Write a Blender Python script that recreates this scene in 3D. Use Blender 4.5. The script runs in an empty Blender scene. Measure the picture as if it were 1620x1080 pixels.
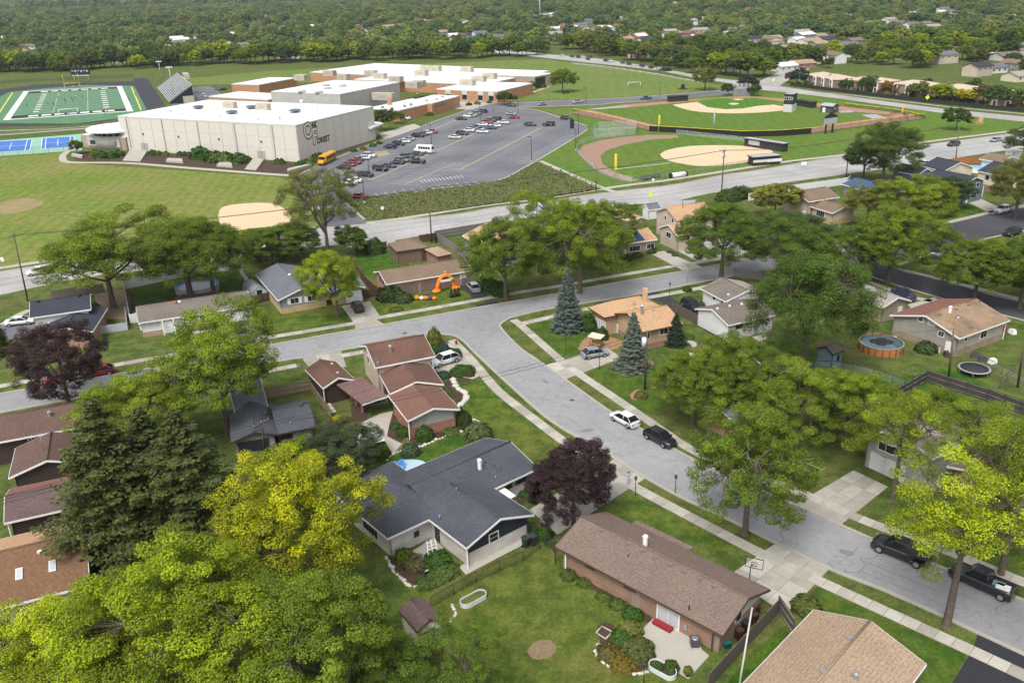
import bpy, bmesh, math, random
import numpy as np
from mathutils import Vector, Matrix
random.seed(7)
SC = bpy.context.scene
COL = SC.collection
rad = math.radians
# ---------------------------------------------------------------- camera
F_PX, PITCH, ROLL, CAM_H = 1376.8, 0.39476, -0.02772, 55.0
_fw = Vector((0, math.cos(PITCH), -math.sin(PITCH)))
_up0 = Vector((0, math.sin(PITCH), math.cos(PITCH)))
_rt0 = Vector((1, 0, 0))
_rt = _rt0 * math.cos(ROLL) + _up0 * math.sin(ROLL)
_up = _up0 * math.cos(ROLL) - _rt0 * math.sin(ROLL)
cam_data = bpy.data.cameras.new('camera')
cam_data.sensor_width = 36.0
cam_data.lens = 36.0 * F_PX / 1620.0
cam_data.clip_start = 1.0
cam_data.clip_end = 20000.0
cam = bpy.data.objects.new('camera', cam_data)
COL.objects.link(cam)
cam.matrix_world = Matrix(((_rt.x, _up.x, -_fw.x, 0), (_rt.y, _up.y, -_fw.y, 0), (_rt.z, _up.z, -_fw.z, CAM_H), (0, 0, 0, 1)))
SC.camera = cam
# ---------------------------------------------------------------- sky, sun, exposure
SUN_EL, SUN_AZ = 56.0, 205.0        # compass-like angle: the sun stands behind and slightly left of the camera
world = bpy.data.worlds.new('World')
SC.world = world
world.use_nodes = True
wn, wl = world.node_tree.nodes, world.node_tree.links
wn.clear()
w_out = wn.new('ShaderNodeOutputWorld'); w_bg = wn.new('ShaderNodeBackground')
w_sky = wn.new('ShaderNodeTexSky'); w_hsv = wn.new('ShaderNodeHueSaturation')
w_sky.sky_type = 'NISHITA'; w_sky.sun_disc = False
w_sky.sun_elevation = rad(SUN_EL); w_sky.sun_rotation = rad(SUN_AZ)
w_sky.air_density = 1.0; w_sky.dust_density = 4.0; w_sky.ozone_density = 1.0
w_hsv.inputs['Saturation'].default_value = 0.32      # cloud veil: a white rather than a blue sky
w_bg.inputs['Strength'].default_value = 0.145
wl.new(w_sky.outputs[0], w_hsv.inputs['Color']); wl.new(w_hsv.outputs[0], w_bg.inputs['Color']); wl.new(w_bg.outputs[0], w_out.inputs['Surface'])
sun_data = bpy.data.lights.new('sun', 'SUN')
sun_data.energy = 1.5; sun_data.angle = rad(22); sun_data.color = (1.0, 0.98, 0.945)
sun = bpy.data.objects.new('sun', sun_data); COL.objects.link(sun)
_sd = Vector((math.sin(rad(SUN_AZ)) * math.cos(rad(SUN_EL)), math.cos(rad(SUN_AZ)) * math.cos(rad(SUN_EL)), math.sin(rad(SUN_EL))))
sun.rotation_euler = _sd.to_track_quat('Z', 'Y').to_euler()
sun.location = _sd * 200
vs = SC.view_settings
vs.view_transform = 'Standard'; vs.look = 'None'; vs.gamma = 1.0; vs.use_curve_mapping = False
vs.exposure = 0.66
HAZE = 0.00006
SC.cycles.max_bounces = 5; SC.cycles.diffuse_bounces = 2; SC.cycles.glossy_bounces = 2
SC.cycles.transmission_bounces = 2; SC.cycles.transparent_max_bounces = 6; SC.cycles.volume_bounces = 0
# ---------------------------------------------------------------- places
def ray(x, y): return _fw * F_PX + _rt * (x - 810.0) - _up * (y - 540.0)
CAMP = Vector((0, 0, CAM_H))
def G(x, y, z=0.0):
 """the point at height z that the photograph shows at pixel x, y"""
 d = ray(x, y)
 return CAMP + d * ((z - CAM_H) / d.z)
def PX(w):
 d = Vector(w) - CAMP; k = d.dot(_fw)
 return 810 + F_PX * d.dot(_rt) / k, 540 - F_PX * d.dot(_up) / k
# ---------------------------------------------------------------- scene-graph helpers
def tag(o, label=None, cat=None, group=None, kind=None):
 if label: o['label'] = label
 if cat: o['category'] = cat
 if group: o['group'] = group
 if kind: o['kind'] = kind
 return o
def link(o): COL.objects.link(o); return o
def thing(name, label, cat, loc=(0, 0, 0), rz=0.0, group=None):
 o = bpy.data.objects.new(name, None)
 o.empty_display_size = 0.3
 o.location = loc; o.rotation_euler = (0, 0, rz)
 link(o)
 return tag(o, label, cat, group)
def copy_tree(o, parent=None):
 c = o.copy(); link(c); c.parent = parent
 for ch in list(o.children): copy_tree(ch, c)
 return c
class MB:
 """collects faces; build() links them as one mesh object"""
 def __init__(s): s.v = []; s.f = []; s.m = []; s.mats = []; s.smooth = []
 def mi(s, m):
  if m not in s.mats: s.mats.append(m)
  return s.mats.index(m)
 def poly(s, pts, m=None, smooth=False):
  b = len(s.v); s.v += [tuple(p) for p in pts]
  s.f.append(tuple(range(b, b + len(pts)))); s.m.append(s.mi(m) if m else 0); s.smooth.append(smooth)
 def hexa(s, b4, t4, m=None, top=None):
  """box from four bottom and four top points (counter-clockwise seen from above)"""
  b = len(s.v); s.v += [tuple(p) for p in b4] + [tuple(p) for p in t4]
  k = s.mi(m) if m else 0; kt = s.mi(top) if top else k
  s.f += [(b+3, b+2, b+1, b), (b+4, b+5, b+6, b+7)]; s.m += [k, kt]
  for i in range(4):
   j = (i + 1) % 4
   s.f.append((b+i, b+j, b+4+j, b+4+i)); s.m.append(k)
  s.smooth += [False] * 6
 def box(s, x0, x1, y0, y1, z0, z1, m=None, M=None, top=None):
  P = [Vector(p) for p in ((x0,y0,z0),(x1,y0,z0),(x1,y1,z0),(x0,y1,z0),(x0,y0,z1),(x1,y0,z1),(x1,y1,z1),(x0,y1,z1))]
  if M is not None: P = [M @ p for p in P]
  s.hexa(P[:4], P[4:], m, top)
 def prism(s, pts, z0, z1, m=None, top=None):
  """vertical prism over a polygon"""
  n = len(pts); b = len(s.v)
  s.v += [(p[0], p[1], z0) for p in pts] + [(p[0], p[1], z1) for p in pts]
  k = s.mi(m) if m else 0
  a = sum(pts[i][0]*pts[(i+1)%n][1]-pts[(i+1)%n][0]*pts[i][1] for i in range(n))
  idx = list(range(n)) if a > 0 else list(range(n))[::-1]
  s.f.append(tuple(b+n+i for i in idx)); s.m.append(s.mi(top) if top else k)
  s.f.append(tuple(b+i for i in idx[::-1])); s.m.append(k)
  for q in range(n):
   i, j = idx[q], idx[(q+1) % n]
   s.f.append((b+i, b+j, b+n+j, b+n+i)); s.m.append(k)
  s.smooth += [False] * (n + 2)
 def tube(s, p0, p1, r0, r1=None, n=6, m=None, caps=True, smooth=True):
  r1 = r0 if r1 is None else r1
  p0, p1 = Vector(p0), Vector(p1); d = (p1 - p0)
  if d.length < 1e-6: return
  d.normalize(); a = d.orthogonal().normalized(); c = d.cross(a)
  b = len(s.v); k = s.mi(m) if m else 0
  for p, r in ((p0, r0), (p1, r1)):
   for i in range(n):
    t = 2 * math.pi * i / n
    s.v.append(tuple(p + a * (r * math.cos(t)) + c * (r * math.sin(t))))
  for i in range(n):
   j = (i + 1) % n
   s.f.append((b+i, b+j, b+n+j, b+n+i)); s.m.append(k); s.smooth.append(smooth)
  if caps:
   s.f += [tuple(b+i for i in range(n))[::-1], tuple(b+n+i for i in range(n))]; s.m += [k, k]; s.smooth += [False, False]
 def path(s, pts, r, n=5, m=None):
  for a, b in zip(pts[:-1], pts[1:]): s.tube(a, b, r, r, n, m)
 def lathe(s, prof, n=12, m=None, c=(0, 0, 0), sx=1.0, sy=1.0, smooth=True, caps=True):
  b = len(s.v); k = s.mi(m) if m else 0
  for r, z in prof:
   for i in range(n):
    t = 2 * math.pi * i / n
    s.v.append((c[0] + r * sx * math.cos(t), c[1] + r * sy * math.sin(t), c[2] + z))
  for q in range(len(prof) - 1):
   for i in range(n):
    j = (i + 1) % n
    s.f.append((b+q*n+i, b+q*n+j, b+(q+1)*n+j, b+(q+1)*n+i)); s.m.append(k); s.smooth.append(smooth)
  if not caps: return
  s.f.append(tuple(b+(len(prof)-1)*n+i for i in range(n))); s.m.append(k); s.smooth.append(False)
  s.f.append(tuple(b+i for i in range(n))[::-1]); s.m.append(k); s.smooth.append(False)
 def mesh(s, name, mats=None):
  me = bpy.data.meshes.new(name)
  me.from_pydata(s.v, [], s.f)
  for m in (s.mats or [mats] if not isinstance(mats, list) else mats):
   if m: me.materials.append(m)
  if s.mats:
   me.polygons.foreach_set('material_index', s.m)
  me.polygons.foreach_set('use_smooth', s.smooth)
  me.update()
  return me
 def build(s, name, m=None, parent=None, loc=None, off=None):
  if off is not None:
   s.v = [(a[0]-off[0], a[1]-off[1], a[2]-off[2]) for a in s.v]
  o = bpy.data.objects.new(name, s.mesh(name, m)); link(o)
  if parent is not None: o.parent = parent
  if loc is not None: o.location = loc
  return o
def mesh_np(name, v, faces_n, mat, attr=None):
 """big mesh of n-gon faces laid out one after the other (no shared vertices): v is (faces*n, 3)"""
 me = bpy.data.meshes.new(name)
 nv = len(v); nf = nv // faces_n
 me.vertices.add(nv); me.vertices.foreach_set('co', np.ascontiguousarray(v, np.float32).ravel())
 me.loops.add(nv); me.loops.foreach_set('vertex_index', np.arange(nv, dtype=np.int32))
 me.polygons.add(nf); me.polygons.foreach_set('loop_start', np.arange(0, nv, faces_n, dtype=np.int32))
 me.update(calc_edges=True)
 if attr is not None:
  a = me.attributes.new('tone', 'FLOAT', 'POINT'); a.data.foreach_set('value', np.ascontiguousarray(attr, np.float32))
 if mat: me.materials.append(mat)
 return me
# ---------------------------------------------------------------- materials
def nodes_of(name):
 m = bpy.data.materials.new(name); m.use_nodes = True
 nt = m.node_tree; b = nt.nodes['Principled BSDF']
 return m, nt, b
def N(nt, t, **kw):
 n = nt.nodes.new(t)
 for k, v in kw.items():
  if k in n.inputs: n.inputs[k].default_value = v
  else: setattr(n, k, v)
 return n
def ramp(nt, fac, stops):
 r = nt.nodes.new('ShaderNodeValToRGB'); e = r.color_ramp.elements
 while len(e) < len(stops): e.new(0.5)
 for q, (p, c) in zip(e, stops): q.position = p; q.color = tuple(c) + (1,) if len(c) == 3 else c
 nt.links.new(fac, r.inputs[0]); return r
def mixc(nt, fac, a, b, mode='MIX'):
 n = nt.nodes.new('ShaderNodeMix'); n.data_type = 'RGBA'; n.blend_type = mode
 for i, v in ((0, fac), (6, a), (7, b)):
  if hasattr(v, 'is_linked') or isinstance(v, bpy.types.NodeSocket): nt.links.new(v, n.inputs[i])
  elif i == 0: n.inputs[0].default_value = v
  else: n.inputs[i].default_value = tuple(v) + (1,) if len(v) == 3 else v
 return n.outputs[2]
def pos(nt, scale=(1, 1, 1), rz=0.0, obj=False):
 g = nt.nodes.new('ShaderNodeNewGeometry') if not obj else nt.nodes.new('ShaderNodeTexCoord')
 mp = nt.nodes.new('ShaderNodeMapping'); mp.inputs['Scale'].default_value = scale; mp.inputs['Rotation'].default_value = (0, 0, rz)
 nt.links.new(g.outputs['Position' if not obj else 'Object'], mp.inputs['Vector']); return mp.outputs[0]
def noise(nt, vec, scale, detail=4, rough=0.6, out=0):
 n = N(nt, 'ShaderNodeTexNoise'); n.inputs['Scale'].default_value = scale; n.inputs['Detail'].default_value = detail
 n.inputs['Roughness'].default_value = rough; nt.links.new(vec, n.inputs['Vector']); return n.outputs[out]
def bump(nt, b, h, strength=0.3, dist=0.02):
 n = N(nt, 'ShaderNodeBump'); n.inputs['Strength'].default_value = strength; n.inputs['Distance'].default_value = dist
 nt.links.new(h, n.inputs['Height']); nt.links.new(n.outputs[0], b.inputs['Normal'])
MATS = {}
def plain(name, col, rough=0.7, var=0.12, scale=1.5, metal=0.0, fine=0.06, fscale=25.0, spec=0.3, bmp=0.0):
 """paint, concrete, siding...: one colour with blotches and fine grain"""
 if name in MATS: return MATS[name]
 m, nt, b = nodes_of(name); MATS[name] = m
 p = pos(nt)
 n1 = noise(nt, p, scale, 3); n2 = noise(nt, p, fscale, 2)
 c1 = [min(1, c * (1 - var)) for c in col]; c2 = [min(1, c * (1 + var)) for c in col]
 a = mixc(nt, n1, c1, c2)
 k = ramp(nt, n2, [(0.3, (1 - fine * 2,) * 3), (0.7, (1 + fine * 2,) * 3)])
 nt.links.new(mixc(nt, 1.0, a, k.outputs[0], 'MULTIPLY'), b.inputs['Base Color'])
 b.inputs['Roughness'].default_value = rough; b.inputs['Metallic'].default_value = metal
 b.inputs['Specular IOR Level'].default_value = spec
 if bmp: bump(nt, b, n2, bmp, 0.03)
 return m
# ---------------------------------------------------------------- ground materials
def grass_mat(name, ca, cb, dry, dry_amt=0.35, stripe=None, s_big=0.05):
 m, nt, b = nodes_of(name); MATS[name] = m
 p = pos(nt)
 big = noise(nt, p, s_big, 5, 0.6); mid = noise(nt, p, 0.45, 4, 0.65); fine = noise(nt, p, 3.2, 5, 0.75)
 base = mixc(nt, ramp(nt, mid, [(0.40, (0, 0, 0)), (0.60, (1, 1, 1))]).outputs[0], [v*k for v, k in zip(ca, (1.08, 1.17, 1.1))], [v*k for v, k in zip(cb, (1.19, 1.29, 1.2))])
 d = ramp(nt, big, [(0.60 - 0.35 * dry_amt, (0, 0, 0)), (0.80 - 0.12 * dry_amt, (1, 1, 1))])
 mm = N(nt, 'ShaderNodeMath', operation='MULTIPLY'); nt.links.new(d.outputs[0], mm.inputs[0])
 fr = ramp(nt, mid, [(0.25, (0.25,) * 3), (0.7, (1.0,) * 3)]); nt.links.new(fr.outputs[0], mm.inputs[1])
 c = mixc(nt, mm.outputs[0], base, dry)
 if stripe:
  ang, per, amt = stripe
  wv = N(nt, 'ShaderNodeTexWave'); wv.wave_type = 'BANDS'; wv.inputs['Scale'].default_value = 1.0
  wv.inputs['Distortion'].default_value = 4.0; wv.inputs['Detail'].default_value = 3
  nt.links.new(pos(nt, (0.31 / per, 0.31 / per, 1), ang), wv.inputs['Vector'])
  k = ramp(nt, wv.outputs[0], [(0.3, (1 - amt,) * 3), (0.7, (1 + amt,) * 3)])
  c = mixc(nt, 1.0, c, k.outputs[0], 'MULTIPLY')
 k = ramp(nt, fine, [(0.25, (0.38,) * 3), (0.5, (0.95,) * 3), (0.8, (1.65,) * 3)])
 c = mixc(nt, 0.85, c, k.outputs[0], 'MULTIPLY')
 nt.links.new(c, b.inputs['Base Color'])
 b.inputs['Roughness'].default_value = 0.95; b.inputs['Specular IOR Level'].default_value = 0.1
 bump(nt, b, fine, 0.8, 0.12)
 return m
GRASS = grass_mat('grass', (0.042, 0.068, 0.014), (0.085, 0.108, 0.024), (0.15, 0.125, 0.05), 0.55)
LAWN = grass_mat('lawn_grass', (0.042, 0.072, 0.010), (0.088, 0.112, 0.018), (0.15, 0.128, 0.04), 0.55, (0.6, 1.1, 0.03))
LAWN2 = grass_mat('lush_grass', (0.030, 0.066, 0.008), (0.058, 0.098, 0.013), (0.10, 0.115, 0.024), 0.4, (0.2, 1.2, 0.035))
FIELD = grass_mat('school_field_grass', (0.085, 0.13, 0.016), (0.125, 0.16, 0.026), (0.24, 0.2, 0.08), 0.72, (-0.12, 3.2, 0.05), 0.028)
BALL = grass_mat('ballfield_grass', (0.065, 0.115, 0.016), (0.092, 0.14, 0.022), (0.14, 0.15, 0.04), 0.4, (0.0, 5.0, 0.04), 0.02)
INFIELD = grass_mat('infield_grass', (0.05, 0.128, 0.014), (0.064, 0.14, 0.016), (0.08, 0.14, 0.02), 0.1, (0.2, 3.0, 0.06))
SOCCER = grass_mat('meadow_grass', (0.085, 0.125, 0.026), (0.125, 0.155, 0.036), (0.18, 0.18, 0.07), 0.5, (0.1, 6.0, 0.025), 0.02)
def paved(name, ca, cb, crack=0.25, cscale=0.16, rough=0.9, patch=0.06):
 m, nt, b = nodes_of(name); MATS[name] = m
 p = pos(nt)
 big = noise(nt, p, patch, 4, 0.55); mid = noise(nt, p, 0.9, 5, 0.7); fine = noise(nt, p, 9.0, 4, 0.7)
 c = mixc(nt, ramp(nt, big, [(0.35, (0, 0, 0)), (0.65, (1, 1, 1))]).outputs[0], ca, cb)
 k = ramp(nt, mid, [(0.25, (0.86,) * 3), (0.75, (1.12,) * 3)])
 c = mixc(nt, 1.0, c, k.outputs[0], 'MULTIPLY')
 k = ramp(nt, fine, [(0.3, (0.88,) * 3), (0.7, (1.1,) * 3)])
 c = mixc(nt, 1.0, c, k.outputs[0], 'MULTIPLY')
 if crack:
  v = N(nt, 'ShaderNodeTexVoronoi'); v.feature = 'DISTANCE_TO_EDGE'; v.inputs['Scale'].default_value = cscale
  wp = N(nt, 'ShaderNodeMix'); wp.data_type = 'VECTOR'; wp.inputs[0].default_value = 0.12
  nn = N(nt, 'ShaderNodeTexNoise'); nn.inputs['Scale'].default_value = 0.5; nn.inputs['Detail'].default_value = 5; nt.links.new(p, nn.inputs['Vector'])
  sc = N(nt, 'ShaderNodeVectorMath', operation='SCALE'); sc.inputs[3].default_value = 14.0; nt.links.new(nn.outputs[1], sc.inputs[0])
  ad = N(nt, 'ShaderNodeVectorMath', operation='ADD'); nt.links.new(p, ad.inputs[0]); nt.links.new(sc.outputs[0], ad.inputs[1])
  nt.links.new(ad.outputs[0], v.inputs['Vector'])
  k = ramp(nt, v.outputs['Distance'], [(0.0, (1 - crack,) * 3), (0.012, (1,) * 3)])
  c = mixc(nt, 1.0, c, k.outputs[0], 'MULTIPLY')
 nt.links.new(c, b.inputs['Base Color']); b.inputs['Roughness'].default_value = rough; b.inputs['Specular IOR Level'].default_value = 0.25
 bump(nt, b, fine, 0.25, 0.02)
 return m
ROAD = paved('road_asphalt', (0.225, 0.225, 0.23), (0.285, 0.285, 0.287), 0.35, 0.10)
MAIN = paved('main_road_concrete', (0.29, 0.285, 0.275), (0.38, 0.37, 0.355), 0.4, 0.09)
DARKROAD = paved('fresh_asphalt', (0.05, 0.05, 0.056), (0.072, 0.072, 0.078), 0)
LOT = paved('parking_asphalt', (0.115, 0.118, 0.13), (0.155, 0.157, 0.168), 0.3, 0.06)
BLACKTOP = paved('sealed_driveway', (0.028, 0.029, 0.034), (0.045, 0.045, 0.05), 0)
WORNTOP = paved('worn_driveway', (0.09, 0.09, 0.095), (0.26, 0.26, 0.26), 0.3, 0.3, patch=0.35)
def slab_mat():
 m, nt, b = nodes_of('concrete_slab'); MATS['concrete_slab'] = m
 oi = N(nt, 'ShaderNodeObjectInfo'); p = pos(nt)
 c = ramp(nt, oi.outputs['Random'], [(0, (0.29, 0.265, 0.225)), (0.5, (0.355, 0.33, 0.28)), (1, (0.42, 0.395, 0.34))]).outputs[0]
 k = ramp(nt, noise(nt, p, 0.8, 5, 0.7), [(0.3, (0.82,) * 3), (0.7, (1.1,) * 3)])
 c = mixc(nt, 1.0, c, k.outputs[0], 'MULTIPLY')
 k = ramp(nt, noise(nt, p, 12, 3, 0.7), [(0.3, (0.92,) * 3), (0.7, (1.07,) * 3)])
 nt.links.new(mixc(nt, 1.0, c, k.outputs[0], 'MULTIPLY'), b.inputs['Base Color']); b.inputs['Roughness'].default_value = 0.9
 return m
SLAB = slab_mat()
JOINT = plain('joint_dirt', (0.14, 0.125, 0.10), 0.95)
CONC = plain('concrete', (0.37, 0.345, 0.295), 0.9, 0.14, 0.5)
KERB = plain('kerb_concrete', (0.33, 0.305, 0.26), 0.9, 0.2, 0.5)
MULCH = plain('mulch', (0.062, 0.036, 0.025), 1.0, 0.35, 2.0, fine=0.2, fscale=9)
TANBED = plain('tan_mulch', (0.28, 0.17, 0.09), 1.0, 0.25, 2.0, fine=0.2, fscale=9)
DIRT = plain('bare_dirt', (0.19, 0.14, 0.085), 1.0, 0.3, 0.8, fine=0.15, fscale=6)
CLAY = plain('infield_clay', (0.55, 0.42, 0.27), 1.0, 0.08, 0.15, fine=0.05)
TRACKRED = plain('warning_track_grit', (0.33, 0.17, 0.12), 1.0, 0.12, 0.3)
REDPATH = plain('outfield_cinder', (0.27, 0.17, 0.12), 1.0, 0.12, 0.3)
WHITEPAINT = plain('white_marking_paint', (0.72, 0.72, 0.7), 0.8, 0.15, 0.8)
FADED = plain('faded_marking_paint', (0.36, 0.36, 0.36), 0.9, 0.25, 0.9)
SEAL = plain('crack_sealant', (.075, .075, .08), .8)
YELLOWPAINT = plain('yellow_marking_paint', (0.55, 0.42, 0.12), 0.8, 0.2, 0.8)
# ---------------------------------------------------------------- flat work
def spline(pts, n=6):
 """Catmull-Rom through world points"""
 P = [Vector(p) for p in pts]; P = [P[0] * 2 - P[1]] + P + [P[-1] * 2 - P[-2]]; out = []
 for i in range(1, len(P) - 2):
  for k in range(n):
   t = k / n
   out.append(0.5 * ((2*P[i]) + (P[i+1]-P[i-1])*t + (2*P[i-1]-5*P[i]+4*P[i+1]-P[i+2])*t*t + (3*P[i]-P[i-1]-3*P[i+1]+P[i+2])*t**3))
 out.append(P[-2]); return out
def W(px, z=0.0): return [G(x, y, z) for x, y in px]
def sheet(name, px, z, m, label=None, curve=0, parent=None, kind='structure', world=False):
 pts = list(px) if world else W(px)
 if curve: pts = spline(pts + pts[:1], curve)[:-1]
 a = sum(pts[i].x*pts[(i+1)%len(pts)].y-pts[(i+1)%len(pts)].x*pts[i].y for i in range(len(pts)))
 if a < 0: pts = pts[::-1]
 b = MB(); b.poly([(p.x, p.y, z) for p in pts])
 o = b.build(name, m, parent)
 if parent is None: tag(o, label or name.replace('_', ' '), kind=kind)
 return o
def offset(pts, d):
 out = []
 for i, p in enumerate(pts):
  a = pts[max(i-1, 0)]; c = pts[min(i+1, len(pts)-1)]
  t = Vector((c.x-a.x, c.y-a.y, 0)).normalized(); out.append(Vector((p.x - t.y*d, p.y + t.x*d, 0)))
 return out
def strip(name, pts, w, z0, z1, m, parent=None, label=None, kind='structure'):
 """raised band of width w along a world polyline"""
 L, R_ = offset(pts, w/2), offset(pts, -w/2); b = MB()
 for i in range(len(pts)-1):
  q = [R_[i], R_[i+1], L[i+1], L[i]]
  b.poly([(p.x, p.y, z1) for p in q])
  if z1 - z0 > 0.02:
   b.poly([(R_[i].x, R_[i].y, z0), (R_[i+1].x, R_[i+1].y, z0), (R_[i+1].x, R_[i+1].y, z1), (R_[i].x, R_[i].y, z1)])
   b.poly([(L[i+1].x, L[i+1].y, z0), (L[i].x, L[i].y, z0), (L[i].x, L[i].y, z1), (L[i+1].x, L[i+1].y, z1)])
 o = b.build(name, m, parent)
 if parent is None: tag(o, label or name, kind=kind)
 return o
def resample(pts, step):
 out = [Vector(pts[0])]; need = step
 for a, b in zip(pts[:-1], pts[1:]):
  d = (b - a).length; t = need
  while t <= d:
   out.append(a + (b - a) * (t / d)); t += step
  need = t - d
 return out
_sl = MB(); _sl.hexa([(-.735, -.735, 0), (.735, -.735, 0), (.735, .735, 0), (-.735, .735, 0)], [(-.715, -.715, .03), (.715, -.715, .03), (.715, .715, .03), (-.715, .715, .03)])
SLAB_ME = _sl.mesh('slab', SLAB)
def sidewalk(px, label, slabs=True, curve=0, w=1.5, z=0.03):
 pts = W(px)
 if curve: pts = spline(pts, curve)
 o = strip('sidewalk', pts, w, 0, z, JOINT if slabs else CONC, None, label)
 if slabs:
  q = resample(pts, 1.5)
  for a, b in zip(q[:-1], q[1:]):
   s = bpy.data.objects.new('slab', SLAB_ME); link(s); s.parent = o
   s.location = ((a.x+b.x)/2, (a.y+b.y)/2, z); s.rotation_euler = (random.gauss(0, .004), random.gauss(0, .004), math.atan2(b.y-a.y, b.x-a.x))
   s.scale = (min(1, (b-a).length/1.5), w/1.5, 1)
 return o
def slabs_quad(name, quad, nx, ny, label, z=0.03, m=None, gap=0.025):
 """paved rectangle (four pixels in turn) made of nx by ny cast slabs"""
 A, B, C, D = W(quad); o = sheet(name, [A, B, C, D], z, JOINT, label, world=True)
 def at(u, v): return (A*(1-u)+B*u)*(1-v) + (D*(1-u)+C*u)*v
 for i in range(nx):
  for j in range(ny):
   u0, u1, v0, v1 = i/nx, (i+1)/nx, j/ny, (j+1)/ny
   q = [at(u0, v0), at(u1, v0), at(u1, v1), at(u0, v1)]; c = sum(q, Vector())/4
   q = [p + (c-p).normalized()*gap for p in q]
   ar = sum(q[k].x*q[(k+1)%4].y-q[(k+1)%4].x*q[k].y for k in range(4))
   if ar < 0: q = q[::-1]
   b = MB(); b.hexa([(p.x-c.x, p.y-c.y, 0) for p in q], [(p.x-c.x, p.y-c.y, 0.025) for p in q])
   s = b.build('slab', m or SLAB, o); s.location = (c.x, c.y, z)
 return o
def kerbs(parent, runs, curve=4, w=0.42, h=0.13, m=None):
 for px in runs:
  pts = spline(W(px), curve) if curve and len(px) > 2 else W(px)
  strip('kerb', pts, w, 0, h, m or KERB, parent)
# the land
b = MB(); R_ = 12000
b.poly([(-R_, -400, 0), (R_, -400, 0), (R_, R_, 0), (-R_, R_, 0)])
tag(b.build('ground', GRASS), 'grassy ground of the whole neighbourhood', kind='structure')
# residential street running past the white ranch house and the brown corner house
A_far = [(-60, 634), (0, 623), (180, 593), (423, 547), (607, 514), (738, 490), (852, 470), (977, 447), (1105, 425), (1212, 405), (1290, 392), (1335, 385)]
A_near = [(-60, 664), (0, 653), (423, 575), (480, 566), (663, 531), (703, 529), (760, 519), (807, 503), (873, 488), (1000, 468), (1127, 443), (1197, 430), (1270, 420), (1345, 410)]
B_left = [(703, 529), (727, 535), (753, 560), (807, 610), (873, 667), (953, 713), (1013, 751), (1080, 788), (1143, 817), (1223, 857), (1313, 900), (1397, 933), (1470, 965), (1545, 1000), (1620, 1035), (1720, 1082)]
B_right = [(807, 503), (793, 512), (793, 520), (820, 549), (860, 577), (893, 600), (963, 650), (1012, 678), (1070, 713), (1140, 748), (1210, 779), (1280, 808), (1337, 834), (1380, 853), (1470, 890), (1607, 945), (1720, 990)]
street = sheet('street', spline(W(A_far), 3) + spline(W(A_near), 3)[::-1], 0.02, ROAD, 'pale grey residential street crossing past the brown corner house', world=True)
sheet('street', spline(W(B_left), 4) + spline(W(B_right), 4)[::-1], 0.026, ROAD, 'pale grey residential street curving away from the junction', world=True)
kerbs(street, [A_far[:-1], A_near[:4], [(480, 566), (600, 543), (663, 531), (703, 529), (727, 535), (753, 560)], A_near[7:12], B_left[2:], B_right])
SEAL2 = plain('old_sealant', (.15, .15, .155), .8); STAIN = plain('oil_stain', (.17, .17, .172), .8, .2)
_bl, _br, _al, _ar = resample(spline(W(B_left[2:]), 4), 1.0), resample(spline(W(B_right[3:]), 4), 1.0), resample(spline(W(A_far), 3), 1.0), resample(spline(W(A_near), 3), 1.0)
for l_, r_, n_ in ((_bl, _br, 15), (_al, _ar, 14)):
 for k in range(n_):
  i = random.randint(4, min(len(l_), len(r_)) - 12); s0, s1 = (.06, random.uniform(.4, .94)) if k % 3 else (random.uniform(.2, .8),) * 2; q = []
  for j in range(9): t = j / 8; a = l_[i + (j if s0 == s1 else random.randint(0, 1))]; e = min(r_, key=lambda p: (p - a).length); q.append(a.lerp(e, s0 + (s1 - s0) * t + random.uniform(-.012, .012)))
  strip('crack_seal', q, random.uniform(.05, .11), 0, .031 + .0002 * k, SEAL2, street)
for x, y, r_ in ((905, 633, .38), (820, 535, .38), (1150, 770, .38), (640, 527, .4)): sheet('manhole', [G(x, y) + Vector((r_*math.cos(t), r_*math.sin(t), 0)) for t in [k*.4 for k in range(16)]], .036, SEAL, parent=street, world=True)
for q in ([(917, 681), (930, 678), (941, 679), (936, 682), (922, 684)], [(1180, 812), (1195, 816), (1200, 822), (1186, 818)], [(860, 600), (868, 604), (866, 607), (858, 603)], [(1330, 868), (1350, 874), (1346, 880), (1328, 873)]): sheet('oil_stain', q, .0345, STAIN, parent=street, curve=3)
# fresh asphalt street at the right
D_up = [(1335, 385), (1380, 385), (1450, 366), (1540, 343), (1640, 325)]
D_dn = [(1345, 412), (1420, 420), (1480, 400), (1560, 378), (1640, 362)]
sheet('asphalt_street', spline(W(D_up), 3) + spline(W(D_dn), 3)[::-1], 0.02, DARKROAD, 'fresh black asphalt street by the blue houses', world=True)
E_up = [(1335, 398), (1420, 426), (1510, 449), (1570, 467), (1640, 483)]
E_dn = [(1330, 412), (1372, 436), (1440, 458), (1560, 492), (1640, 512)]
st2 = sheet('asphalt_street', spline(W(E_up), 3) + spline(W(E_dn), 3)[::-1], 0.024, DARKROAD, 'fresh black asphalt street passing the tan and brown roofed house', world=True)
kerbs(st2, [D_up[1:], D_dn[1:], E_up[1:], E_dn[1:]], w=0.45)
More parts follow.
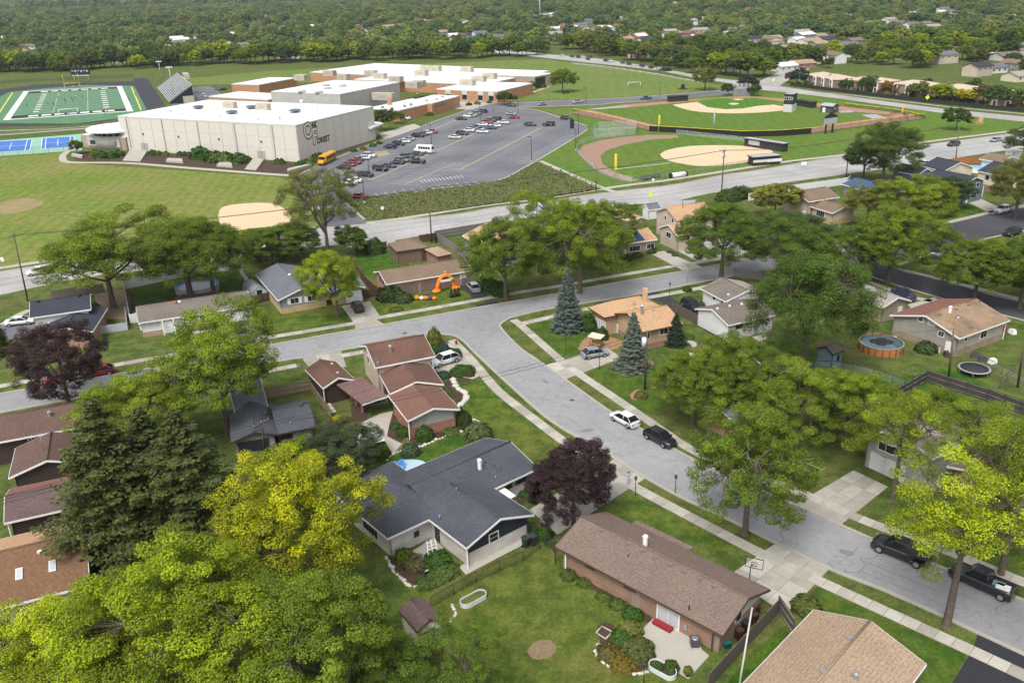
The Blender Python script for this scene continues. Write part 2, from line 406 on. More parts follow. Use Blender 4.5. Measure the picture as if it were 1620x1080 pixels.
# main road
C_far = [(-60, 440), (0, 430), (150, 408), (300, 388), (400, 376), (480, 366), (520, 358), (593, 352), (717, 340), (780, 329), (847, 321), (923, 310), (985, 302), (1070, 292), (1145, 277), (1197, 270), (1290, 254), (1380, 241), (1467, 229), (1604, 211), (1700, 198)]
C_near = [(-60, 478), (0, 467), (117, 442), (250, 424), (420, 402), (560, 384), (627, 380), (753, 357), (802, 351), (847, 343), (920, 334), (990, 324), (1060, 320), (1123, 306), (1250, 288), (1350, 274), (1450, 260), (1493, 253), (1597, 237), (1700, 222)]
mainr = sheet('main_road', spline(W(C_far), 3) + spline(W(C_near), 3)[::-1], 0.02, MAIN, 'wide pale concrete main road below the school', world=True)
kerbs(mainr, [C_far[7:], C_near[6:12], C_near[13:], C_far[:6], C_near[:5]], w=0.5)
for k, dy in ((0, .36), (1, .39), (2, .60), (3, .63)):
 pts = [Vector(p*(1-dy) + q*dy) for p, q in zip(spline(W(C_far[:20]), 4), spline(W(C_near[:20]), 4))]
 strip('road_line', pts, 0.14, 0, 0.03 + .001*k, SEAL if k in (0, 2) else FADED, mainr)
sheet('side_street', [(1025, 323), (1060, 318), (1102, 316), (1092, 330), (1115, 352), (1150, 380), (1205, 408), (1150, 418), (1095, 372), (1045, 345)], 0.022, MAIN, 'short side street joining the main road between the hedge and the beige house')
sheet('side_street', [(560, 378), (627, 376), (625, 383), (608, 390), (560, 392), (540, 388)], 0.022, MAIN, 'concrete apron joining the main road behind the brown garage')
# far diagonal road
F_up = [(700, 66), (800, 78), (877, 87), (960, 95), (1080, 115), (1140, 125), (1203, 132), (1267, 142), (1350, 154), (1497, 173), (1640, 187)]
F_dn = [(700, 70), (800, 84), (890, 95), (1027, 110), (1103, 124), (1160, 133), (1202, 142), (1238, 146), (1317, 155), (1410, 168), (1483, 178), (1603, 191), (1640, 195)]
far_r = sheet('far_road', spline(W(F_up), 3) + spline(W(F_dn), 3)[::-1], 0.02, MAIN, 'pale concrete road running behind the baseball field', world=True)
kerbs(far_r, [F_up[2:], F_dn[2:]], w=0.6)
sheet('side_street', [(1195, 132), (1233, 136), (1262, 118), (1300, 100), (1280, 98), (1235, 112)], 0.024, MAIN, 'short far side street running between the trees to the far road')
# school drive beside the baseball field
sd = sheet('school_drive', [(802, 163), (930, 158), (1033, 152), (1142, 143), (1170, 138), (1200, 136), (1202, 141), (1150, 150), (1023, 160), (980, 163), (927, 167), (818, 170)], 0.024, LOT, 'grey school drive between the meadow and the baseball field')
kerbs(sd, [[(802, 163), (930, 158), (1033, 152), (1142, 143), (1185, 137)], [(818, 170), (927, 167), (980, 163), (1023, 160)]], w=0.9)
# parking lot
LOTP = [(458, 285), (477, 275), (493, 267), (537, 248), (613, 219), (625, 213), (667, 200), (680, 193), (743, 173), (767, 165), (802, 163), (818, 171), (847, 174), (887, 186), (930, 199), (930, 205), (907, 220), (852, 253), (827, 267), (797, 283), (767, 290), (707, 297), (573, 312), (543, 317), (577, 348), (593, 353), (520, 359), (513, 337), (480, 310)]
lot = sheet('parking_lot', LOTP, 0.028, LOT, 'grey asphalt school parking lot with painted stalls')
kerbs(lot, [[(458, 285), (477, 275), (493, 267), (537, 248), (613, 219)], [(667, 200), (743, 173), (767, 165), (802, 163)], [(818, 171), (847, 174), (887, 186), (930, 200)], [(930, 205), (907, 220), (852, 253), (827, 267), (797, 283), (767, 290)], [(543, 317), (560, 333), (577, 348)], [(458, 285), (480, 310), (513, 337)]], w=0.7)
_rowdir = (G(857, 202) - G(725, 270)).normalized(); _stall = Vector((-_rowdir.y, _rowdir.x, 0))
def stall_row(p0, p1, both=True, spine=YELLOWPAINT, ln=5.4, skip=0.0):
 A, B = G(*p0), G(*p1); d = (B - A); L = d.length; d.normalize(); n = Vector((-d.y, d.x, 0))
 if spine: strip('parking_line', [A, B], 0.28, 0, 0.036, spine, lot)
 k = 0.0
 mb = MB()
 while k <= L:
  c = A + d * k
  for s in ((1, -1) if both else (1,)):
   e = c + n * (ln * s); h = d * 0.13
   mb.poly([(q.x, q.y, 0.034) for q in ((c-h, c+h, e+h, e-h) if s < 0 else (c+h, c-h, e-h, e+h))])
  k += 2.75
 o = mb.build('stall_lines', FADED, lot); o['kind'] = 'stuff'
stall_row((725, 270), (857, 202)); stall_row((587, 285), (750, 212)); stall_row((688, 204), (742, 182), True)
stall_row((553, 277), (688, 214), False, None); stall_row((843, 258), (921, 212), False, None)
stall_row((640, 292), (720, 258), True, FADED); stall_row((600, 311), (760, 291), False, None, 4.6)
def hatch(px, n=8, m=FADED):
 A, B, C, D = W(px)
 for i in range(n):
  u0, u1 = i/n, i/n + 0.35/n
  q = [A*(1-u0)+B*u0, A*(1-u1)+B*u1, D*(1-u1)+C*u1, D*(1-u0)+C*u0]
  sheet('hatch_line', q, 0.037, m, parent=lot, world=True)
hatch([(663, 285), (733, 277), (738, 281), (668, 289)], 12); hatch([(592, 240), (612, 238), (618, 244), (600, 248)], 6, YELLOWPAINT)
# football ground
FA, FB_, FC, FD = G(5, 190), G(210.7, 175.7), G(192.7, 136.7), G(37.3, 145.3)
TURF = grass_mat('field_turf', (0.075, 0.155, 0.085), (0.095, 0.18, 0.10), (0.11, 0.18, 0.11), 0.1, (0.37, 9.0, 0.06))
TRACK = plain('track_surface', (0.035, 0.036, 0.042), 0.9, 0.1, 0.3)
COURTGREEN = plain('court_green', (0.22, 0.42, 0.30), 0.8, 0.06, 0.3)
COURTBLUE = plain('court_blue', (0.05, 0.15, 0.44), 0.8, 0.05, 0.3)
trk = sheet('running_track', [(-70, 170), (-30, 152), (0, 142), (50, 135), (103, 132), (167, 129.5), (212, 129), (212, 124), (233, 124), (262, 168), (233, 174), (183, 190), (150, 195), (100, 198.5), (0, 201), (-60, 196)], 0.02, TRACK, 'black running track round the football field')
ff = sheet('football_field', [(-35, 172), (-10, 158), (15, 146), (60, 141), (138, 135), (212, 136), (232, 173), (210, 183), (185, 188), (117, 196), (0, 195), (-40, 186)], 0.04, TURF, 'green artificial turf football field')
def fld(u, v): return (FA*(1-u)+FB_*u)*(1-v) + (FD*(1-u)+FC*u)*v
def fline(u0, u1, v0, v1, m=WHITEPAINT, z=0.06, name='field_line'):
 sheet(name, [fld(u0, v0), fld(u1, v0), fld(u1, v1), fld(u0, v1)], z, m, parent=ff, world=True)
fline(0, .05, 0, 1); fline(.95, 1, 0, 1)
BLACKTURF = plain('black_turf', (0.02, 0.02, 0.022), 0.95)
fline(.055, .945, .02, .10, BLACKTURF, 0.05, 'end_zone'); fline(.055, .945, .90, .98, BLACKTURF, 0.05, 'end_zone')
for k in range(7):
 fline(.18+k*.1, .255+k*.1, .04, .075, WHITEPAINT, .07, 'end_zone_mark'); fline(.18+k*.1, .25+k*.1, .925, .955, WHITEPAINT, .07, 'end_zone_mark')
for k in range(21): fline(.05, .95, .10+.04*k-.0012, .10+.04*k+.0012, FADED, .055)
for v in (0.0, 1.0): fline(0, 1, v-.008, v+.008, WHITEPAINT, .065)
for k in range(9):
 for u in (.20, .77): fline(u, u+.05, .17+.08*k, .19+.08*k, WHITEPAINT, .07, 'yard_mark')
fline(.36, .366, .1, .9, FADED, .057); fline(.64, .646, .1, .9, FADED, .057)
YLINE = plain('yellow_field_line', (0.6, 0.5, 0.12))
strip('field_line', W([(-2, 180), (20, 147)]), .7, 0, .06, YLINE, ff); strip('field_line', W([(208, 138), (223, 174)]), .7, 0, .06, YLINE, ff)
ct = sheet('tennis_courts', [(-60, 228), (-20, 224), (128, 212), (130, 238), (0, 247), (-60, 252)], 0.02, COURTGREEN, 'pale green tennis court ground')
for q in ([(67, 219), (117.5, 216), (116, 232.5), (65, 236)], [(-12, 224.5), (51, 221), (47, 238), (-20, 242)]):
 c = sheet('court', q, 0.03, COURTBLUE, parent=ct)
 A, B, C, D = W(q)
 def cl(u0, v0, u1, v1):
  a = (A*(1-u0)+B*u0)*(1-v0)+(D*(1-u0)+C*u0)*v0; e = (A*(1-u1)+B*u1)*(1-v1)+(D*(1-u1)+C*u1)*v1
  strip('court_line', [a, e], .22, 0, .04, WHITEPAINT, ct)
 for s in ((0, 0, 1, 0), (0, 1, 1, 1), (0, 0, 0, 1), (1, 0, 1, 1), (.12, 0, .12, 1), (.88, 0, .88, 1), (.12, .5, .88, .5), (.5, .2, .5, .8)): cl(*s)
sheet('school_lawn', [(-60, 252), (0, 249), (100, 241), (95, 248), (110, 258), (200, 264), (440, 280), (457, 288), (480, 313), (510, 338), (512, 356), (400, 371), (150, 403), (-60, 436)], 0.012, FIELD, 'wide sunburnt school lawn')
sheet('practice_infield', [(345, 342), (352, 328), (385, 322), (430, 322), (455, 335), (455, 353), (400, 361), (356, 364)], 0.02, CLAY, 'tan clay practice diamond on the school lawn', 5)
sheet('bare_patch', [(-20, 336), (0, 322), (30, 314), (62, 316), (66, 324), (20, 338)], 0.016, plain('dry_soil', (0.24, 0.19, 0.09), 1, .35, .25, fine=.2, fscale=3), 'bare dry patch on the school lawn', 5)
sheet('meadow', [(800, 160), (790, 140), (700, 125), (300, 135), (262, 132), (300, 124), (420, 113), (560, 106), (700, 100), (790, 96), (862, 94), (885, 97), (1020, 113), (1100, 128), (1150, 138), (1140, 142), (1030, 151), (930, 157)], 0.012, SOCCER, 'pale green meadow behind the school')
sheet('ballfield_lawn', [(852, 254), (929, 206), (936, 199), (890, 184), (850, 172), (905, 170), (1025, 162), (1180, 146), (1240, 148), (1317, 157), (1410, 170), (1620, 194), (1605, 208), (1467, 224), (1290, 249), (1140, 271), (985, 297), (957, 297)], 0.012, BALL, 'mown lawn round the ball fields')
# baseball
FENCE_BB = [(905, 180), (950, 189), (1027, 208), (1080, 211), (1170, 217), (1230, 216), (1283, 212), (1350, 203), (1407, 196), (1463, 188)]
bb = sheet('baseball_field', [(900, 178), (1027, 206), (1170, 215), (1230, 214), (1283, 210), (1407, 194), (1463, 187), (1440, 180), (1328, 168), (1250, 157), (1180, 152), (1060, 160), (985, 166)], 0.02, TRACKRED, 'reddish warning track ground of the baseball field')
sheet('outfield', [(925, 172), (990, 187), (1045, 200), (1120, 206), (1200, 208), (1262, 205), (1330, 195), (1395, 186), (1410, 182), (1340, 176), (1255, 163), (1195, 155), (1130, 156), (1060, 164), (985, 171)], 0.03, BALL, parent=bb)
sheet('infield_dirt', [(1064, 166), (1100, 162), (1130, 160), (1190, 160), (1227, 166.5), (1254, 172.5), (1215, 177.5), (1178, 179.3), (1140, 179.3), (1100, 176.3), (1075, 170.5)], 0.04, CLAY, parent=bb, curve=4)
sheet('infield', [(1103, 162.5), (1107, 163.8), (1120, 170), (1147, 173.2), (1175, 172), (1197, 168), (1222, 166), (1205, 158), (1167, 155.5), (1130, 157)], 0.05, INFIELD, parent=bb)
sheet('mound', [(1151, 164.5), (1160, 163), (1170, 164.2), (1161, 166.3)], 0.06, CLAY, parent=bb, curve=4)
sheet('home_plate_dirt', [(1157, 157.5), (1167, 156.4), (1177, 157.4), (1167, 159)], 0.06, CLAY, parent=bb, curve=4)
GREYPATCH = plain('grey_cover', (0.3, 0.32, 0.33), .8)
sheet('tarp', [(1325, 176), (1345, 175), (1352, 178), (1330, 179)], 0.05, GREYPATCH, parent=bb); sheet('tarp', [(1362, 182), (1385, 181), (1402, 186), (1380, 188)], 0.05, GREYPATCH, parent=bb)
sheet('tarp', [(930, 172.5), (960, 170), (1000, 167), (990, 169.5), (945, 173.5)], 0.05, GREYPATCH, parent=bb)
# softball
sb = sheet('softball_field', [(1000, 287), (972, 282), (940, 267), (920, 249), (914, 240), (923, 230), (950, 222), (985, 217), (1027, 213.5), (1070, 213.5), (1074, 218), (1030, 222), (990, 229), (962, 238), (952, 247), (954, 259), (972, 272), (1010, 285)], 0.02, REDPATH, 'reddish cinder arc round the softball outfield')
sheet('outfield', [(1010, 284), (972, 272), (953, 259), (950, 247), (960, 238), (988, 229), (1030, 221), (1100, 217), (1170, 219), (1215, 228), (1222, 243), (1190, 256), (1120, 270), (1060, 280)], 0.022, BALL, parent=sb)
sheet('infield_dirt', [(1044, 244), (1058, 237), (1090, 231.5), (1133, 230), (1175, 231), (1212, 236), (1222, 242), (1192, 254), (1150, 261), (1108, 263), (1070, 257.5), (1050, 251)], 0.036, CLAY, parent=sb, curve=4)
strip('foul_line', W([(973, 268), (1060, 258)]), .25, 0, .04, WHITEPAINT, sb)
# prairie patch between the parking lot and the main road
PRAIRIE_PX = [(545, 317), (573, 313), (707, 298), (767, 292), (797, 284), (827, 268), (852, 255), (955, 298), (925, 304), (850, 315), (780, 323), (640, 343), (580, 347)]
sheet('prairie_bed', PRAIRIE_PX, 0.03, plain('prairie_soil', (0.085, 0.09, 0.03), 1, .4, .5, fine=.2, fscale=2), 'weedy prairie strip between parking lot and main road')
# paths round the school
strip('path', spline(W([(855, 255), (900, 275), (957, 299), (990, 306)]), 4), 1.8, 0, .05, CONC, None, 'concrete path along the prairie strip')
strip('path', spline(W([(118, 232), (103, 243), (99, 250), (112, 257), (200, 258), (300, 266), (447, 277), (470, 276)]), 4), 2.4, 0, .05, CONC, None, 'curving concrete path in front of the school')
strip('path', spline(W([(-40, 216), (40, 211), (100, 206), (140, 203), (165, 200)]), 4), 2.6, 0, .045, CONC, None, 'concrete path between track and tennis courts')
strip('path', spline(W([(-40, 208), (30, 206), (100, 203), (160, 198)]), 4), 1.6, 0, .045, CONC, None, 'pale concrete strip below the running track')
sheet('school_bed', [(112, 247), (128, 240), (200, 240), (470, 258), (498, 262), (480, 273), (447, 275), (300, 263.5), (200, 256), (120, 254)], 0.034, MULCH, 'mulch bed along the school wall')
sheet('school_bed', [(490, 263), (530, 247), (600, 219), (580, 218), (540, 232), (470, 258)], 0.033, MULCH, 'mulch bed below the painted school wall')
sheet('plaza', [(715, 172), (727, 158), (790, 155), (800, 160), (770, 166), (745, 174)], 0.035, CONC, 'pale concrete plaza at the school entrance')
strip('path', spline(W([(800, 160), (830, 150), (855, 142), (870, 136), (872, 133)]), 4), 2.2, 0, .05, CONC, None, 'concrete path by the brick classroom wing')
sheet('forecourt', [(606, 219), (616, 219), (667, 201), (655, 196), (640, 200), (600, 212)], 0.034, CONC, 'pale concrete forecourt by the school canopy')
sheet('service_yard', [(268, 168), (300, 140), (330, 136), (345, 143), (352, 152), (330, 157)], 0.022, LOT, 'grey service yard behind the gym block')
# sidewalks
sidewalk([(715, 538), (742, 565), (765, 592), (790, 620), (840, 659), (900, 704), (955, 740), (1000, 768), (1080, 811), (1205, 876), (1296, 919), (1368, 952), (1535, 1028), (1660, 1087)], 'concrete sidewalk on the lawn side of the curving street', True, 3)
sidewalk([(812, 506), (822, 513), (893, 575), (917, 592), (1018, 660), (1080, 703), (1140, 733), (1262, 777), (1327, 806), (1387, 831), (1483, 865), (1588, 908), (1680, 945)], 'concrete sidewalk beside the spruce house along the curving street', True, 3)
sidewalk([(-60, 622), (0, 611), (180, 578), (390, 540), (557, 512), (597, 503), (660, 492), (748, 476), (830, 461), (883, 453), (967, 438), (1060, 422), (1108, 415), (1208, 397), (1260, 388)], 'concrete sidewalk past the white ranch house', True, 3)
sidewalk([(423, 587), (475, 577)], 'short concrete sidewalk beside the brown garage driveway'); sidewalk([(540, 563), (620, 548), (690, 537)], 'short concrete sidewalk behind the brown corner house')
sidewalk([(822, 513), (870, 502), (923, 490), (1053, 466), (1117, 454), (1165, 444)], 'concrete sidewalk behind the tan split level house', True, 2)
sidewalk([(580, 353), (640, 345), (720, 332), (780, 323), (850, 315), (925, 303), (1000, 292), (1050, 286), (1140, 272), (1250, 255), (1335, 245), (1470, 224), (1604, 207), (1700, 193)], 'long concrete sidewalk on the school side of the main road', False, 3, 2.0)
sidewalk([(-60, 434), (0, 424), (150, 402), (387, 374), (448, 367), (500, 360)], 'concrete sidewalk below the school lawn', False, 3, 2.0)
sidewalk([(1375, 446), (1440, 470), (1474, 476)], 'concrete sidewalk before the tan roofed neighbour', False); sidewalk([(1430, 428), (1510, 447), (1640, 480)], 'concrete sidewalk under the trees beyond the fresh asphalt street', False)
sidewalk([(1500, 352), (1580, 333), (1640, 322)], 'concrete sidewalk in front of the blue split level house', False)
sidewalk([(1240, 142), (1350, 151), (1497, 169), (1640, 182)], 'pale sidewalk in front of the townhouses', False)
# lawns
LAWNS = [
 (LAWN, [(727, 592), (757, 598), (780, 622), (880, 702), (930, 740), (850, 745), (800, 695), (735, 655), (715, 622)], 'mown corner lawn between the brown house and the curving street'),
 (LAWN2, [(830, 515), (890, 502), (930, 510), (940, 560), (893, 571)], 'lush lawn round the tall blue spruce'),
 (LAWN2, [(925, 592), (972, 577), (1055, 585), (1060, 640), (1022, 658)], 'lush lawn round the utility pole'),
 (LAWN, [(575, 850), (640, 880), (740, 910), (840, 860), (885, 885), (1030, 970), (1000, 1010), (1090, 1078), (1120, 1100), (640, 1120), (690, 980), (620, 905)], 'patchy back lawn between the blue and the brick ranch houses'),
 (LAWN, [(945, 812), (998, 782), (1205, 884), (1185, 893), (1090, 850)], 'mown front lawn of the brick ranch house'),
 (LAWN2, [(1248, 973), (1293, 928), (1530, 1037), (1490, 1100), (1440, 1060), (1380, 985)], 'lush front lawn of the tan hip roofed house'),
 (LAWN2, [(1240, 990), (1252, 1005), (1190, 1080), (1150, 1080), (1190, 1030)], 'narrow lush side lawn behind the wooden fence'),
 (LAWN, [(585, 483), (600, 472), (725, 452), (748, 472), (597, 500)], 'front lawn with the orange inflatable arch'),
 (LAWN, [(402, 485), (450, 495), (555, 480), (558, 508), (427, 530)], 'front lawn of the grey and yellow house'),
 (LAWN2, [(562, 405), (608, 396), (660, 420), (650, 430), (596, 440), (575, 435)], 'bright back lawn of the brown brick ranch house'),
 (LAWN2, [(208, 470), (210, 455), (360, 432), (398, 455), (395, 465), (300, 475)], 'fenced back lawn with the round pool'),
 (LAWN, [(980, 420), (1035, 408), (1055, 418), (975, 436)], 'front lawn of the house with solar panels'),
 (LAWN2, [(1504, 322), (1530, 320), (1570, 332), (1503, 345)], 'front lawn of the blue split level house'),
 (LAWN2, [(1170, 535), (1260, 540), (1340, 575), (1420, 600), (1500, 580), (1580, 615), (1480, 600), (1465, 625), (1420, 640), (1340, 640), (1250, 600)], 'green back lawn with the trampoline'),
 (LAWN2, [(575, 735), (640, 715), (700, 690), (780, 680), (770, 700), (620, 755), (590, 752)], 'green side lawn behind the blue grey ranch house')]
for k, (m, q, l) in enumerate(LAWNS): sheet('lawn', q, 0.014, m, l)
# parkway by the curving street
BEDS = [
 (MULCH, [(556, 655), (566, 680), (588, 672), (580, 665), (585, 640), (575, 632), (556, 640)], 'dark mulch bed by the brown garage'),
 (MULCH, [(612, 672), (614, 690), (632, 700), (640, 690), (632, 672), (622, 655)], 'dark mulch bed beside the patio of the brown house'),
 (MULCH, [(645, 690), (722, 673), (735, 680), (700, 690), (672, 702), (652, 706)], 'dark mulch bed under the brick gable of the brown house'),
 (MULCH, [(708, 585), (748, 585), (752, 598), (720, 605), (712, 600)], 'mulch bed round the clipped shrubs by the white car'),
 (MULCH, [(702, 605), (716, 600), (722, 618), (735, 622), (736, 632), (724, 640), (716, 625)], 'mulch bed beside the white stone edging'),
 (MULCH, [(675, 546), (705, 546), (712, 572), (700, 580), (680, 570)], 'mulch bed with round shrubs at the street corner'),
 (TANBED, [(873, 515), (890, 508), (925, 512), (935, 520), (905, 526), (880, 524)], 'tan bed under the tall blue spruce'),
 (TANBED, [(968, 575), (990, 562), (1030, 570), (1030, 580), (1005, 590), (975, 586)], 'tan ring bed under the second blue spruce'),
 (TANBED, [(914, 552), (925, 536), (950, 530), (985, 540), (975, 552), (930, 557)], 'tan bed with the garden swing'),
 (TANBED, [(996, 625), (1008, 616), (1022, 622), (1020, 630), (1002, 632)], 'tan bed round the small shrub by the pole'),
 (DIRT, [(150, 465), (200, 460), (205, 500), (175, 505), (155, 500)], 'bare dirt side yard of the dark roofed house'),
 (MULCH, [(1048, 400), (1056, 398), (1090, 413), (1075, 417)], 'red mulch strip beside the driveway of the solar house'),
 (MULCH, [(566, 800), (600, 835), (612, 852), (606, 858), (590, 850), (568, 815)], 'red mulch bed under the bow window'),
 (MULCH, [(815, 788), (850, 770), (856, 776), (828, 797)], 'red mulch bed under the long window'),
 (DIRT, [(833, 1030), (845, 1015), (870, 1012), (880, 1024), (868, 1040), (845, 1042)], 'round patch of dug earth in the back lawn'),
 (MULCH, [(945, 990), (965, 985), (1000, 1010), (1040, 1040), (1000, 1065), (960, 1050)], 'curved flower bed beside the patio'),
 (MULCH, [(893, 905), (900, 900), (1045, 985), (1040, 995), (1010, 975)], 'planting strip along the brick ranch house'),
 (MULCH, [(612, 880), (640, 865), (700, 900), (715, 890), (700, 880), (690, 905), (660, 925), (630, 905)], 'planting bed with the garden table')]
for m, q, l in BEDS: sheet('garden_bed', q, 0.02, m, l, 4)
# driveways and patios
slabs_quad('driveway', [(862, 578), (893, 601), (985, 566), (958, 549)], 2, 4, 'concrete driveway with the grey blue hatchback')
slabs_quad('driveway', [(977, 723), (1022, 756), (882, 846), (838, 806)], 3, 5, 'concrete driveway of the blue grey ranch house')
slabs_quad('driveway', [(1226, 860), (1312, 900), (1245, 972), (1150, 912)], 3, 4, 'concrete driveway with the basketball hoop')
sheet('driveway', [(1547, 1003), (1640, 1046), (1640, 1066), (1541, 1021)], 0.03, BLACKTOP, 'black sealed driveway apron at the pale sidewalk'); sheet('driveway', [(1533, 1036), (1640, 1087), (1560, 1130), (1500, 1090)], 0.03, BLACKTOP, 'black sealed driveway beside the tan hip roofed house')
slabs_quad('driveway', [(478, 567), (540, 555), (548, 580), (498, 594)], 3, 2, 'concrete driveway of the small brown garage')
slabs_quad('driveway', [(682, 586), (735, 563), (770, 589), (748, 600)], 2, 2, 'concrete pad under the white car')
sheet('driveway', [(727, 453), (752, 448), (772, 467), (750, 473)], 0.03, BLACKTOP, 'black driveway under the silver car'); sheet('driveway', [(752, 482), (786, 476), (790, 479), (756, 486)], 0.03, BLACKTOP, 'black driveway apron before the orange arch lawn')
slabs_quad('driveway', [(540, 484), (585, 477), (602, 501), (560, 511)], 2, 3, 'concrete driveway with the black car by the grey and yellow house'); slabs_quad('driveway', [(561, 512), (596, 506), (608, 513), (562, 522)], 2, 1, 'concrete driveway apron before the grey and yellow house')
sheet('driveway', [(372, 510), (411, 505), (431, 546), (390, 553)], 0.03, WORNTOP, 'worn grey driveway of the white ranch house')
sheet('driveway', [(-10, 540), (0, 516), (45, 500), (80, 520), (70, 530)], 0.03, LOT, 'grey driveway with the white sedan'); strip('path', W([(4, 514), (30, 498), (48, 490)]), 1.6, 0, .04, CONC, None, 'concrete path by the white sedan')
slabs_quad('driveway', [(1028, 401), (1050, 397), (1112, 423), (1086, 431)], 1, 3, 'pale concrete driveway by the solar house'); slabs_quad('driveway', [(1066, 394), (1080, 392), (1120, 410), (1108, 416)], 1, 2, 'pale concrete front walk of the beige gabled house')
sheet('driveway', [(998, 468), (1036, 460), (1062, 471), (1150, 520), (1128, 531), (1045, 478)], 0.03, BLACKTOP, 'black driveway with the black off roader')
slabs_quad('driveway', [(1258, 798), (1332, 829), (1405, 770), (1350, 744)], 3, 4, 'concrete driveway of the sage green house')
sheet('driveway', [(1526, 318), (1548, 313), (1592, 333), (1570, 339)], 0.03, CONC, 'concrete driveway of the blue split level house'); sheet('driveway', [(1436, 482), (1478, 470), (1492, 478), (1446, 492)], 0.03, CONC, 'concrete driveway beside the tan and brown roofed house')
sheet('driveway', [(1440, 405), (1500, 412), (1590, 395), (1560, 385)], 0.03, LOT, 'grey driveway across the fresh asphalt street')
sheet('patio', [(1033, 978), (1008, 1003), (1030, 1038), (1089, 1074), (1122, 1037), (1105, 1022), (1072, 990)], 0.04, CONC, 'stained concrete patio behind the brick ranch house')
sheet('patio', [(565, 672), (600, 655), (622, 650), (616, 672), (612, 690), (636, 702), (625, 715), (600, 720), (608, 698), (585, 676)], 0.04, CONC, 'curving concrete patio behind the brown house')
sheet('patio', [(737, 909), (726, 896), (740, 889), (840, 843), (846, 852)], 0.04, CONC, 'concrete strip under the dark gable of the blue grey house')
sheet('patio', [(640, 880), (685, 850), (705, 870), (700, 895), (672, 905)], 0.04, CONC, 'small concrete patio with the garden table')
sheet('patio', [(1190, 533), (1212, 528), (1215, 535), (1200, 541)], 0.04, CONC, 'small concrete pad behind the white sided ranch house')
strip('path', spline(W([(1080, 538), (1095, 542), (1102, 552), (1095, 560), (1108, 570)]), 4), 1.1, 0, .04, CONC, None, 'winding concrete garden path behind the tan split level house')
strip('path', spline(W([(365, 515), (340, 521), (305, 527)]), 3), 1.3, 0, .04, CONC, None, 'front walk of the white ranch house')
strip('path', spline(W([(745, 585), (725, 553), (700, 543)]), 3), 1.2, 0, .04, CONC, None, 'corner front walk by the round shrubs')
# ---------------------------------------------------------------- building materials
def shingle(name, col, stain=None, st=0.3, var=0.3):
 if name in MATS: return MATS[name]
 m, nt, b = nodes_of(name); MATS[name] = m
 p = pos(nt, (4.2, 4.2, 15.0)); q = pos(nt)
 f = noise(nt, p, 1.0, 3, 0.6)
 c = mixc(nt, ramp(nt, f, [(0.3, (0, 0, 0)), (0.7, (1, 1, 1))]).outputs[0], [x*(1-var) for x in col], [x*(1+var) for x in col])
 w = N(nt, 'ShaderNodeTexWave'); w.wave_type = 'BANDS'; w.bands_direction = 'Z'; w.wave_profile = 'SAW'
 w.inputs['Scale'].default_value = 2.9; w.inputs['Distortion'].default_value = 0.3; nt.links.new(q, w.inputs['Vector'])
 k = ramp(nt, w.outputs[0], [(0.0, (0.72,) * 3), (0.25, (1.0,) * 3), (1.0, (1.08,) * 3)])
 c = mixc(nt, 0.8, c, k.outputs[0], 'MULTIPLY')
 s = ramp(nt, noise(nt, pos(nt, (1, 1, 0.35)), 0.35, 4, 0.6), [(0.42, (0, 0, 0)), (0.7, (1, 1, 1))])
 mm = N(nt, 'ShaderNodeMath', operation='MULTIPLY'); mm.inputs[1].default_value = st; nt.links.new(s.outputs[0], mm.inputs[0])
 c = mixc(nt, mm.outputs[0], c, stain or [x*0.55 for x in col])
 nt.links.new(c, b.inputs['Base Color']); b.inputs['Roughness'].default_value = 0.9; b.inputs['Specular IOR Level'].default_value = 0.2
 bump(nt, b, f, 0.5, 0.03)
 return m
def siding(name, col, per=0.2, vert=False, amt=0.22):
 if name in MATS: return MATS[name]
 m, nt, b = nodes_of(name); MATS[name] = m
 q = pos(nt)
 w = N(nt, 'ShaderNodeTexWave'); w.wave_type = 'BANDS'; w.bands_direction = 'Z' if not vert else 'DIAGONAL'; w.wave_profile = 'SAW'
 w.inputs['Scale'].default_value = 0.314 / per; nt.links.new(q, w.inputs['Vector'])
 k = ramp(nt, w.outputs[0], [(0.0, (1 - amt * 2,) * 3), (0.2, (1.0,) * 3), (1.0, (1.03,) * 3)])
 n1 = ramp(nt, noise(nt, q, 0.5, 4), [(0.3, (0.86,) * 3), (0.7, (1.08,) * 3)])
 c = mixc(nt, 1.0, col, k.outputs[0], 'MULTIPLY'); c = mixc(nt, 1.0, c, n1.outputs[0], 'MULTIPLY')
 nt.links.new(c, b.inputs['Base Color']); b.inputs['Roughness'].default_value = 0.75
 return m
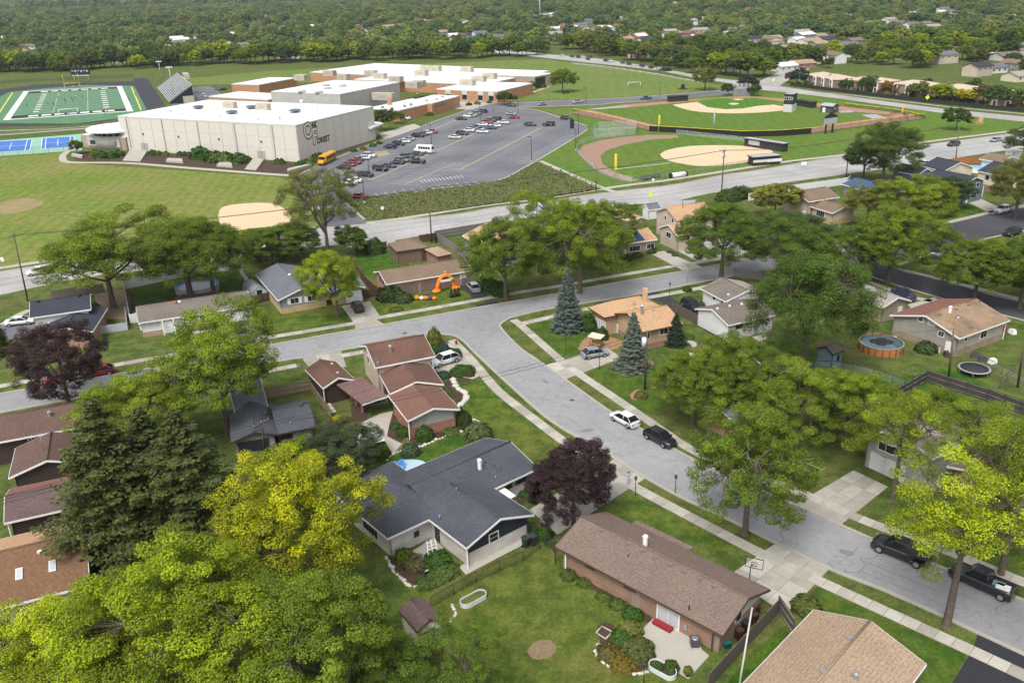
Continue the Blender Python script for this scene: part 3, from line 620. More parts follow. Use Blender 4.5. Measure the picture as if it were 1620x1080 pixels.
def brickm(name, ca, cb, mortar=(0.30, 0.27, 0.23)):
 if name in MATS: return MATS[name]
 m, nt, b = nodes_of(name); MATS[name] = m
 sx = N(nt, 'ShaderNodeSeparateXYZ'); g = N(nt, 'ShaderNodeNewGeometry'); nt.links.new(g.outputs['Position'], sx.inputs[0])
 ad = N(nt, 'ShaderNodeMath', operation='ADD'); nt.links.new(sx.outputs[0], ad.inputs[0]); nt.links.new(sx.outputs[1], ad.inputs[1])
 cx = N(nt, 'ShaderNodeCombineXYZ'); nt.links.new(ad.outputs[0], cx.inputs[0]); nt.links.new(sx.outputs[2], cx.inputs[1])
 br = N(nt, 'ShaderNodeTexBrick'); br.inputs['Scale'].default_value = 1.0; br.inputs['Brick Width'].default_value = 0.3; br.inputs['Row Height'].default_value = 0.1; br.inputs['Mortar Size'].default_value = 0.008
 br.inputs['Color1'].default_value = tuple(ca) + (1,); br.inputs['Color2'].default_value = tuple(cb) + (1,); br.inputs['Mortar'].default_value = mortar + (1,)
 nt.links.new(cx.outputs[0], br.inputs['Vector'])
 k = ramp(nt, noise(nt, pos(nt), 0.6, 4), [(0.3, (0.8,) * 3), (0.7, (1.12,) * 3)])
 nt.links.new(mixc(nt, 1.0, br.outputs[0], k.outputs[0], 'MULTIPLY'), b.inputs['Base Color']); b.inputs['Roughness'].default_value = 0.9
 return m
WHITE = plain('white_trim', (0.74, 0.73, 0.71), 0.5, 0.06, 0.8); CREAM = siding('cream_siding', (0.62, 0.55, 0.42))
DARKTRIM = plain('dark_trim', (0.045, 0.038, 0.035), 0.6); BROWNTRIM = plain('brown_trim', (0.09, 0.05, 0.035), 0.6)
WSIDE = siding('white_siding', (0.68, 0.68, 0.67)); GSIDE = siding('grey_siding', (0.24, 0.25, 0.27)); BSIDE = siding('blue_siding', (0.13, 0.16, 0.21))
TSIDE = siding('tan_siding', (0.33, 0.26, 0.19)); SAGE = siding('sage_siding', (0.33, 0.35, 0.31)); DKBROWN = siding('dark_brown_siding', (0.05, 0.03, 0.024)); NAVY = siding('navy_siding', (0.017, 0.021, 0.032), .3, True)
BEIGE = siding('beige_siding', (0.5, 0.42, 0.33)); MAUVE = siding('mauve_siding', (0.36, 0.31, 0.28)); GREENGREY = siding('green_grey_siding', (0.30, 0.31, 0.27)); YBRICK = brickm('yellow_brick', (0.52, 0.37, 0.17), (0.46, 0.32, 0.15))
RBRICK = brickm('red_brick', (0.34, 0.125, 0.07), (0.27, 0.10, 0.06)); BRBRICK = brickm('brown_brick', (0.29, 0.16, 0.10), (0.21, 0.115, 0.075)); WBRICK = brickm('white_brick', (0.56, 0.53, 0.48), (0.51, 0.48, 0.43), (0.46, 0.44, 0.40))
PBRICK = brickm('pink_brick', (0.40, 0.20, 0.15), (0.34, 0.17, 0.13)); OBRICK = brickm('orange_brick', (0.44, 0.21, 0.10), (0.38, 0.18, 0.085), (0.36, 0.25, 0.17)); DBRICK = brickm('dark_brick', (0.15, 0.09, 0.07), (0.11, 0.07, 0.055))
R_BLUE = shingle('blue_grey_shingle', (0.062, 0.066, 0.08), (0.10, 0.103, 0.115), 0.45); R_BROWN = shingle('brown_shingle', (0.168, 0.123, 0.10)); R_TAN = shingle('tan_shingle', (0.43, 0.27, 0.155), None, 0.25)
R_RUST = shingle('rust_shingle', (0.135, 0.074, 0.054), (0.07, 0.042, 0.033), 0.55); R_RUST2 = shingle('rust_brown_shingle', (0.155, 0.083, 0.06), (0.2, 0.105, 0.07), 0.35); R_MAUVE = shingle('mauve_shingle', (0.122, 0.083, 0.08)); R_MAR = shingle('maroon_shingle', (0.118, 0.074, 0.06))
R_DARK = shingle('charcoal_shingle', (0.042, 0.046, 0.06)); R_GREY = shingle('grey_shingle', (0.13, 0.135, 0.155)); R_GBR = shingle('grey_brown_shingle', (0.165, 0.14, 0.12), (0.10, 0.085, 0.075), 0.5); R_WARM = shingle('weathered_brown_shingle', (0.19, 0.135, 0.095), (0.12, 0.085, 0.06), 0.5)
R_LTAN = shingle('light_tan_shingle', (0.31, 0.225, 0.155)); R_STAIN = shingle('stained_tan_shingle', (0.27, 0.19, 0.12), (0.11, 0.08, 0.055), 0.75); R_ROSE = shingle('rose_brown_shingle', (0.20, 0.095, 0.072)); R_PALE = shingle('pale_grey_shingle', (0.30, 0.265, 0.24)); R_PLUM = shingle('plum_grey_shingle', (0.075, 0.062, 0.07))
R_BLUET = shingle('bright_blue_roofing', (0.045, 0.09, 0.19), (0.06, 0.1, 0.18), .3, .15)
def glass_mat(name, col, rough=0.12):
 m, nt, b = nodes_of(name); MATS[name] = m
 b.inputs['Base Color'].default_value = tuple(col) + (1,); b.inputs['Roughness'].default_value = rough; b.inputs['Specular IOR Level'].default_value = 0.4
 return m
GLASS = glass_mat('window_glass', (0.022, 0.026, 0.032)); CURTAIN = plain('curtained_glass', (0.42, 0.44, 0.45), 0.2, 0.1); METAL = plain('galvanised_metal', (0.42, 0.43, 0.45), 0.4, 0.1, metal=0.7); BLACK = plain('black_plastic', (0.018, 0.018, 0.02), 0.5)
GARAGE = siding('garage_door_white', (0.66, 0.66, 0.65), 0.5, amt=.12)
class House:
 """one building: wings with walls and roofs, and the pieces fixed to them"""
 def __init__(s, name, label, px, cat='house', group=None, z=0.0):
  o = G(px[0], px[1], z); s.off = Vector((o.x, o.y, 0))
  s.root = thing(name, label, cat, s.off, 0, group); s.w = []
 def part(s, mb, name, m=None, parent=None):
  o = mb.build(name, m, parent or s.root, off=s.off)
  return o
 def wing(s, P0, P1, P2, ze, roof='gable', ridge='u', rise=None, over=0.5, rm=None, rm2=None, wm=None, gm=None, lower=None, trim=None, slope=0.3, thick=0.16, wall=True, z0=0.0, fascia=True, roofname='roof', ends=(1, 1)):
  O = G(P0[0], P0[1], ze); A = G(P1[0], P1[1], ze) if not isinstance(P1, (int, float)) else None
  u = Vector((A.x - O.x, A.y - O.y, 0)); Lu = u.length; u.normalize(); v = Vector((-u.y, u.x, 0))
  if isinstance(P2, (int, float)):
   if v.y < 0: v = -v
   Lv = float(P2)
  else:
   B = G(P2[0], P2[1], ze) - O
   if B.dot(v) < 0: v = -v
   Lv = abs(B.dot(v))
  O = Vector((O.x, O.y, 0))
  ccw = u.cross(v).z > 0
  def at(a, b_, z): p = O + u * a + v * b_; return Vector((p.x, p.y, z))
  half = (Lv if ridge == 'u' else Lu) / 2
  if rise is None: rise = half * slope
  trim = trim or WHITE
  W_ = dict(O=O, u=u, v=v, Lu=Lu, Lv=Lv, ze=ze, over=over, rise=rise, ridge=ridge, at=at, roof=roof, half=half)
  s.w.append(W_)
  def flip(q): return q if ccw else q[::-1]
  pit = rise / half
  # roof
  if roof in ('gable',):
   def rp(a, c, dz=0):   # a along the ridge, c across
    z = ze + min(c, (Lv if ridge == 'u' else Lu) - c) * pit + dz
    return at(a, c, z) if ridge == 'u' else at(c, a, z)
   La, Lc = (Lu, Lv) if ridge == 'u' else (Lv, Lu)
   for k, (c0, c1) in enumerate(((0, Lc/2), (Lc, Lc/2))):
    mb = MB()
    q = [rp(0, c0), rp(La, c0), rp(La, c1), rp(0, c1)]; t = [p + Vector((0, 0, thick)) for p in q]
    if (u.cross(v).z > 0) != (c0 == 0) != (ridge == 'v'): q, t = q[::-1], t[::-1]
    mb.hexa(q, t); s.part(mb, roofname + '_slope', (rm2 if k and rm2 else rm))
   mb = MB(); mb.tube(rp(0, Lc/2, thick + .01), rp(La, Lc/2, thick + .01), .13, .13, 6); s.part(mb, 'ridge_cap', rm)
   if fascia:
    for c0 in (0, Lc):
     sg = -1 if c0 == 0 else 1
     a, e = rp(0, c0), rp(La, c0); n = (v if ridge == 'u' else u) * (sg * .05)
     mb = MB(); q = [a, e, e + n, a + n]
     mb.prism([(p.x, p.y) for p in q], ze - .09, ze + thick - .02); s.part(mb, 'fascia', trim)
    for a0 in [e for e, on in zip((0, La), ends) if on]:
     sg = -1 if a0 == 0 else 1
     n = (u if ridge == 'u' else v) * (sg * .05)
     for c0 in (0, Lc):
      p, q = rp(a0, c0), rp(a0, Lc/2); up_, dn = Vector((0, 0, thick - .01)), Vector((0, 0, -.1))
      mb = MB(); mb.hexa([p + dn, q + dn, q + dn + n, p + dn + n], [p + up_, q + up_, q + up_ + n, p + up_ + n]); s.part(mb, 'rake_board', trim)
  elif roof == 'hip':
   La, Lc = (Lu, Lv) if ridge == 'u' else (Lv, Lu); h2 = min(Lc / 2, La / 2 - .1)
   def hp(a, c, z): return at(a, c, z) if ridge == 'u' else at(c, a, z)
   zt = ze + rise + thick; e = [hp(0, 0, ze + thick), hp(La, 0, ze + thick), hp(La, Lc, ze + thick), hp(0, Lc, ze + thick)]; r0, r1 = hp(h2, Lc/2, zt), hp(La - h2, Lc/2, zt)
   for q in ((e[0], e[1], r1, r0), (e[1], e[2], r1), (e[2], e[3], r0, r1), (e[3], e[0], r0)):
    mb = MB(); low = [p - Vector((0, 0, thick)) for p in q]
    nrm = (q[1]-q[0]).cross(q[2]-q[0]); q = list(q) if nrm.z > 0 else list(q)[::-1]
    mb.poly(q); mb.poly([p - Vector((0, 0, thick)) for p in q][::-1])
    for i in range(len(q)): mb.poly([q[i] - Vector((0, 0, thick)), q[(i+1) % len(q)] - Vector((0, 0, thick)), q[(i+1) % len(q)], q[i]])
    s.part(mb, roofname + '_slope', rm)
   if fascia:
    for i in range(4):
     a, c = e[i], e[(i+1) % 4]; d = (c - a).normalized(); n = Vector((d.y, -d.x, 0)) * .05
     if (a + n - (e[0] + e[2]) / 2).length < (a - (e[0] + e[2]) / 2).length: n = -n
     mb = MB(); mb.prism([(p.x, p.y) for p in (a, c, c + n, a + n)], ze - .08, ze + thick - .015); s.part(mb, 'fascia', trim)
  elif roof == 'flat':
   mb = MB(); q = [at(0, 0, ze), at(Lu, 0, ze), at(Lu, Lv, ze), at(0, Lv, ze)]; mb.prism([(p.x, p.y) for p in q], ze, ze + thick); s.part(mb, roofname, rm)
   if fascia:
    c = (q[0] + q[2]) / 2
    for i in range(4):
     a, e = q[i], q[(i+1) % 4]; d = (e - a).normalized(); n = Vector((d.y, -d.x, 0)) * .06
     if (a + n - c).length < (a - c).length: n = -n
     mb = MB(); mb.prism([(p.x, p.y) for p in (a, e, e + n, a + n)], ze - .12, ze + thick + .04); s.part(mb, 'fascia', trim)
  elif roof == 'shed':
   q = [at(0, 0, ze), at(Lu, 0, ze), at(Lu, Lv, ze + rise), at(0, Lv, ze + rise)]
   if not ccw: q = q[::-1]
   mb = MB(); mb.hexa(q, [p + Vector((0, 0, thick)) for p in q]); s.part(mb, roofname, rm)
   mb = MB(); a, e = at(0, 0, 0), at(Lu, 0, 0); n = v * -.05; mb.prism([(p.x, p.y) for p in (a, e, e + n, a + n)], ze - .06, ze + thick - .02); s.part(mb, 'fascia', trim)
  # walls
  if wall:
   o_ = over; lz = lower[0] if lower else z0
   cor = [(o_, o_), (Lu - o_, o_), (Lu - o_, Lv - o_), (o_, Lv - o_)]
   top = ze - .02 + (o_ * pit if roof == 'gable' else 0.0)
   for i in range(4):
    (a0, b0), (a1, b1) = cor[i], cor[(i+1) % 4]
    pts = [at(a0, b0, lz), at(a1, b1, lz), at(a1, b1, top), at(a0, b0, top)]
    if roof == 'gable':
     g = (ridge == 'u' and i in (1, 3)) or (ridge == 'v' and i in (0, 2))
     if g: pts = [pts[0], pts[1], pts[2], (pts[2] + pts[3]) / 2 + Vector((0, 0, (half - o_) * pit)), pts[3]]
     else: g = False
    else: g = False
    n_in = {0: v, 1: -u, 2: -v, 3: u}[i] * .18
    mb = MB(); back = [p + n_in for p in pts]
    if not ccw: pts, back = pts[::-1], back[::-1]
    mb.poly(pts); mb.poly(back[::-1])
    for k in range(len(pts)): mb.poly([pts[(k+1) % len(pts)], pts[k], back[k], back[(k+1) % len(back)]])
    s.part(mb, 'wall', (gm if g and gm else wm))
    if lower:
     pts = [at(a0, b0, z0), at(a1, b1, z0), at(a1, b1, lz - .002), at(a0, b0, lz - .002)]
     out = -n_in / .18 * .04; mb = MB()
     q = [pts[0] + out, pts[1] + out, pts[1] + n_in, pts[0] + n_in]
     mb.prism([(p.x, p.y) for p in q], z0, lz - .002); s.part(mb, 'lower_wall', lower[1])
  return W_
 def hit(s, w, side, x, y, out=0.0):
  u, v, O, o_ = w['u'], w['v'], w['O'], w['over']
  if side[0] == 'u': n = u if side == 'u1' else -u; P = O + u * ((w['Lu'] - o_) if side == 'u1' else o_)
  else: n = v if side == 'v1' else -v; P = O + v * ((w['Lv'] - o_) if side == 'v1' else o_)
  d = ray(x, y); t = (P - CAMP).dot(n) / d.dot(n)
  return CAMP + d * t + n * out, n, Vector((-n.y, n.x, 0))
 def win(s, w, side, x, y, wd=1.2, ht=1.1, frame=None, pane=None, nx=2, ny=1, name='window', z=None):
  c, n, t = s.hit(w, side, x, y)
  if z is not None: c.z = z
  def bx(mb, a0, a1, z0, z1, d0, d1):
   q = [c + t * a0 + n * d0, c + t * a1 + n * d0, c + t * a1 + n * d1, c + t * a0 + n * d1]
   mb.prism([(p.x, p.y) for p in q], c.z + z0, c.z + z1)
  mb = MB(); bx(mb, -wd/2 - .1, wd/2 + .1, -ht/2 - .1, ht/2 + .1, -.05, .05); f = s.part(mb, name, frame or WHITE)
  for i in range(nx):
   for j in range(ny):
    a0 = -wd/2 + wd * i / nx + .03; a1 = -wd/2 + wd * (i + 1) / nx - .03; z0 = -ht/2 + ht * j / ny + .03; z1 = -ht/2 + ht * (j + 1) / ny - .03
    mb = MB(); bx(mb, a0, a1, z0, z1, 0, .065); s.part(mb, 'pane', pane or GLASS, f)
  return f
 def door(s, w, side, x, y, wd=0.95, ht=2.05, m=None, base=0.08, name='door', frame=None):
  c, n, t = s.hit(w, side, x, y)
  def bx(a0, a1, z0, z1, d0, d1):
   mb = MB(); q = [c + t * a0 + n * d0, c + t * a1 + n * d0, c + t * a1 + n * d1, c + t * a0 + n * d1]
   mb.prism([(p.x, p.y) for p in q], z0, z1); return mb
  f = s.part(bx(-wd/2, wd/2, base, base + ht, -.05, .06), name, m or WHITE)
  if wd < 1.5: s.part(bx(wd/2 - .16, wd/2 - .08, base + ht*.45, base + ht*.5, .06, .12), 'handle', METAL, f)
  else:
   for k in range(4): s.part(bx(-wd/2 + .06, wd/2 - .06, base + .05 + k * ht/4, base + (k+1) * ht/4 - .02, .06, .085), 'panel', m or GARAGE, f)
  return f
 def box_on_wall(s, w, side, x, y, wd, ht, dp, m, name):
  c, n, t = s.hit(w, side, x, y); mb = MB()
  q = [c - t * wd/2, c + t * wd/2, c + t * wd/2 + n * dp, c - t * wd/2 + n * dp]
  mb.prism([(p.x, p.y) for p in q], c.z - ht/2, c.z + ht/2); return s.part(mb, name, m)
 def roofz(s, w, p):
  c = (p - w['O']).dot(w['v'] if w['ridge'] == 'u' else w['u']); L = w['Lv'] if w['ridge'] == 'u' else w['Lu']
  if w['roof'] == 'gable': return w['ze'] + max(0, min(c, L - c)) * w['rise'] / w['half'] + .16
  if w['roof'] == 'hip':
   a = (p - w['O']).dot(w['u'] if w['ridge'] == 'u' else w['v']); La = w['Lu'] if w['ridge'] == 'u' else w['Lv']
   return w['ze'] + max(0, min(c, L - c, a, La - a)) * w['rise'] / w['half'] + .16
  return w['ze'] + .16
 def onroof(s, w, x, y):
  z = w['ze'] + 1
  for _ in range(12): p = G(x, y, z); z = s.roofz(w, p)
  return G(x, y, z)
 def vent(s, w, x, y, kind='box', m=None, h=None):
  p = s.onroof(w, x, y); mb = MB()
  if kind == 'box': mb.box(p.x-.18, p.x+.18, p.y-.18, p.y+.18, p.z-.15, p.z+.16); nm = 'roof_vent'
  elif kind == 'pipe': mb.tube((p.x, p.y, p.z-.1), (p.x, p.y, p.z+(h or .4)), .06, .06, 6); nm = 'vent_pipe'
  elif kind == 'stack':
   h = h or 1.1; mb.tube((p.x, p.y, p.z-.2), (p.x, p.y, p.z+h), .24, .24, 6, smooth=False); mb.tube((p.x, p.y, p.z+h-.1), (p.x, p.y, p.z+h+.05), .3, .2, 6, smooth=False); nm = 'flue'
  elif kind == 'chimney': mb.box(p.x-.4, p.x+.4, p.y-.35, p.y+.35, p.z-.5, p.z+(h or 1.3)); nm = 'chimney'
  elif kind == 'dome': mb.lathe([(.3, -.1), (.3, .1), (.2, .22), (.05, .27)], 8, c=p); nm = 'roof_vent'
  return s.part(mb, nm, m or METAL)
 def spout(s, w, a, b_, m=None, h=None):
  """downspout at a corner given in wing fractions"""
  p = w['O'] + w['u'] * (w['Lu'] * a) + w['v'] * (w['Lv'] * b_); mb = MB()
  mb.box(p.x-.06, p.x+.06, p.y-.06, p.y+.06, 0.05, (h or w['ze']) + .03); return s.part(mb, 'downspout', m or WHITE)
 def slab_roof(s, pts, z, t, m, name='porch_roof'):
  mb = MB(); mb.prism([(p.x, p.y) for p in W(pts, z)], z, z + t); return s.part(mb, name, m)
 def post(s, x, y, h, m=None, r=.08, z0=0):
  p = G(x, y); mb = MB(); mb.box(p.x-r, p.x+r, p.y-r, p.y+r, z0, h); return s.part(mb, 'post', m or WHITE)
# blue-grey ranch house in the middle
h = House('ranch_house', 'ranch house with blue grey shingle roof, white brick walls and dark navy gable', (700, 830))
wM = h.wing((851, 742), (690, 817), (783, 687.5), 2.7, rm=R_BLUE, wm=WBRICK, over=.55, ends=(1, 0))
wL = h.wing((613, 853), (722, 803), (516, 774), 2.68, roof='hip', ridge='u', rm=R_BLUE, wm=WBRICK, over=.55, rise=1.75)
wX = h.wing((738, 868), (845, 815), (662, 808), 2.66, ridge='v', rm=R_BLUE, wm=WBRICK, gm=WBRICK, over=.55, rise=1.5, roofname='front_roof', ends=(1, 0))
wB = h.wing((550, 760), (588, 745), (590, 800), 2.5, ridge='v', rm=R_BLUE, wm=WBRICK, over=.3, roofname='rear_roof', ends=(0, 0))
mb = MB(); La = wX['Lu'] - 1.1
pts = [wX['at'](a, .535, z) for a, z in ((.56, 1.55), (wX['Lu'] - .56, 1.55), (wX['Lu'] - .56, 2.72), (wX['Lu'] / 2, 4.05), (.56, 2.72))]
mb.poly(pts); mb.poly([p + wX['v'] * .04 for p in pts][::-1])
for k in range(5): mb.poly([pts[(k+1) % 5], pts[k], pts[k] + wX['v'] * .04, pts[(k+1) % 5] + wX['v'] * .04])
h.part(mb, 'gable_boards', NAVY)
h.win(wX, 'v0', 781, 849, 1.1, 1.0, nx=1, ny=2)
for i in range(5): h.win(wL, 'u0', 577 + i*4.6, 827 + i*4.4, .6, 1.15, nx=1, name='bow_window')
for x, y in ((838, 752), (824, 758.5)): h.win(wM, 'v0', x, y, 1.9, .7, DARKTRIM, GLASS, 2)
h.win(wM, 'v0', 812, 764.5, 1.2, .6, WHITE, CURTAIN, 1); h.win(wM, 'v0', 804, 768.5, 1.2, .6, DARKTRIM, GLASS, 1)
h.win(wL, 'v0', 659, 844, .45, .5, DARKTRIM, nx=1); h.door(wX, 'u0', 692, 842, .9, 2.0, DARKTRIM)
h.vent(wM, 759, 741, 'stack', WHITE, 1.2); h.vent(wM, 768, 732, 'pipe', BLACK, .25); h.vent(wM, 782, 737, 'pipe', BLACK, .2); h.vent(wM, 784, 756, 'pipe', METAL, .3); h.vent(wX, 722, 775, 'pipe', METAL, .3); h.vent(wX, 696, 822, 'pipe', METAL, .6)
h.vent(wM, 681, 739, 'pipe', BLACK, .1); h.vent(wM, 664, 741, 'pipe', BLACK, .1)
h.spout(wX, .02, .02); h.slab_roof([(788, 775), (797, 771), (816, 784), (806, 790)], 2.2, .06, WHITE, 'awning')
# brick ranch house
h = House('ranch_house', 'brown brick ranch house with long brown shingle roof and concrete patio', (1050, 920))
w = h.wing((1143.3, 1006.7), (878.3, 865.8), (1216, 932.5), 2.5, rm=R_BROWN, wm=plain('tan_frieze', (0.46, 0.43, 0.38)), gm=plain('grey_gable', (0.44, 0.44, 0.43)), lower=(1.75, BRBRICK), trim=BROWNTRIM, over=.6, slope=.36)
h.slab_roof([(1000, 829), (1008, 823.5), (1098, 867), (1090, 872)], 2.55, .14, R_BROWN)
for x, y in ((951.7, 839), (994, 860.5), (1015, 871.5), (1037, 882.5), (1060.5, 894), (1082.5, 904.5), (1106, 916), (1130, 928)): h.vent(w, x, y, 'box', plain('brown_vent', (.2, .13, .12)))
h.vent(w, 1020.5, 862, 'stack', WHITE, 1.1); h.vent(w, 994, 880, 'pipe', BLACK, .3); h.vent(w, 1090, 964, 'pipe', BLACK, .5)
h.win(w, 'v0', 933.5, 900, 1.1, .5, DARKTRIM, nx=1, z=2.0); h.win(w, 'v0', 996.5, 933, 1.2, .5, DARKTRIM, nx=1, z=2.0)
d = h.win(w, 'v0', 1057, 976, 2.3, 1.95, WHITE, CURTAIN, 2, name='sliding_door', z=1.1)
h.box_on_wall(w, 'v0', 1086, 990, .35, .6, .2, METAL, 'electric_meter'); h.win(w, 'u0', 1168, 975, .9, .8, WHITE, nx=1)
h.spout(w, .06, .045, BROWNTRIM); h.spout(w, .94, .03, WHITE); h.spout(w, .045, .95, BROWNTRIM)
# tan house at the bottom
h = House('bungalow', 'bungalow with broad light tan shingle roof beside the wooden fence', (1330, 1050))
w = h.wing((1287, 966), (1465, 1052), (1130, 1150), 2.7, ridge='v', rm=R_LTAN, wm=BEIGE, slope=.33)
h.vent(w, 1343, 1010.5, 'box'); h.vent(w, 1302, 1063.5, 'box'); h.vent(w, 1353, 1072, 'stack', METAL, .6)
# brown corner house
h = House('split_level_house', 'split level corner house with rust brown roofs, carport and red brick gable', (640, 620))
w2 = h.wing((594, 582.5), (688.3, 564.2), (567, 547.5), 4.4, rm=R_RUST, wm=BEIGE, over=.45, slope=.36, rm2=R_RUST2)
w1 = h.wing((617, 624), (702, 609), (588, 590), 3.0, ridge='v', rm=R_RUST, wm=DKBROWN, over=.4, slope=.3)
wr = h.wing((645, 667), (727.5, 648.3), (611, 626), 2.75, ridge='v', rm=R_RUST2, wm=RBRICK, gm=GREENGREY, lower=(1.5, RBRICK), over=.55, slope=.28)
h.wing((573, 641), (614, 627.5), (549, 607), 2.45, roof='shed', rise=.25, rm=shingle('rose_carport_shingle', (.17, .10, .09)), wall=False, roofname='carport_roof')
for x, y in ((573.5, 652), (564, 641), (556, 631), (552, 623)): h.post(x, y, 2.5, TANBED, .16)
h.vent(w2, 618, 556, 'stack', METAL, 1.0); h.vent(w2, 598, 574, 'box', METAL); h.win(w2, 'u0', 583, 568, .9, 1.0, nx=1); h.spout(w2, .97, .04)
h.spout(wr, .02, .02); h.door(w1, 'u0', 605, 640, .9, 2.0, BROWNTRIM)
g = House('garage', 'small detached garage with rust brown gable roof', (525, 600), 'garage')
w = g.wing((511, 615), (562, 602), (491.7, 583), 2.7, ridge='v', rm=R_RUST, wm=DKBROWN, over=.35, slope=.42)
g.vent(w, 525, 576, 'box', plain('pale_vent', (.5, .4, .36))); g.vent(w, 534, 590, 'box', plain('pale_vent', (.5, .4, .36))); g.spout(w, .02, .02)
# grey cottage
h = House('cottage', 'mauve sided cottage with dark blue grey roof behind the utility pole', (430, 690))
wb = h.wing((366, 701), (441, 688), 9.0, 2.8, ridge='v', rm=R_BLUE, wm=MAUVE, trim=DARKTRIM, lower=(.7, BRBRICK), slope=.3)
wa = h.wing((440, 688), (500, 676), 8.5, 2.85, rm=R_BLUE, wm=MAUVE, trim=DARKTRIM, lower=(.7, BRBRICK), slope=.34)
h.win(wb, 'v0', 402, 705, 3.6, 1.5, DARKTRIM, nx=3); h.win(wa, 'v0', 452, 690, 1.6, .6, DARKTRIM); h.vent(wa, 420, 653, 'dome', DARKTRIM); h.vent(wa, 476.5, 641, 'dome', DARKTRIM); h.vent(wa, 460, 671, 'pipe', METAL); h.spout(wa, .97, .05, DARKTRIM)
h2 = House('house', 'house with dark grey roof hidden behind the leaning street tree', (400, 640))
h2.wing((424, 645), (372, 655), 12.0, 3.0, rm=R_GREY, wm=MAUVE, slope=.34)
# brown row at the left edge
h = House('row_house', 'dark brown house with long maroon roof and thin white flue', (60, 690))
w = h.wing((133, 675.5), (-70, 713), 8.2, 3.3, rm=R_MAR, wm=DKBROWN, slope=.42); h.vent(w, 80, 660, 'stack', METAL, .9); h.vent(w, 118, 669, 'pipe', BLACK, .2); h.spout(w, .03, .03)
h = House('row_house', 'dark brown gabled house with television antenna on its maroon roof', (80, 720))
w = h.wing((14, 757), (140, 732), (20, 711), 2.9, ridge='v', rm=R_MAR, wm=DKBROWN, slope=.30)
mb = MB(); p = h.onroof(w, 69, 712); q = p + Vector((0, 0, 2.2)); mb.tube(p, q, .03, .03, 5); ax = Vector((.75, .66, 0)).normalized(); mb.tube(q - ax*1.5, q + ax*1.5, .025, .025, 4)
for k in range(9): c = q + ax*(-1.4 + .35*k); pp = Vector((-ax.y, ax.x, 0)) * (.9 - .06*k); mb.tube(c - pp, c + pp, .018, .018, 4)
h.part(mb, 'antenna', METAL)
h = House('row_house', 'dark brown house with long mauve roof under the spruce', (80, 800))
w = h.wing((7, 828.5), (152, 796), 7.4, 3.2, rm=R_MAUVE, wm=DKBROWN, slope=.30, rm2=R_ROSE); h.spout(w, .03, .03)
h = House('row_house', 'house with tan brown roof and two white skylights', (60, 920))
w = h.wing((-60, 978), (142, 927), (-75, 871), 2.9, rm=shingle('umber_shingle', (.17, .095, .055)), rm2=R_TAN, wm=BEIGE, slope=.35)
for x, y in ((30.5, 908), (83, 895.5)):
 p = h.onroof(w, x, y); d = w['v']; mb = MB(); M = Matrix.Translation(p) @ Matrix.Rotation(math.atan2(w['u'].y, w['u'].x), 4, 'Z') @ Matrix.Rotation(.33, 4, 'X'); mb.box(-.3, .3, -.65, .65, -.05, .14, None, M); sk = h.part(mb, 'skylight', WHITE)
 mb = MB(); mb.box(-.24, .24, -.58, .58, .1, .155, None, M); h.part(mb, 'pane', CURTAIN, sk)
h.vent(w, 117, 861, 'stack', WHITE, .5); h.vent(w, 63, 873, 'box', WHITE)
# white ranch house and its neighbours
h = House('ranch_house', 'long white ranch house with grey brown roof and attached garage', (300, 500))
w = h.wing((219, 512), (399, 484), 9.0, 2.7, rm=R_GBR, wm=WSIDE, lower=(.9, brickm('buff_brick', (.40, .27, .16), (.34, .23, .14))), slope=.30, over=.35)
h.win(w, 'v0', 333.5, 501, 3.6, 1.5, WHITE, GLASS, 3, 2); h.door(w, 'v0', 379, 498, 4.2, 2.2, GARAGE, name='garage_door'); h.win(w, 'v0', 238, 515, 3.2, .9, WHITE, CURTAIN, 3); h.door(w, 'v0', 306, 511, .95, 2.0, METAL); h.door(w, 'v0', 270, 516, 2.6, 2.0, WSIDE, name='porch_screen')
for x in (261, 278, 294): h.post(x, 530 - (x-261)*.17, 2.6)
h.vent(w, 276, 478.5, 'chimney', RBRICK, .2); h.vent(w, 284, 477.5, 'dome', WHITE)
h = House('house', 'grey sided house on yellow brick base with white shuttered windows', (480, 480))
w = h.wing((440, 476), (519, 461.5), (415, 433), 2.8, ridge='v', rm=R_GREY, wm=GSIDE, gm=GSIDE, lower=(1.15, YBRICK), over=.45, slope=.32)
wg = h.wing((522, 463), (578, 455), 12.0, 2.7, ridge='v', rm=R_GREY, wm=GSIDE, lower=(.9, YBRICK), slope=.32)
for x, y in ((466, 475.5), (493, 471.5)):
 h.win(w, 'v0', x, y, 1.5, 1.0, WHITE, nx=2)
 for dx in (-1, 1): h.box_on_wall(w, 'v0', x + dx*9.3, y - dx*1.4, .5, 1.15, .06, WHITE, 'shutter')
h.door(wg, 'v0', 560, 471, 3.0, 2.2, GARAGE, name='garage_door'); h.vent(w, 458, 434.5, 'dome', WHITE); h.vent(w, 438, 439.5, 'pipe', BLACK, .15); h.vent(w, 466, 444.5, 'pipe', BLACK, .15); h.vent(w, 470.5, 452, 'pipe', BLACK, .15); h.vent(w, 481, 433, 'dome', WHITE)
h = House('split_level_house', 'white house with charcoal roof behind the purple leaved tree', (100, 500))
w = h.wing((47, 504), (144, 490), 9.0, 4.2, rm=R_DARK, wm=WSIDE, slope=.3); wl_ = h.wing((62, 533), (147, 525), (72, 497), 2.7, ridge='v', rm=R_DARK, wm=PBRICK, slope=.26)
h.vent(w, 60, 477, 'dome', BLACK); h.vent(w, 91, 473, 'pipe', BLACK, .3); h.vent(w, 104, 474, 'pipe', BLACK, .4); h.vent(w, 125, 468, 'dome', BLACK)
h = House('ranch_house', 'brown brick ranch house with weathered roof behind the orange inflatable arch', (680, 450))
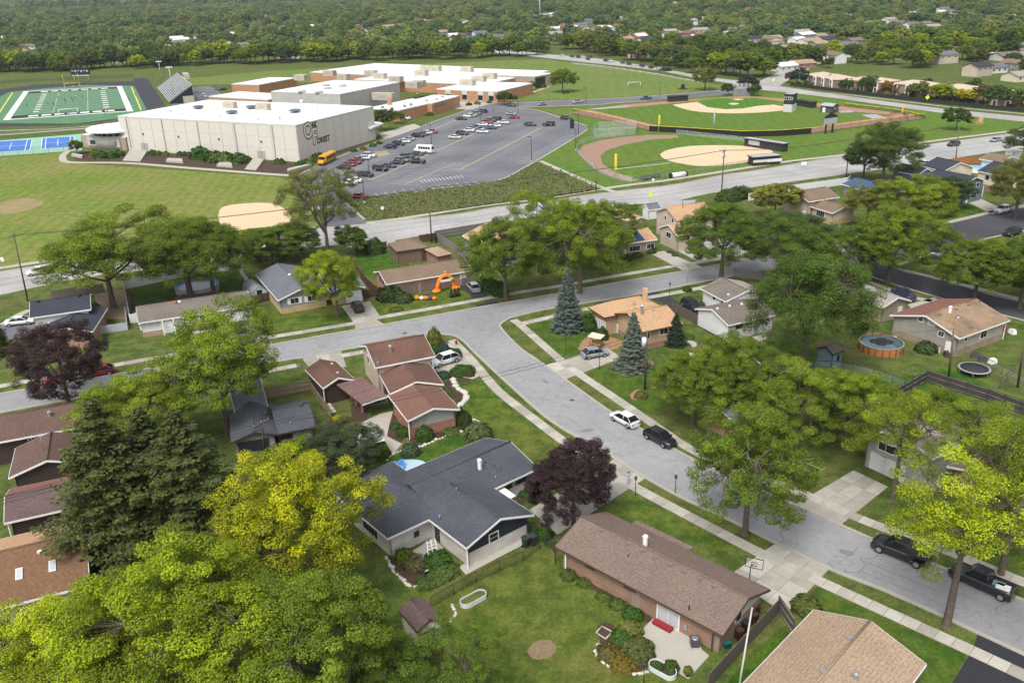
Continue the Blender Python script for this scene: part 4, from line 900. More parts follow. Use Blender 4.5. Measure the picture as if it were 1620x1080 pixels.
w = h.wing((611, 450.5), (748, 428.5), 8.6, 2.7, rm=R_WARM, wm=PBRICK, gm=PBRICK, over=.35, trim=WHITE, slope=.30)
h.win(w, 'v0', 733, 436, 1.2, 1.1, WHITE, CURTAIN, 2); h.win(w, 'v0', 706, 439, 2.4, 1.2, DARKTRIM, GLASS, 2); h.door(w, 'v0', 722, 446, .95, 2.0, PBRICK)
for x, y in ((645, 458), (682, 452)): h.box_on_wall(w, 'v0', x, y, 4.2, 2.1, .06, DBRICK, 'screen_wall')
h.box_on_wall(w, 'v0', 740, 442, 2.6, 2.2, .05, DBRICK, 'brick_panel'); h.vent(w, 650, 420, 'pipe', METAL); h.vent(w, 658, 423, 'box', METAL); h.win(w, 'u0', 602, 441, .6, .9, DARKTRIM, nx=1); h.win(w, 'u0', 606, 445, .6, .9, DARKTRIM, nx=1)
g = House('garage', 'detached brown garage with hipped roof beside the main road', (650, 400), 'garage')
w = g.wing((627.5, 399), (677.5, 392), (612.5, 386), 2.8, roof='hip', rm=R_WARM, wm=siding('brown_siding', (.17, .11, .08)), over=.3, trim=BROWNTRIM, slope=.42); g.door(w, 'v0', 671, 401, 1.2, 2.0, BROWNTRIM)
g = House('shed', 'small brown brick outbuilding with pale hipped roof', (695, 405), 'shed')
g.wing((692.5, 407), (716, 402.5), (676, 394), 2.4, roof='hip', rm=R_LTAN, wm=BRBRICK, over=.3, trim=BROWNTRIM, slope=.3)
# houses behind the street trees
h = House('house', 'tan roofed house with grey gable behind the round street tree', (820, 385))
w = h.wing((784, 404), (866, 390), 17.0, 2.8, ridge='v', rm=R_TAN, wm=GSIDE, slope=.34); h.win(w, 'v0', 848, 392, 1.1, 1.0)
h = House('house', 'dark grey house with pale green deck toys behind the tall street trees', (890, 370))
h.wing((868, 383), (935, 371), 12.0, 2.8, rm=R_GBR, wm=GSIDE, slope=.34)
h = House('house', 'beige gabled house standing behind the solar panel house', (1000, 350))
w = h.wing((1000, 352), (1026, 347), 19.0, 3.6, ridge='v', rm=R_TAN, wm=BEIGE, slope=.34)
h = House('ranch_house', 'tan ranch house with blue solar panels on its roof', (1000, 385))
w = h.wing((955, 392), (1040, 379.5), 8.8, 2.8, rm=R_TAN, wm=siding('taupe_siding', (.36, .31, .25)), lower=(.7, BRBRICK), slope=.36, over=.4)
h.win(w, 'v0', 1004, 393, 2.6, 1.1, WHITE, GLASS, 3); h.win(w, 'v0', 1029, 389, 1.8, 1.0, WHITE, GLASS, 2); h.door(w, 'v0', 988, 401, .95, 2.0, WHITE)
SOLAR = glass_mat('solar_cell', (0.02, 0.045, 0.16), .25)
sl_u, sl_v = w['u'], (w['v'] + Vector((0, 0, w['rise']/w['half']))).normalized(); nrm = sl_u.cross(sl_v); nrm = nrm if nrm.z > 0 else -nrm
u0 = (G(968, 390, 2.9) - w['O']).dot(w['u'])
for i in range(7):
 for j in range(2):
  c = w['O'] + sl_u * (u0 + .85 + i * 1.13) + Vector((0, 0, w['ze'] + .24)) + sl_v * (1.05 + j * 1.75); mb = MB()
  q = [c + sl_u*a*.53 + sl_v*b_*.83 for a, b_ in ((-1, -1), (1, -1), (1, 1), (-1, 1))]; mb.hexa(q, [p + nrm * .05 for p in q]); h.part(mb, 'solar_panel', SOLAR)
h = House('split_level_house', 'beige two storey gabled house with white garage wing', (1070, 370))
wu = h.wing((1071, 349.5), (1132, 341), (1041, 334), 5.0, rm=R_TAN, wm=BEIGE, trim=BEIGE, slope=.4, over=.3); wl_ = h.wing((1072, 374), (1112, 368), (1035, 361.5), 3.4, rm=R_TAN, wm=BEIGE, slope=.4, over=.3)
h.win(wu, 'u0', 1053, 344, .7, .9, nx=1); h.win(wu, 'u0', 1064.5, 349, .7, .9, nx=1); h.win(wl_, 'u0', 1058, 371.5, 1.8, 1.1); h.win(wl_, 'v0', 1086, 376, 1.6, 1.1); h.vent(wu, 1080, 328, 'pipe', BLACK, 1.4); h.vent(wu, 1070, 333, 'box', BLACK)
g = House('shed', 'small white shed with dark roof beside the main road', (1035, 335), 'shed'); g.wing((1026, 333), (1046, 330.5), 3.4, 2.3, rm=R_GREY, wm=WSIDE, over=.15, slope=.6)
# tan split level with spruces
h = House('split_level_house', 'tan split level house with orange tan roof between two blue spruces', (1000, 520))
wb = h.wing((956, 503.5), (1046, 486), (926, 488), 3.3, roof='hip', rm=R_TAN, wm=siding('buff_siding', (.42, .29, .17)), trim=BROWNTRIM, over=.5, rise=1.5)
wf = h.wing((1017, 526.5), (1081, 513), (952, 500), 3.3, rm=R_TAN, wm=siding('buff_siding', (.42, .29, .17)), lower=(1.0, BRBRICK), trim=BROWNTRIM, over=.55, slope=.34)
for i in range(4): h.win(wb, 'u0', 944.5 + i*3.9, 510 + i*2.0, .5, 1.5, WHITE, CURTAIN, 1)
for i in range(3): h.win(wf, 'u0', 967 + i*4.5, 514.5 + i*2.4, .65, 1.2, WHITE, CURTAIN, 1)
h.win(wf, 'v0', 1024, 531, .9, 1.0, WHITE, GLASS, 1); h.win(wf, 'v0', 1050, 524, 1.5, .9, WHITE, GLASS, 2); h.vent(wf, 1015, 497, 'stack', METAL, 1.6); h.vent(wb, 1020, 473, 'chimney', YBRICK, 1.9); h.vent(wf, 1033, 491, 'box', METAL); h.vent(wb, 983, 483, 'box', METAL); h.vent(wb, 1004, 481, 'box', METAL); h.vent(wb, 1027, 476, 'box', METAL)
# white-sided ranch to its right
h = House('ranch_house', 'white sided ranch house with warm grey roofs beside the black driveway', (1170, 500))
wf = h.wing((1152, 515.5), (1228, 499), (1107.5, 487.5), 2.8, rm=R_GBR, wm=WBRICK, gm=WSIDE, over=.3, slope=.30)
wb = h.wing((1148, 478), (1108, 457), (1212, 464), 3.0, rm=R_GBR, wm=WSIDE, over=.35, slope=.30, rm2=R_PALE)
h.win(wf, 'v0', 1169.5, 516, 1.3, .6, DARKTRIM, nx=2); h.win(wf, 'v0', 1184, 512.5, 1.6, .6, WHITE, nx=2); h.door(wf, 'v0', 1197, 516, 1.0, 2.0, METAL); h.win(wb, 'v0', 1130, 471, .8, .7, nx=1); h.win(wb, 'v0', 1143, 477, .8, .7, nx=1)
h.vent(wf, 1191.5, 481, 'chimney', RBRICK, .7)
for x, y in ((1134.5, 488), (1154, 484), (1173, 481), (1152, 466)): h.vent(wf, x, y, 'box', WHITE) if y > 470 else h.vent(wb, x, y, 'box', WHITE)
h.spout(wf, .02, .03)
# tan and brown roofed house
h = House('ranch_house', 'taupe house with one brown and one stained tan roof slope', (1510, 520))
w = h.wing((1518, 536.5), (1598, 507.5), (1431, 491.7), 3.2, rm=R_STAIN, rm2=R_ROSE, wm=siding('taupe_siding', (.36, .31, .25)), gm=siding('greige_siding', (.30, .28, .24)), lower=(1.1, brickm('taupe_brick', (.30, .21, .15), (.25, .18, .13))), over=.5, slope=.30)
h.win(w, 'u0', 1457, 504, .8, .8, nx=1, ny=2); h.win(w, 'u0', 1474, 509.5, 1.0, .9, pane=CURTAIN, nx=1); h.win(w, 'u0', 1489, 528, .9, .8, nx=2); h.door(w, 'u0', 1502, 539, 1.0, 2.0, WHITE)
h.win(w, 'v0', 1556, 528, 1.6, 1.3, WHITE, GLASS, 2); h.win(w, 'v0', 1528, 536, .7, .7, WHITE, GLASS, 1); h.vent(w, 1502.5, 494, 'stack', WHITE, 1.0); h.vent(w, 1516, 503, 'dome', METAL)
for x, y in ((1487, 497.5), (1512.5, 489.5), (1532, 483), (1549, 477.5), (1538, 518)): h.vent(w, x, y, 'box', plain('brown_vent', (.2, .13, .12)))
h.spout(w, .97, .03)
h = House('house', 'tan gabled house with pale roof beside the fresh asphalt street', (1410, 480))
w = h.wing((1397, 487.5), (1442, 476.5), (1338, 458), 2.8, ridge='v', rm=R_PALE, wm=TSIDE, slope=.36); h.door(w, 'v0', 1424, 488, 1.0, 2.0, WHITE)
# houses under the trees at the right
h = House('house', 'sage green two storey house with white windows under the street trees', (1420, 740))
w = h.wing((1476, 727), (1545, 690), (1346, 690), 4.8, rm=R_PALE, wm=SAGE, over=.4, slope=.28)
h.win(w, 'u0', 1402, 708, 1.9, 1.0, WHITE, GLASS, 2); h.win(w, 'u0', 1424, 716, 1.9, 1.0, WHITE, GLASS, 2); h.win(w, 'u0', 1413, 694, .5, .5, WHITE, WSIDE, 1); h.door(w, 'u0', 1412, 742, 3.2, 2.2, GARAGE, name='garage_door'); h.door(w, 'u0', 1390, 730, 2.2, 2.2, GARAGE, name='garage_door')
h = House('house', 'grey brown roofed house beyond the yellowing street maple', (1560, 760)); w = h.wing((1582, 781), (1650, 752), (1486, 743), 2.8, rm=R_GBR, wm=BRBRICK, slope=.3)
h = House('house', 'house with plum grey hipped roof below the tall elm', (1240, 580), 'house'); h.wing((1226, 591), (1276, 583), (1200, 567), 3.0, roof='hip', rm=R_PLUM, wm=BEIGE, slope=.5)
h = House('house', 'red brick house with grey roof hidden under the street trees', (1170, 650)); h.wing((1166, 672), (1225, 647), (1118, 636), 2.9, rm=R_GREY, wm=RBRICK, slope=.3)
# upper right houses
h = House('garage', 'blue gabled outbuilding with small white window', (1460, 275), 'garage'); w = h.wing((1451, 278), (1479, 273), (1435, 266), 2.8, ridge='v', rm=R_DARK, wm=BSIDE, over=.25, slope=.4); h.win(w, 'v0', 1466, 280, 1.2, .7); h.door(w, 'v0', 1454, 283, 1.0, 2.0)
h = House('house', 'cream house with charcoal roof behind the blue split level', (1490, 265)); h.wing((1493, 271.5), (1456, 263), (1526, 262), 3.0, rm=R_DARK, wm=CREAM, over=.3, slope=.34)
h = House('split_level_house', 'blue split level house with charcoal roof and paired white windows', (1530, 300))
w = h.wing((1527.5, 292.5), (1559, 286), (1484, 276), 5.0, ridge='v', rm=R_DARK, wm=BSIDE, over=.35, slope=.34); wl_ = h.wing((1497, 302), (1526, 297), 10.0, 2.7, rm=R_DARK, wm=BSIDE, slope=.3)
h.win(w, 'v0', 1538, 293.5, 1.1, 1.0); h.win(w, 'v0', 1547, 292, 1.1, 1.0); h.win(w, 'v0', 1540, 308, 2.2, 1.3, WHITE, GLASS, 4); h.door(w, 'v0', 1530, 311, .9, 2.0, WHITE); h.post(1553, 312, 3.0)
h = House('house', 'pale yellow two storey house with charcoal roof and stone base', (1575, 285)); w = h.wing((1594, 281), (1545, 271), (1624, 270), 4.6, rm=R_DARK, wm=CREAM, lower=(1.6, BRBRICK), over=.3, slope=.34); h.win(w, 'v0', 1562, 281, .9, .9, DARKTRIM, nx=1); h.win(w, 'v0', 1579, 284.5, .9, .9, DARKTRIM, nx=1)
h = House('house', 'white house with brown roof beside the main road', (1575, 255)); h.wing((1583, 258), (1549, 252), (1600, 250), 3.0, rm=R_WARM, wm=WSIDE, slope=.3)
g = House('shed', 'small white shed beside the main road fence', (1610, 245), 'shed'); g.wing((1604, 240), (1618, 238), 3.0, 2.2, roof='flat', rm=METAL, wm=WSIDE, over=.1)
h = House('house', 'low house with bright blue roof behind the white fence', (1370, 300)); h.wing((1401, 313), (1331, 291.5), (1414, 297), 2.8, rm=R_BLUET, wm=GSIDE, slope=.26)
h = House('split_level_house', 'yellow brick split level house with brown roofs', (1300, 330)); wu = h.wing((1279, 320), (1328, 312.5), 9.5, 4.2, rm=R_WARM, wm=BEIGE, slope=.32); wl_ = h.wing((1317, 338), (1281, 327), (1346, 329), 2.9, rm=R_WARM, wm=BEIGE, gm=BEIGE, lower=(1.2, YBRICK), slope=.3)
h.win(wl_, 'v0', 1298, 338, 2.6, 1.3, WHITE, GLASS, 4); h.win(wu, 'v0', 1288, 326, 1.2, 1.0); h.door(wu, 'v0', 1272, 336, .95, 2.0, WHITE)
# ---------------------------------------------------------------- vegetation
def leaf_mat(name, trans=0.3, far=False):
 m, nt, b = nodes_of(name); MATS[name] = m
 oi = N(nt, 'ShaderNodeObjectInfo'); at = N(nt, 'ShaderNodeAttribute'); at.attribute_name = 'tone'
 base = oi.outputs['Color']
 if far: base = ramp(nt, oi.outputs['Random'], [(0.0, (.075, .13, .04)), (.22, (.14, .21, .05)), (.4, (.08, .135, .05)), (.55, (.22, .26, .05)), (.68, (.10, .165, .05)), (.8, (.18, .2, .055)), (.9, (.06, .10, .04)), (1.0, (.16, .23, .05))]).outputs[0]
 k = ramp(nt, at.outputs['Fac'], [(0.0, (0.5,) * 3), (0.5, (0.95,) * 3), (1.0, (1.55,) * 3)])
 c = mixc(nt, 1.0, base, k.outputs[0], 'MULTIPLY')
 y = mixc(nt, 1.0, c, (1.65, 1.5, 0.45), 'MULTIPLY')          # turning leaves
 f = N(nt, 'ShaderNodeMath', operation='SUBTRACT'); f.inputs[0].default_value = 1.0; nt.links.new(oi.outputs['Alpha'], f.inputs[1])
 g = ramp(nt, at.outputs['Fac'], [(0.40, (0, 0, 0)), (0.85, (1, 1, 1))])
 mm = N(nt, 'ShaderNodeMath', operation='MULTIPLY'); nt.links.new(f.outputs[0], mm.inputs[0]); nt.links.new(g.outputs[0], mm.inputs[1])
 c = mixc(nt, mm.outputs[0], c, y)
 r = ramp(nt, oi.outputs['Random'], [(0, (0.82, 0.86, 0.9)), (0.5, (1, 1, 1)), (1, (1.18, 1.1, 0.95))])
 c = mixc(nt, 1.0, c, r.outputs[0], 'MULTIPLY')
 nt.links.new(c, b.inputs['Base Color']); b.inputs['Roughness'].default_value = 0.65; b.inputs['Specular IOR Level'].default_value = 0.25
 tr = N(nt, 'ShaderNodeBsdfTranslucent'); nt.links.new(c, tr.inputs[0])
 ms = N(nt, 'ShaderNodeMixShader'); ms.inputs[0].default_value = trans
 nt.links.new(b.outputs[0], ms.inputs[1]); nt.links.new(tr.outputs[0], ms.inputs[2]); nt.links.new(ms.outputs[0], nt.nodes['Material Output'].inputs['Surface'])
 return m
LEAF = leaf_mat('leaves'); FARLEAF = leaf_mat('far_leaves', .25, True); NEEDLE = leaf_mat('needles', 0.12)
BARK = plain('bark', (0.105, 0.085, 0.065), 0.95, 0.35, 1.5, fine=.2, fscale=9, bmp=.6); PALEBARK = plain('pale_dead_wood', (0.34, 0.31, 0.26), 0.95, 0.2)
def quads(c, nrm, size, rng, asp=0.62):
 """one leaf spray (a quad) per centre, facing nrm"""
 n = len(c); nrm = nrm / np.maximum(np.linalg.norm(nrm, axis=1, keepdims=True), 1e-6)
 t = rng.normal(size=(n, 3)); t -= (t * nrm).sum(1, keepdims=True) * nrm; t /= np.maximum(np.linalg.norm(t, axis=1, keepdims=True), 1e-6)
 b_ = np.cross(nrm, t); s = size[:, None]
 fold = nrm * s * 0.18
 v = np.stack([c + t*s, c + b_*s*asp + fold, c - t*s*.9, c - b_*s*asp + fold], 1)
 return v.reshape(-1, 3)
def crown(seed, R=5.5, H=9.0, z0=3.0, nc=90, nl=240, ls=.2, lobes=5, gap=.25, flat=.7, droop=0.0, shell=.5, cr=(.12, .23), nz=.55, tv=.55):
 rng = np.random.default_rng(seed)
 ld = rng.normal(size=(lobes, 3)); ld[:, 2] *= .6; ld /= np.linalg.norm(ld, axis=1, keepdims=True); la = rng.uniform(.1, .34, lobes)
 cs = []; tries = 0
 while len(cs) < nc and tries < 20000:
  tries += 1
  d = rng.normal(size=3); d /= np.linalg.norm(d)
  if d[2] < -.55: continue
  k = .82 + (la * np.maximum(0, ld @ d) ** 3).sum() - gap * max(0, math.sin(d[0]*5.1 + seed) * math.sin(d[1]*4.7 + seed*2) * math.sin(d[2]*4.3 + seed*3)) * 1.6
  r = k * rng.uniform(shell, 1.0) ** .5
  p = np.array([d[0]*R*r, d[1]*R*r, z0 + H*.42 + d[2]*H*.5*r])
  if p[2] < z0 - .3: continue
  rc = R * rng.uniform(*cr)
  if any(np.linalg.norm((p - q[0]) * (1, 1, 1.2)) < (rc + q[1]) * .62 for q in cs[-90:]): continue
  cs.append((p, rc, rng.uniform(), d))
 V, T = [], []
 for p, rc, tn, d in cs:
  n = int(nl * (rc / (R*(cr[0]+cr[1])/2)) ** 2)
  dr = rng.normal(size=(n, 3)); dr /= np.linalg.norm(dr, axis=1, keepdims=True)
  rr = rng.uniform(.35, 1.0, (n, 1)) ** .5 * (1 + rng.normal(0, .12, (n, 1)))
  c = p + dr * rr * rc * np.array([1.15, 1.15, flat])
  if droop: c[:, 2] -= droop * rng.uniform(0, 1, n) ** 2 * rc * 2.2
  nr = dr + np.array([0, 0, .9]) + rng.normal(0, nz, (n, 3))
  V.append(quads(c, nr, ls * rng.uniform(.65, 1.35, n), rng))
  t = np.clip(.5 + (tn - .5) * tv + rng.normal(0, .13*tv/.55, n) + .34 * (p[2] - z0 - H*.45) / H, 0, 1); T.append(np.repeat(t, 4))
 return np.concatenate(V), np.concatenate(T), cs
def limbs(seed, cs, z0, H, tr, lean=(0, 0), nfrac=.55, thick=1.0):
 """trunk and branches reaching the leaf clumps"""
 rng = np.random.default_rng(seed + 99); mb = MB()
 fork = Vector((lean[0]*.5, lean[1]*.5, z0 * 1.0)); top = Vector((lean[0], lean[1], z0 + H * .45))
 mb.tube((0, 0, -.1), (0, 0, .25), tr*1.5, tr*1.1, 9, caps=False); mb.tube((0, 0, .25), fork, tr*1.1, tr*.8, 9, caps=False); mb.tube(fork, top, tr*.8, tr*.4, 7, caps=False)
 mains = []
 order = sorted(range(len(cs)), key=lambda i: cs[i][0][2])
 az = [(2*math.pi*k/7 + rng.uniform(-.3, .3)) for k in range(7)]
 for k, a in enumerate(az):
  st = fork.lerp(top, rng.uniform(0, .7)); rr = max(abs(c[0][0]) for c in cs) * rng.uniform(.4, .6)
  e = Vector((math.cos(a)*rr, math.sin(a)*rr, z0 + H*rng.uniform(.3, .6))); md = st.lerp(e, .5) + Vector((0, 0, -.25))
  mb.tube(st, md, tr*.42*thick, tr*.3*thick, 6, caps=False); mb.tube(md, e, tr*.3*thick, tr*.18*thick, 6, caps=False); mains.append((md, e))
 for i in order:
  if rng.uniform() > nfrac: continue
  p = Vector(cs[i][0]); best = min(((p - q).length, q) for m in mains for q in (m[0], m[1], m[0].lerp(m[1], .5), top))[1]
  md = best.lerp(p, .55) + Vector(rng.normal(0, .2, 3)); mb.tube(best, md, tr*.14*thick, tr*.1*thick, 5, caps=False); mb.tube(md, p, tr*.1*thick, tr*.04, 4, caps=False)
 return mb
def spruce(seed, H=12.0, R=2.8, nl=1.0, ls=.16, z0=.4, dens=1.0, jag=.15):
 rng = np.random.default_rng(seed); V, T = [], []; mb = MB(); mb.tube((0, 0, -.1), (0, 0, H*.96), H*.022, .03, 8, caps=False)
 z = z0
 while z < H*.985:
  f = 1 - (z - z0) / (H - z0); r = R * (f ** .82) * rng.uniform(.97 - jag, .97 + jag) + .12; nb = max(5, int(12 * f + 5))
  for k in range(nb):
   a = 2*math.pi*(k + rng.uniform(-.35, .35)) / nb + z; rr = r * rng.uniform(.9 - jag, .95 + jag); n = max(5, int(rr * 34 * nl))
   s = rng.uniform(.12, 1, n) ** .75; w = rr * .26 * (1.15 - s) + .05
   off = rng.normal(0, 1, n) * w; zz = z + rr * (-.20 * s + .16 * s**2) + rng.normal(0, .05, n) - np.abs(off) * .25
   c = np.stack([math.cos(a)*rr*s - math.sin(a)*off, math.sin(a)*rr*s + math.cos(a)*off, zz], 1)
   nr = np.array([math.cos(a)*.35, math.sin(a)*.35, 1.0]) + rng.normal(0, .38, (n, 3)); V.append(quads(c, nr, ls * rng.uniform(.7, 1.3, n), rng, .42))
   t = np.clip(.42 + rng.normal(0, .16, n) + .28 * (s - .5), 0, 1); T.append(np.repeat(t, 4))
   if f > .12 and k % 2 == 0: mb.tube((0, 0, z), (math.cos(a)*rr*.8, math.sin(a)*rr*.8, z - rr*.1), .04, .015, 4, caps=False)
  z += max(.22, R * .13 * (f * .8 + .35)) / dens
 return np.concatenate(V), np.concatenate(T), mb
VAR = {}
def variant(key, seed, tr=.3, lean=(0, 0), nfrac=.55, thick=1.0, dead=0, **kw):
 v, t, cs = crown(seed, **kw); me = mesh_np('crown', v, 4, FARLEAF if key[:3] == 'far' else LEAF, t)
 mb = limbs(seed, cs, kw.get('z0', 3.0), kw.get('H', 9.0), tr, lean, nfrac, thick); tm = mb.mesh('trunk', BARK)
 dm = None
 if dead:
  rng = np.random.default_rng(seed + 5); d = MB()
  for k in range(dead):
   p = Vector(cs[rng.integers(len(cs))][0]) * rng.uniform(.75, .95); o = Vector((p.x, p.y, 0)).normalized()
   for q in range(5):
    e = p + (o * rng.uniform(.8, 2.0) + Vector(rng.normal(0, .7, 3))); d.tube(p, e, .045, .015, 4, caps=False); d.tube(e, e + Vector(rng.normal(0, .5, 3)), .02, .008, 4, caps=False)
  dm = d.mesh('dead_branch', PALEBARK)
 VAR[key] = (me, tm, dm, kw.get('R', 5.5), kw.get('z0', 3.0) + kw.get('H', 9.0) * .94)
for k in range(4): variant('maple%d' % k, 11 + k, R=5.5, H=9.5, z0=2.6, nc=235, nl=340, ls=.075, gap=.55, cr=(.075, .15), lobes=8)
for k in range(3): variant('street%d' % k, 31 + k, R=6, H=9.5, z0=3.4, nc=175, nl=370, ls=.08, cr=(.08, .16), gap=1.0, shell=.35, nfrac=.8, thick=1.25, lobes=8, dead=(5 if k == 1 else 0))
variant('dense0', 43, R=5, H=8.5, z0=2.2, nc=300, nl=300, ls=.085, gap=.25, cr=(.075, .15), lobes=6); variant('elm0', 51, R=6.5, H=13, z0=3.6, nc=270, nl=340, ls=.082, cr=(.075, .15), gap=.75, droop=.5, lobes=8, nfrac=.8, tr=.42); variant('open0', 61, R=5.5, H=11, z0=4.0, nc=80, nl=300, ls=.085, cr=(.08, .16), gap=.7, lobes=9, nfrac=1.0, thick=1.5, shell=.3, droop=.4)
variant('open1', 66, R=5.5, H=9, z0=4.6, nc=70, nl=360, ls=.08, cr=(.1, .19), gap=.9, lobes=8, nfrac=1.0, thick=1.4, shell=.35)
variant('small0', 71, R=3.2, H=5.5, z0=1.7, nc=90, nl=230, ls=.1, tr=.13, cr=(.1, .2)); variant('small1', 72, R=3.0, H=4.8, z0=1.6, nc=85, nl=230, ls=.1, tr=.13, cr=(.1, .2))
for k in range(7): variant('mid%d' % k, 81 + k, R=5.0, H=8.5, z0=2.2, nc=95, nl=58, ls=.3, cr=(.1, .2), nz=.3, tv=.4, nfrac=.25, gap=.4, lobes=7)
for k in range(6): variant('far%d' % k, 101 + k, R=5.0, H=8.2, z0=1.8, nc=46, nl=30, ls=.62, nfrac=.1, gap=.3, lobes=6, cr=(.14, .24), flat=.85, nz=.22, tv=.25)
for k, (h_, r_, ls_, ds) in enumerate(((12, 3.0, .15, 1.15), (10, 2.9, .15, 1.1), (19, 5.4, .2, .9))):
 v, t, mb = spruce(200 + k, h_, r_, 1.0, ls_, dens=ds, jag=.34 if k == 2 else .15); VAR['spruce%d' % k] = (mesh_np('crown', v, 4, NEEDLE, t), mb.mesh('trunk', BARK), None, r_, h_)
def shrub_mesh(seed, R, H, n, ls, mat=None):
 rng = np.random.default_rng(seed); d = rng.normal(size=(n, 3)); d[:, 2] = np.abs(d[:, 2]) * 1.0 - .1; d /= np.linalg.norm(d, axis=1, keepdims=True)
 k = (rng.uniform(.55, 1.0, n) ** .4) * (1 + .13*np.sin(d[:, 0]*6 + seed)*np.sin(d[:, 1]*5 + seed)); c = d * k[:, None] * np.array([R, R, H]); c[:, 2] = np.maximum(c[:, 2], .03)
 v = quads(c, d + rng.normal(0, .45, (n, 3)), ls * rng.uniform(.7, 1.3, n), rng); return mesh_np('foliage', v, 4, mat or LEAF, np.repeat(np.clip(.5 + rng.normal(0, .18, n), 0, 1), 4))
SHR = {'round': shrub_mesh(1, 1.0, 1.5, 2600, .085), 'loose': shrub_mesh(2, 1.0, 1.25, 1500, .13), 'low': shrub_mesh(3, 1.0, .7, 1300, .11), 'far': shrub_mesh(4, 1.0, 1.3, 420, .26)}
_st = MB(); _st.tube((0, 0, -.05), (0, 0, .6), .05, .03, 5); STEM = _st.mesh('stem', BARK)
def place_tree(kind, x, y, h, r, col, label, cat='tree', group=None, rot=None, turn=0.0, name='tree', world=None):
 me, tm, dm, R, H = VAR[kind]; p = G(x, y) if world is None else world
 o = thing(name, label, cat, (p.x, p.y, 0), random.uniform(0, 6.28) if rot is None else rot, group)
 o.scale = (r / R, r / R, h / H)
 for nm, m in (('crown', me), ('trunk', tm), ('dead_branch', dm)):
  if m is None: continue
  c = bpy.data.objects.new(nm, m); link(c); c.parent = o; c.color = (col[0], col[1], col[2], 1.0 - turn)
  if nm == 'dead_branch': c['kind'] = 'stuff'
 return o
def shrub(kind, x, y, r, h, col, label, group=None, name='shrub', cat='shrub', turn=0.0):
 p = G(x, y); o = thing(name, label, cat, (p.x, p.y, 0), random.uniform(0, 6.28), group); hh = {'round': 1.5, 'loose': 1.25, 'low': .7, 'far': 1.3}[kind]
 for nm, m in (('foliage', SHR[kind]), ('stem', STEM)):
  c = bpy.data.objects.new(nm, m); link(c); c.parent = o; c.color = (col[0], col[1], col[2], 1 - turn)
  c.scale = (r, r, h / hh) if nm == 'foliage' else (1, 1, min(1, h))
 return o
GR = (0.1, 0.155, 0.017); GR2 = (0.137, 0.195, 0.016); DG = (0.068, 0.112, 0.022); YG = (0.22, 0.285, 0.012); YL = (0.31, 0.30, 0.009); OL = (0.15, 0.165, 0.034); PU = (0.055, 0.03, 0.031); BG = (0.12, 0.155, 0.125); NS = (0.072, 0.088, 0.02)
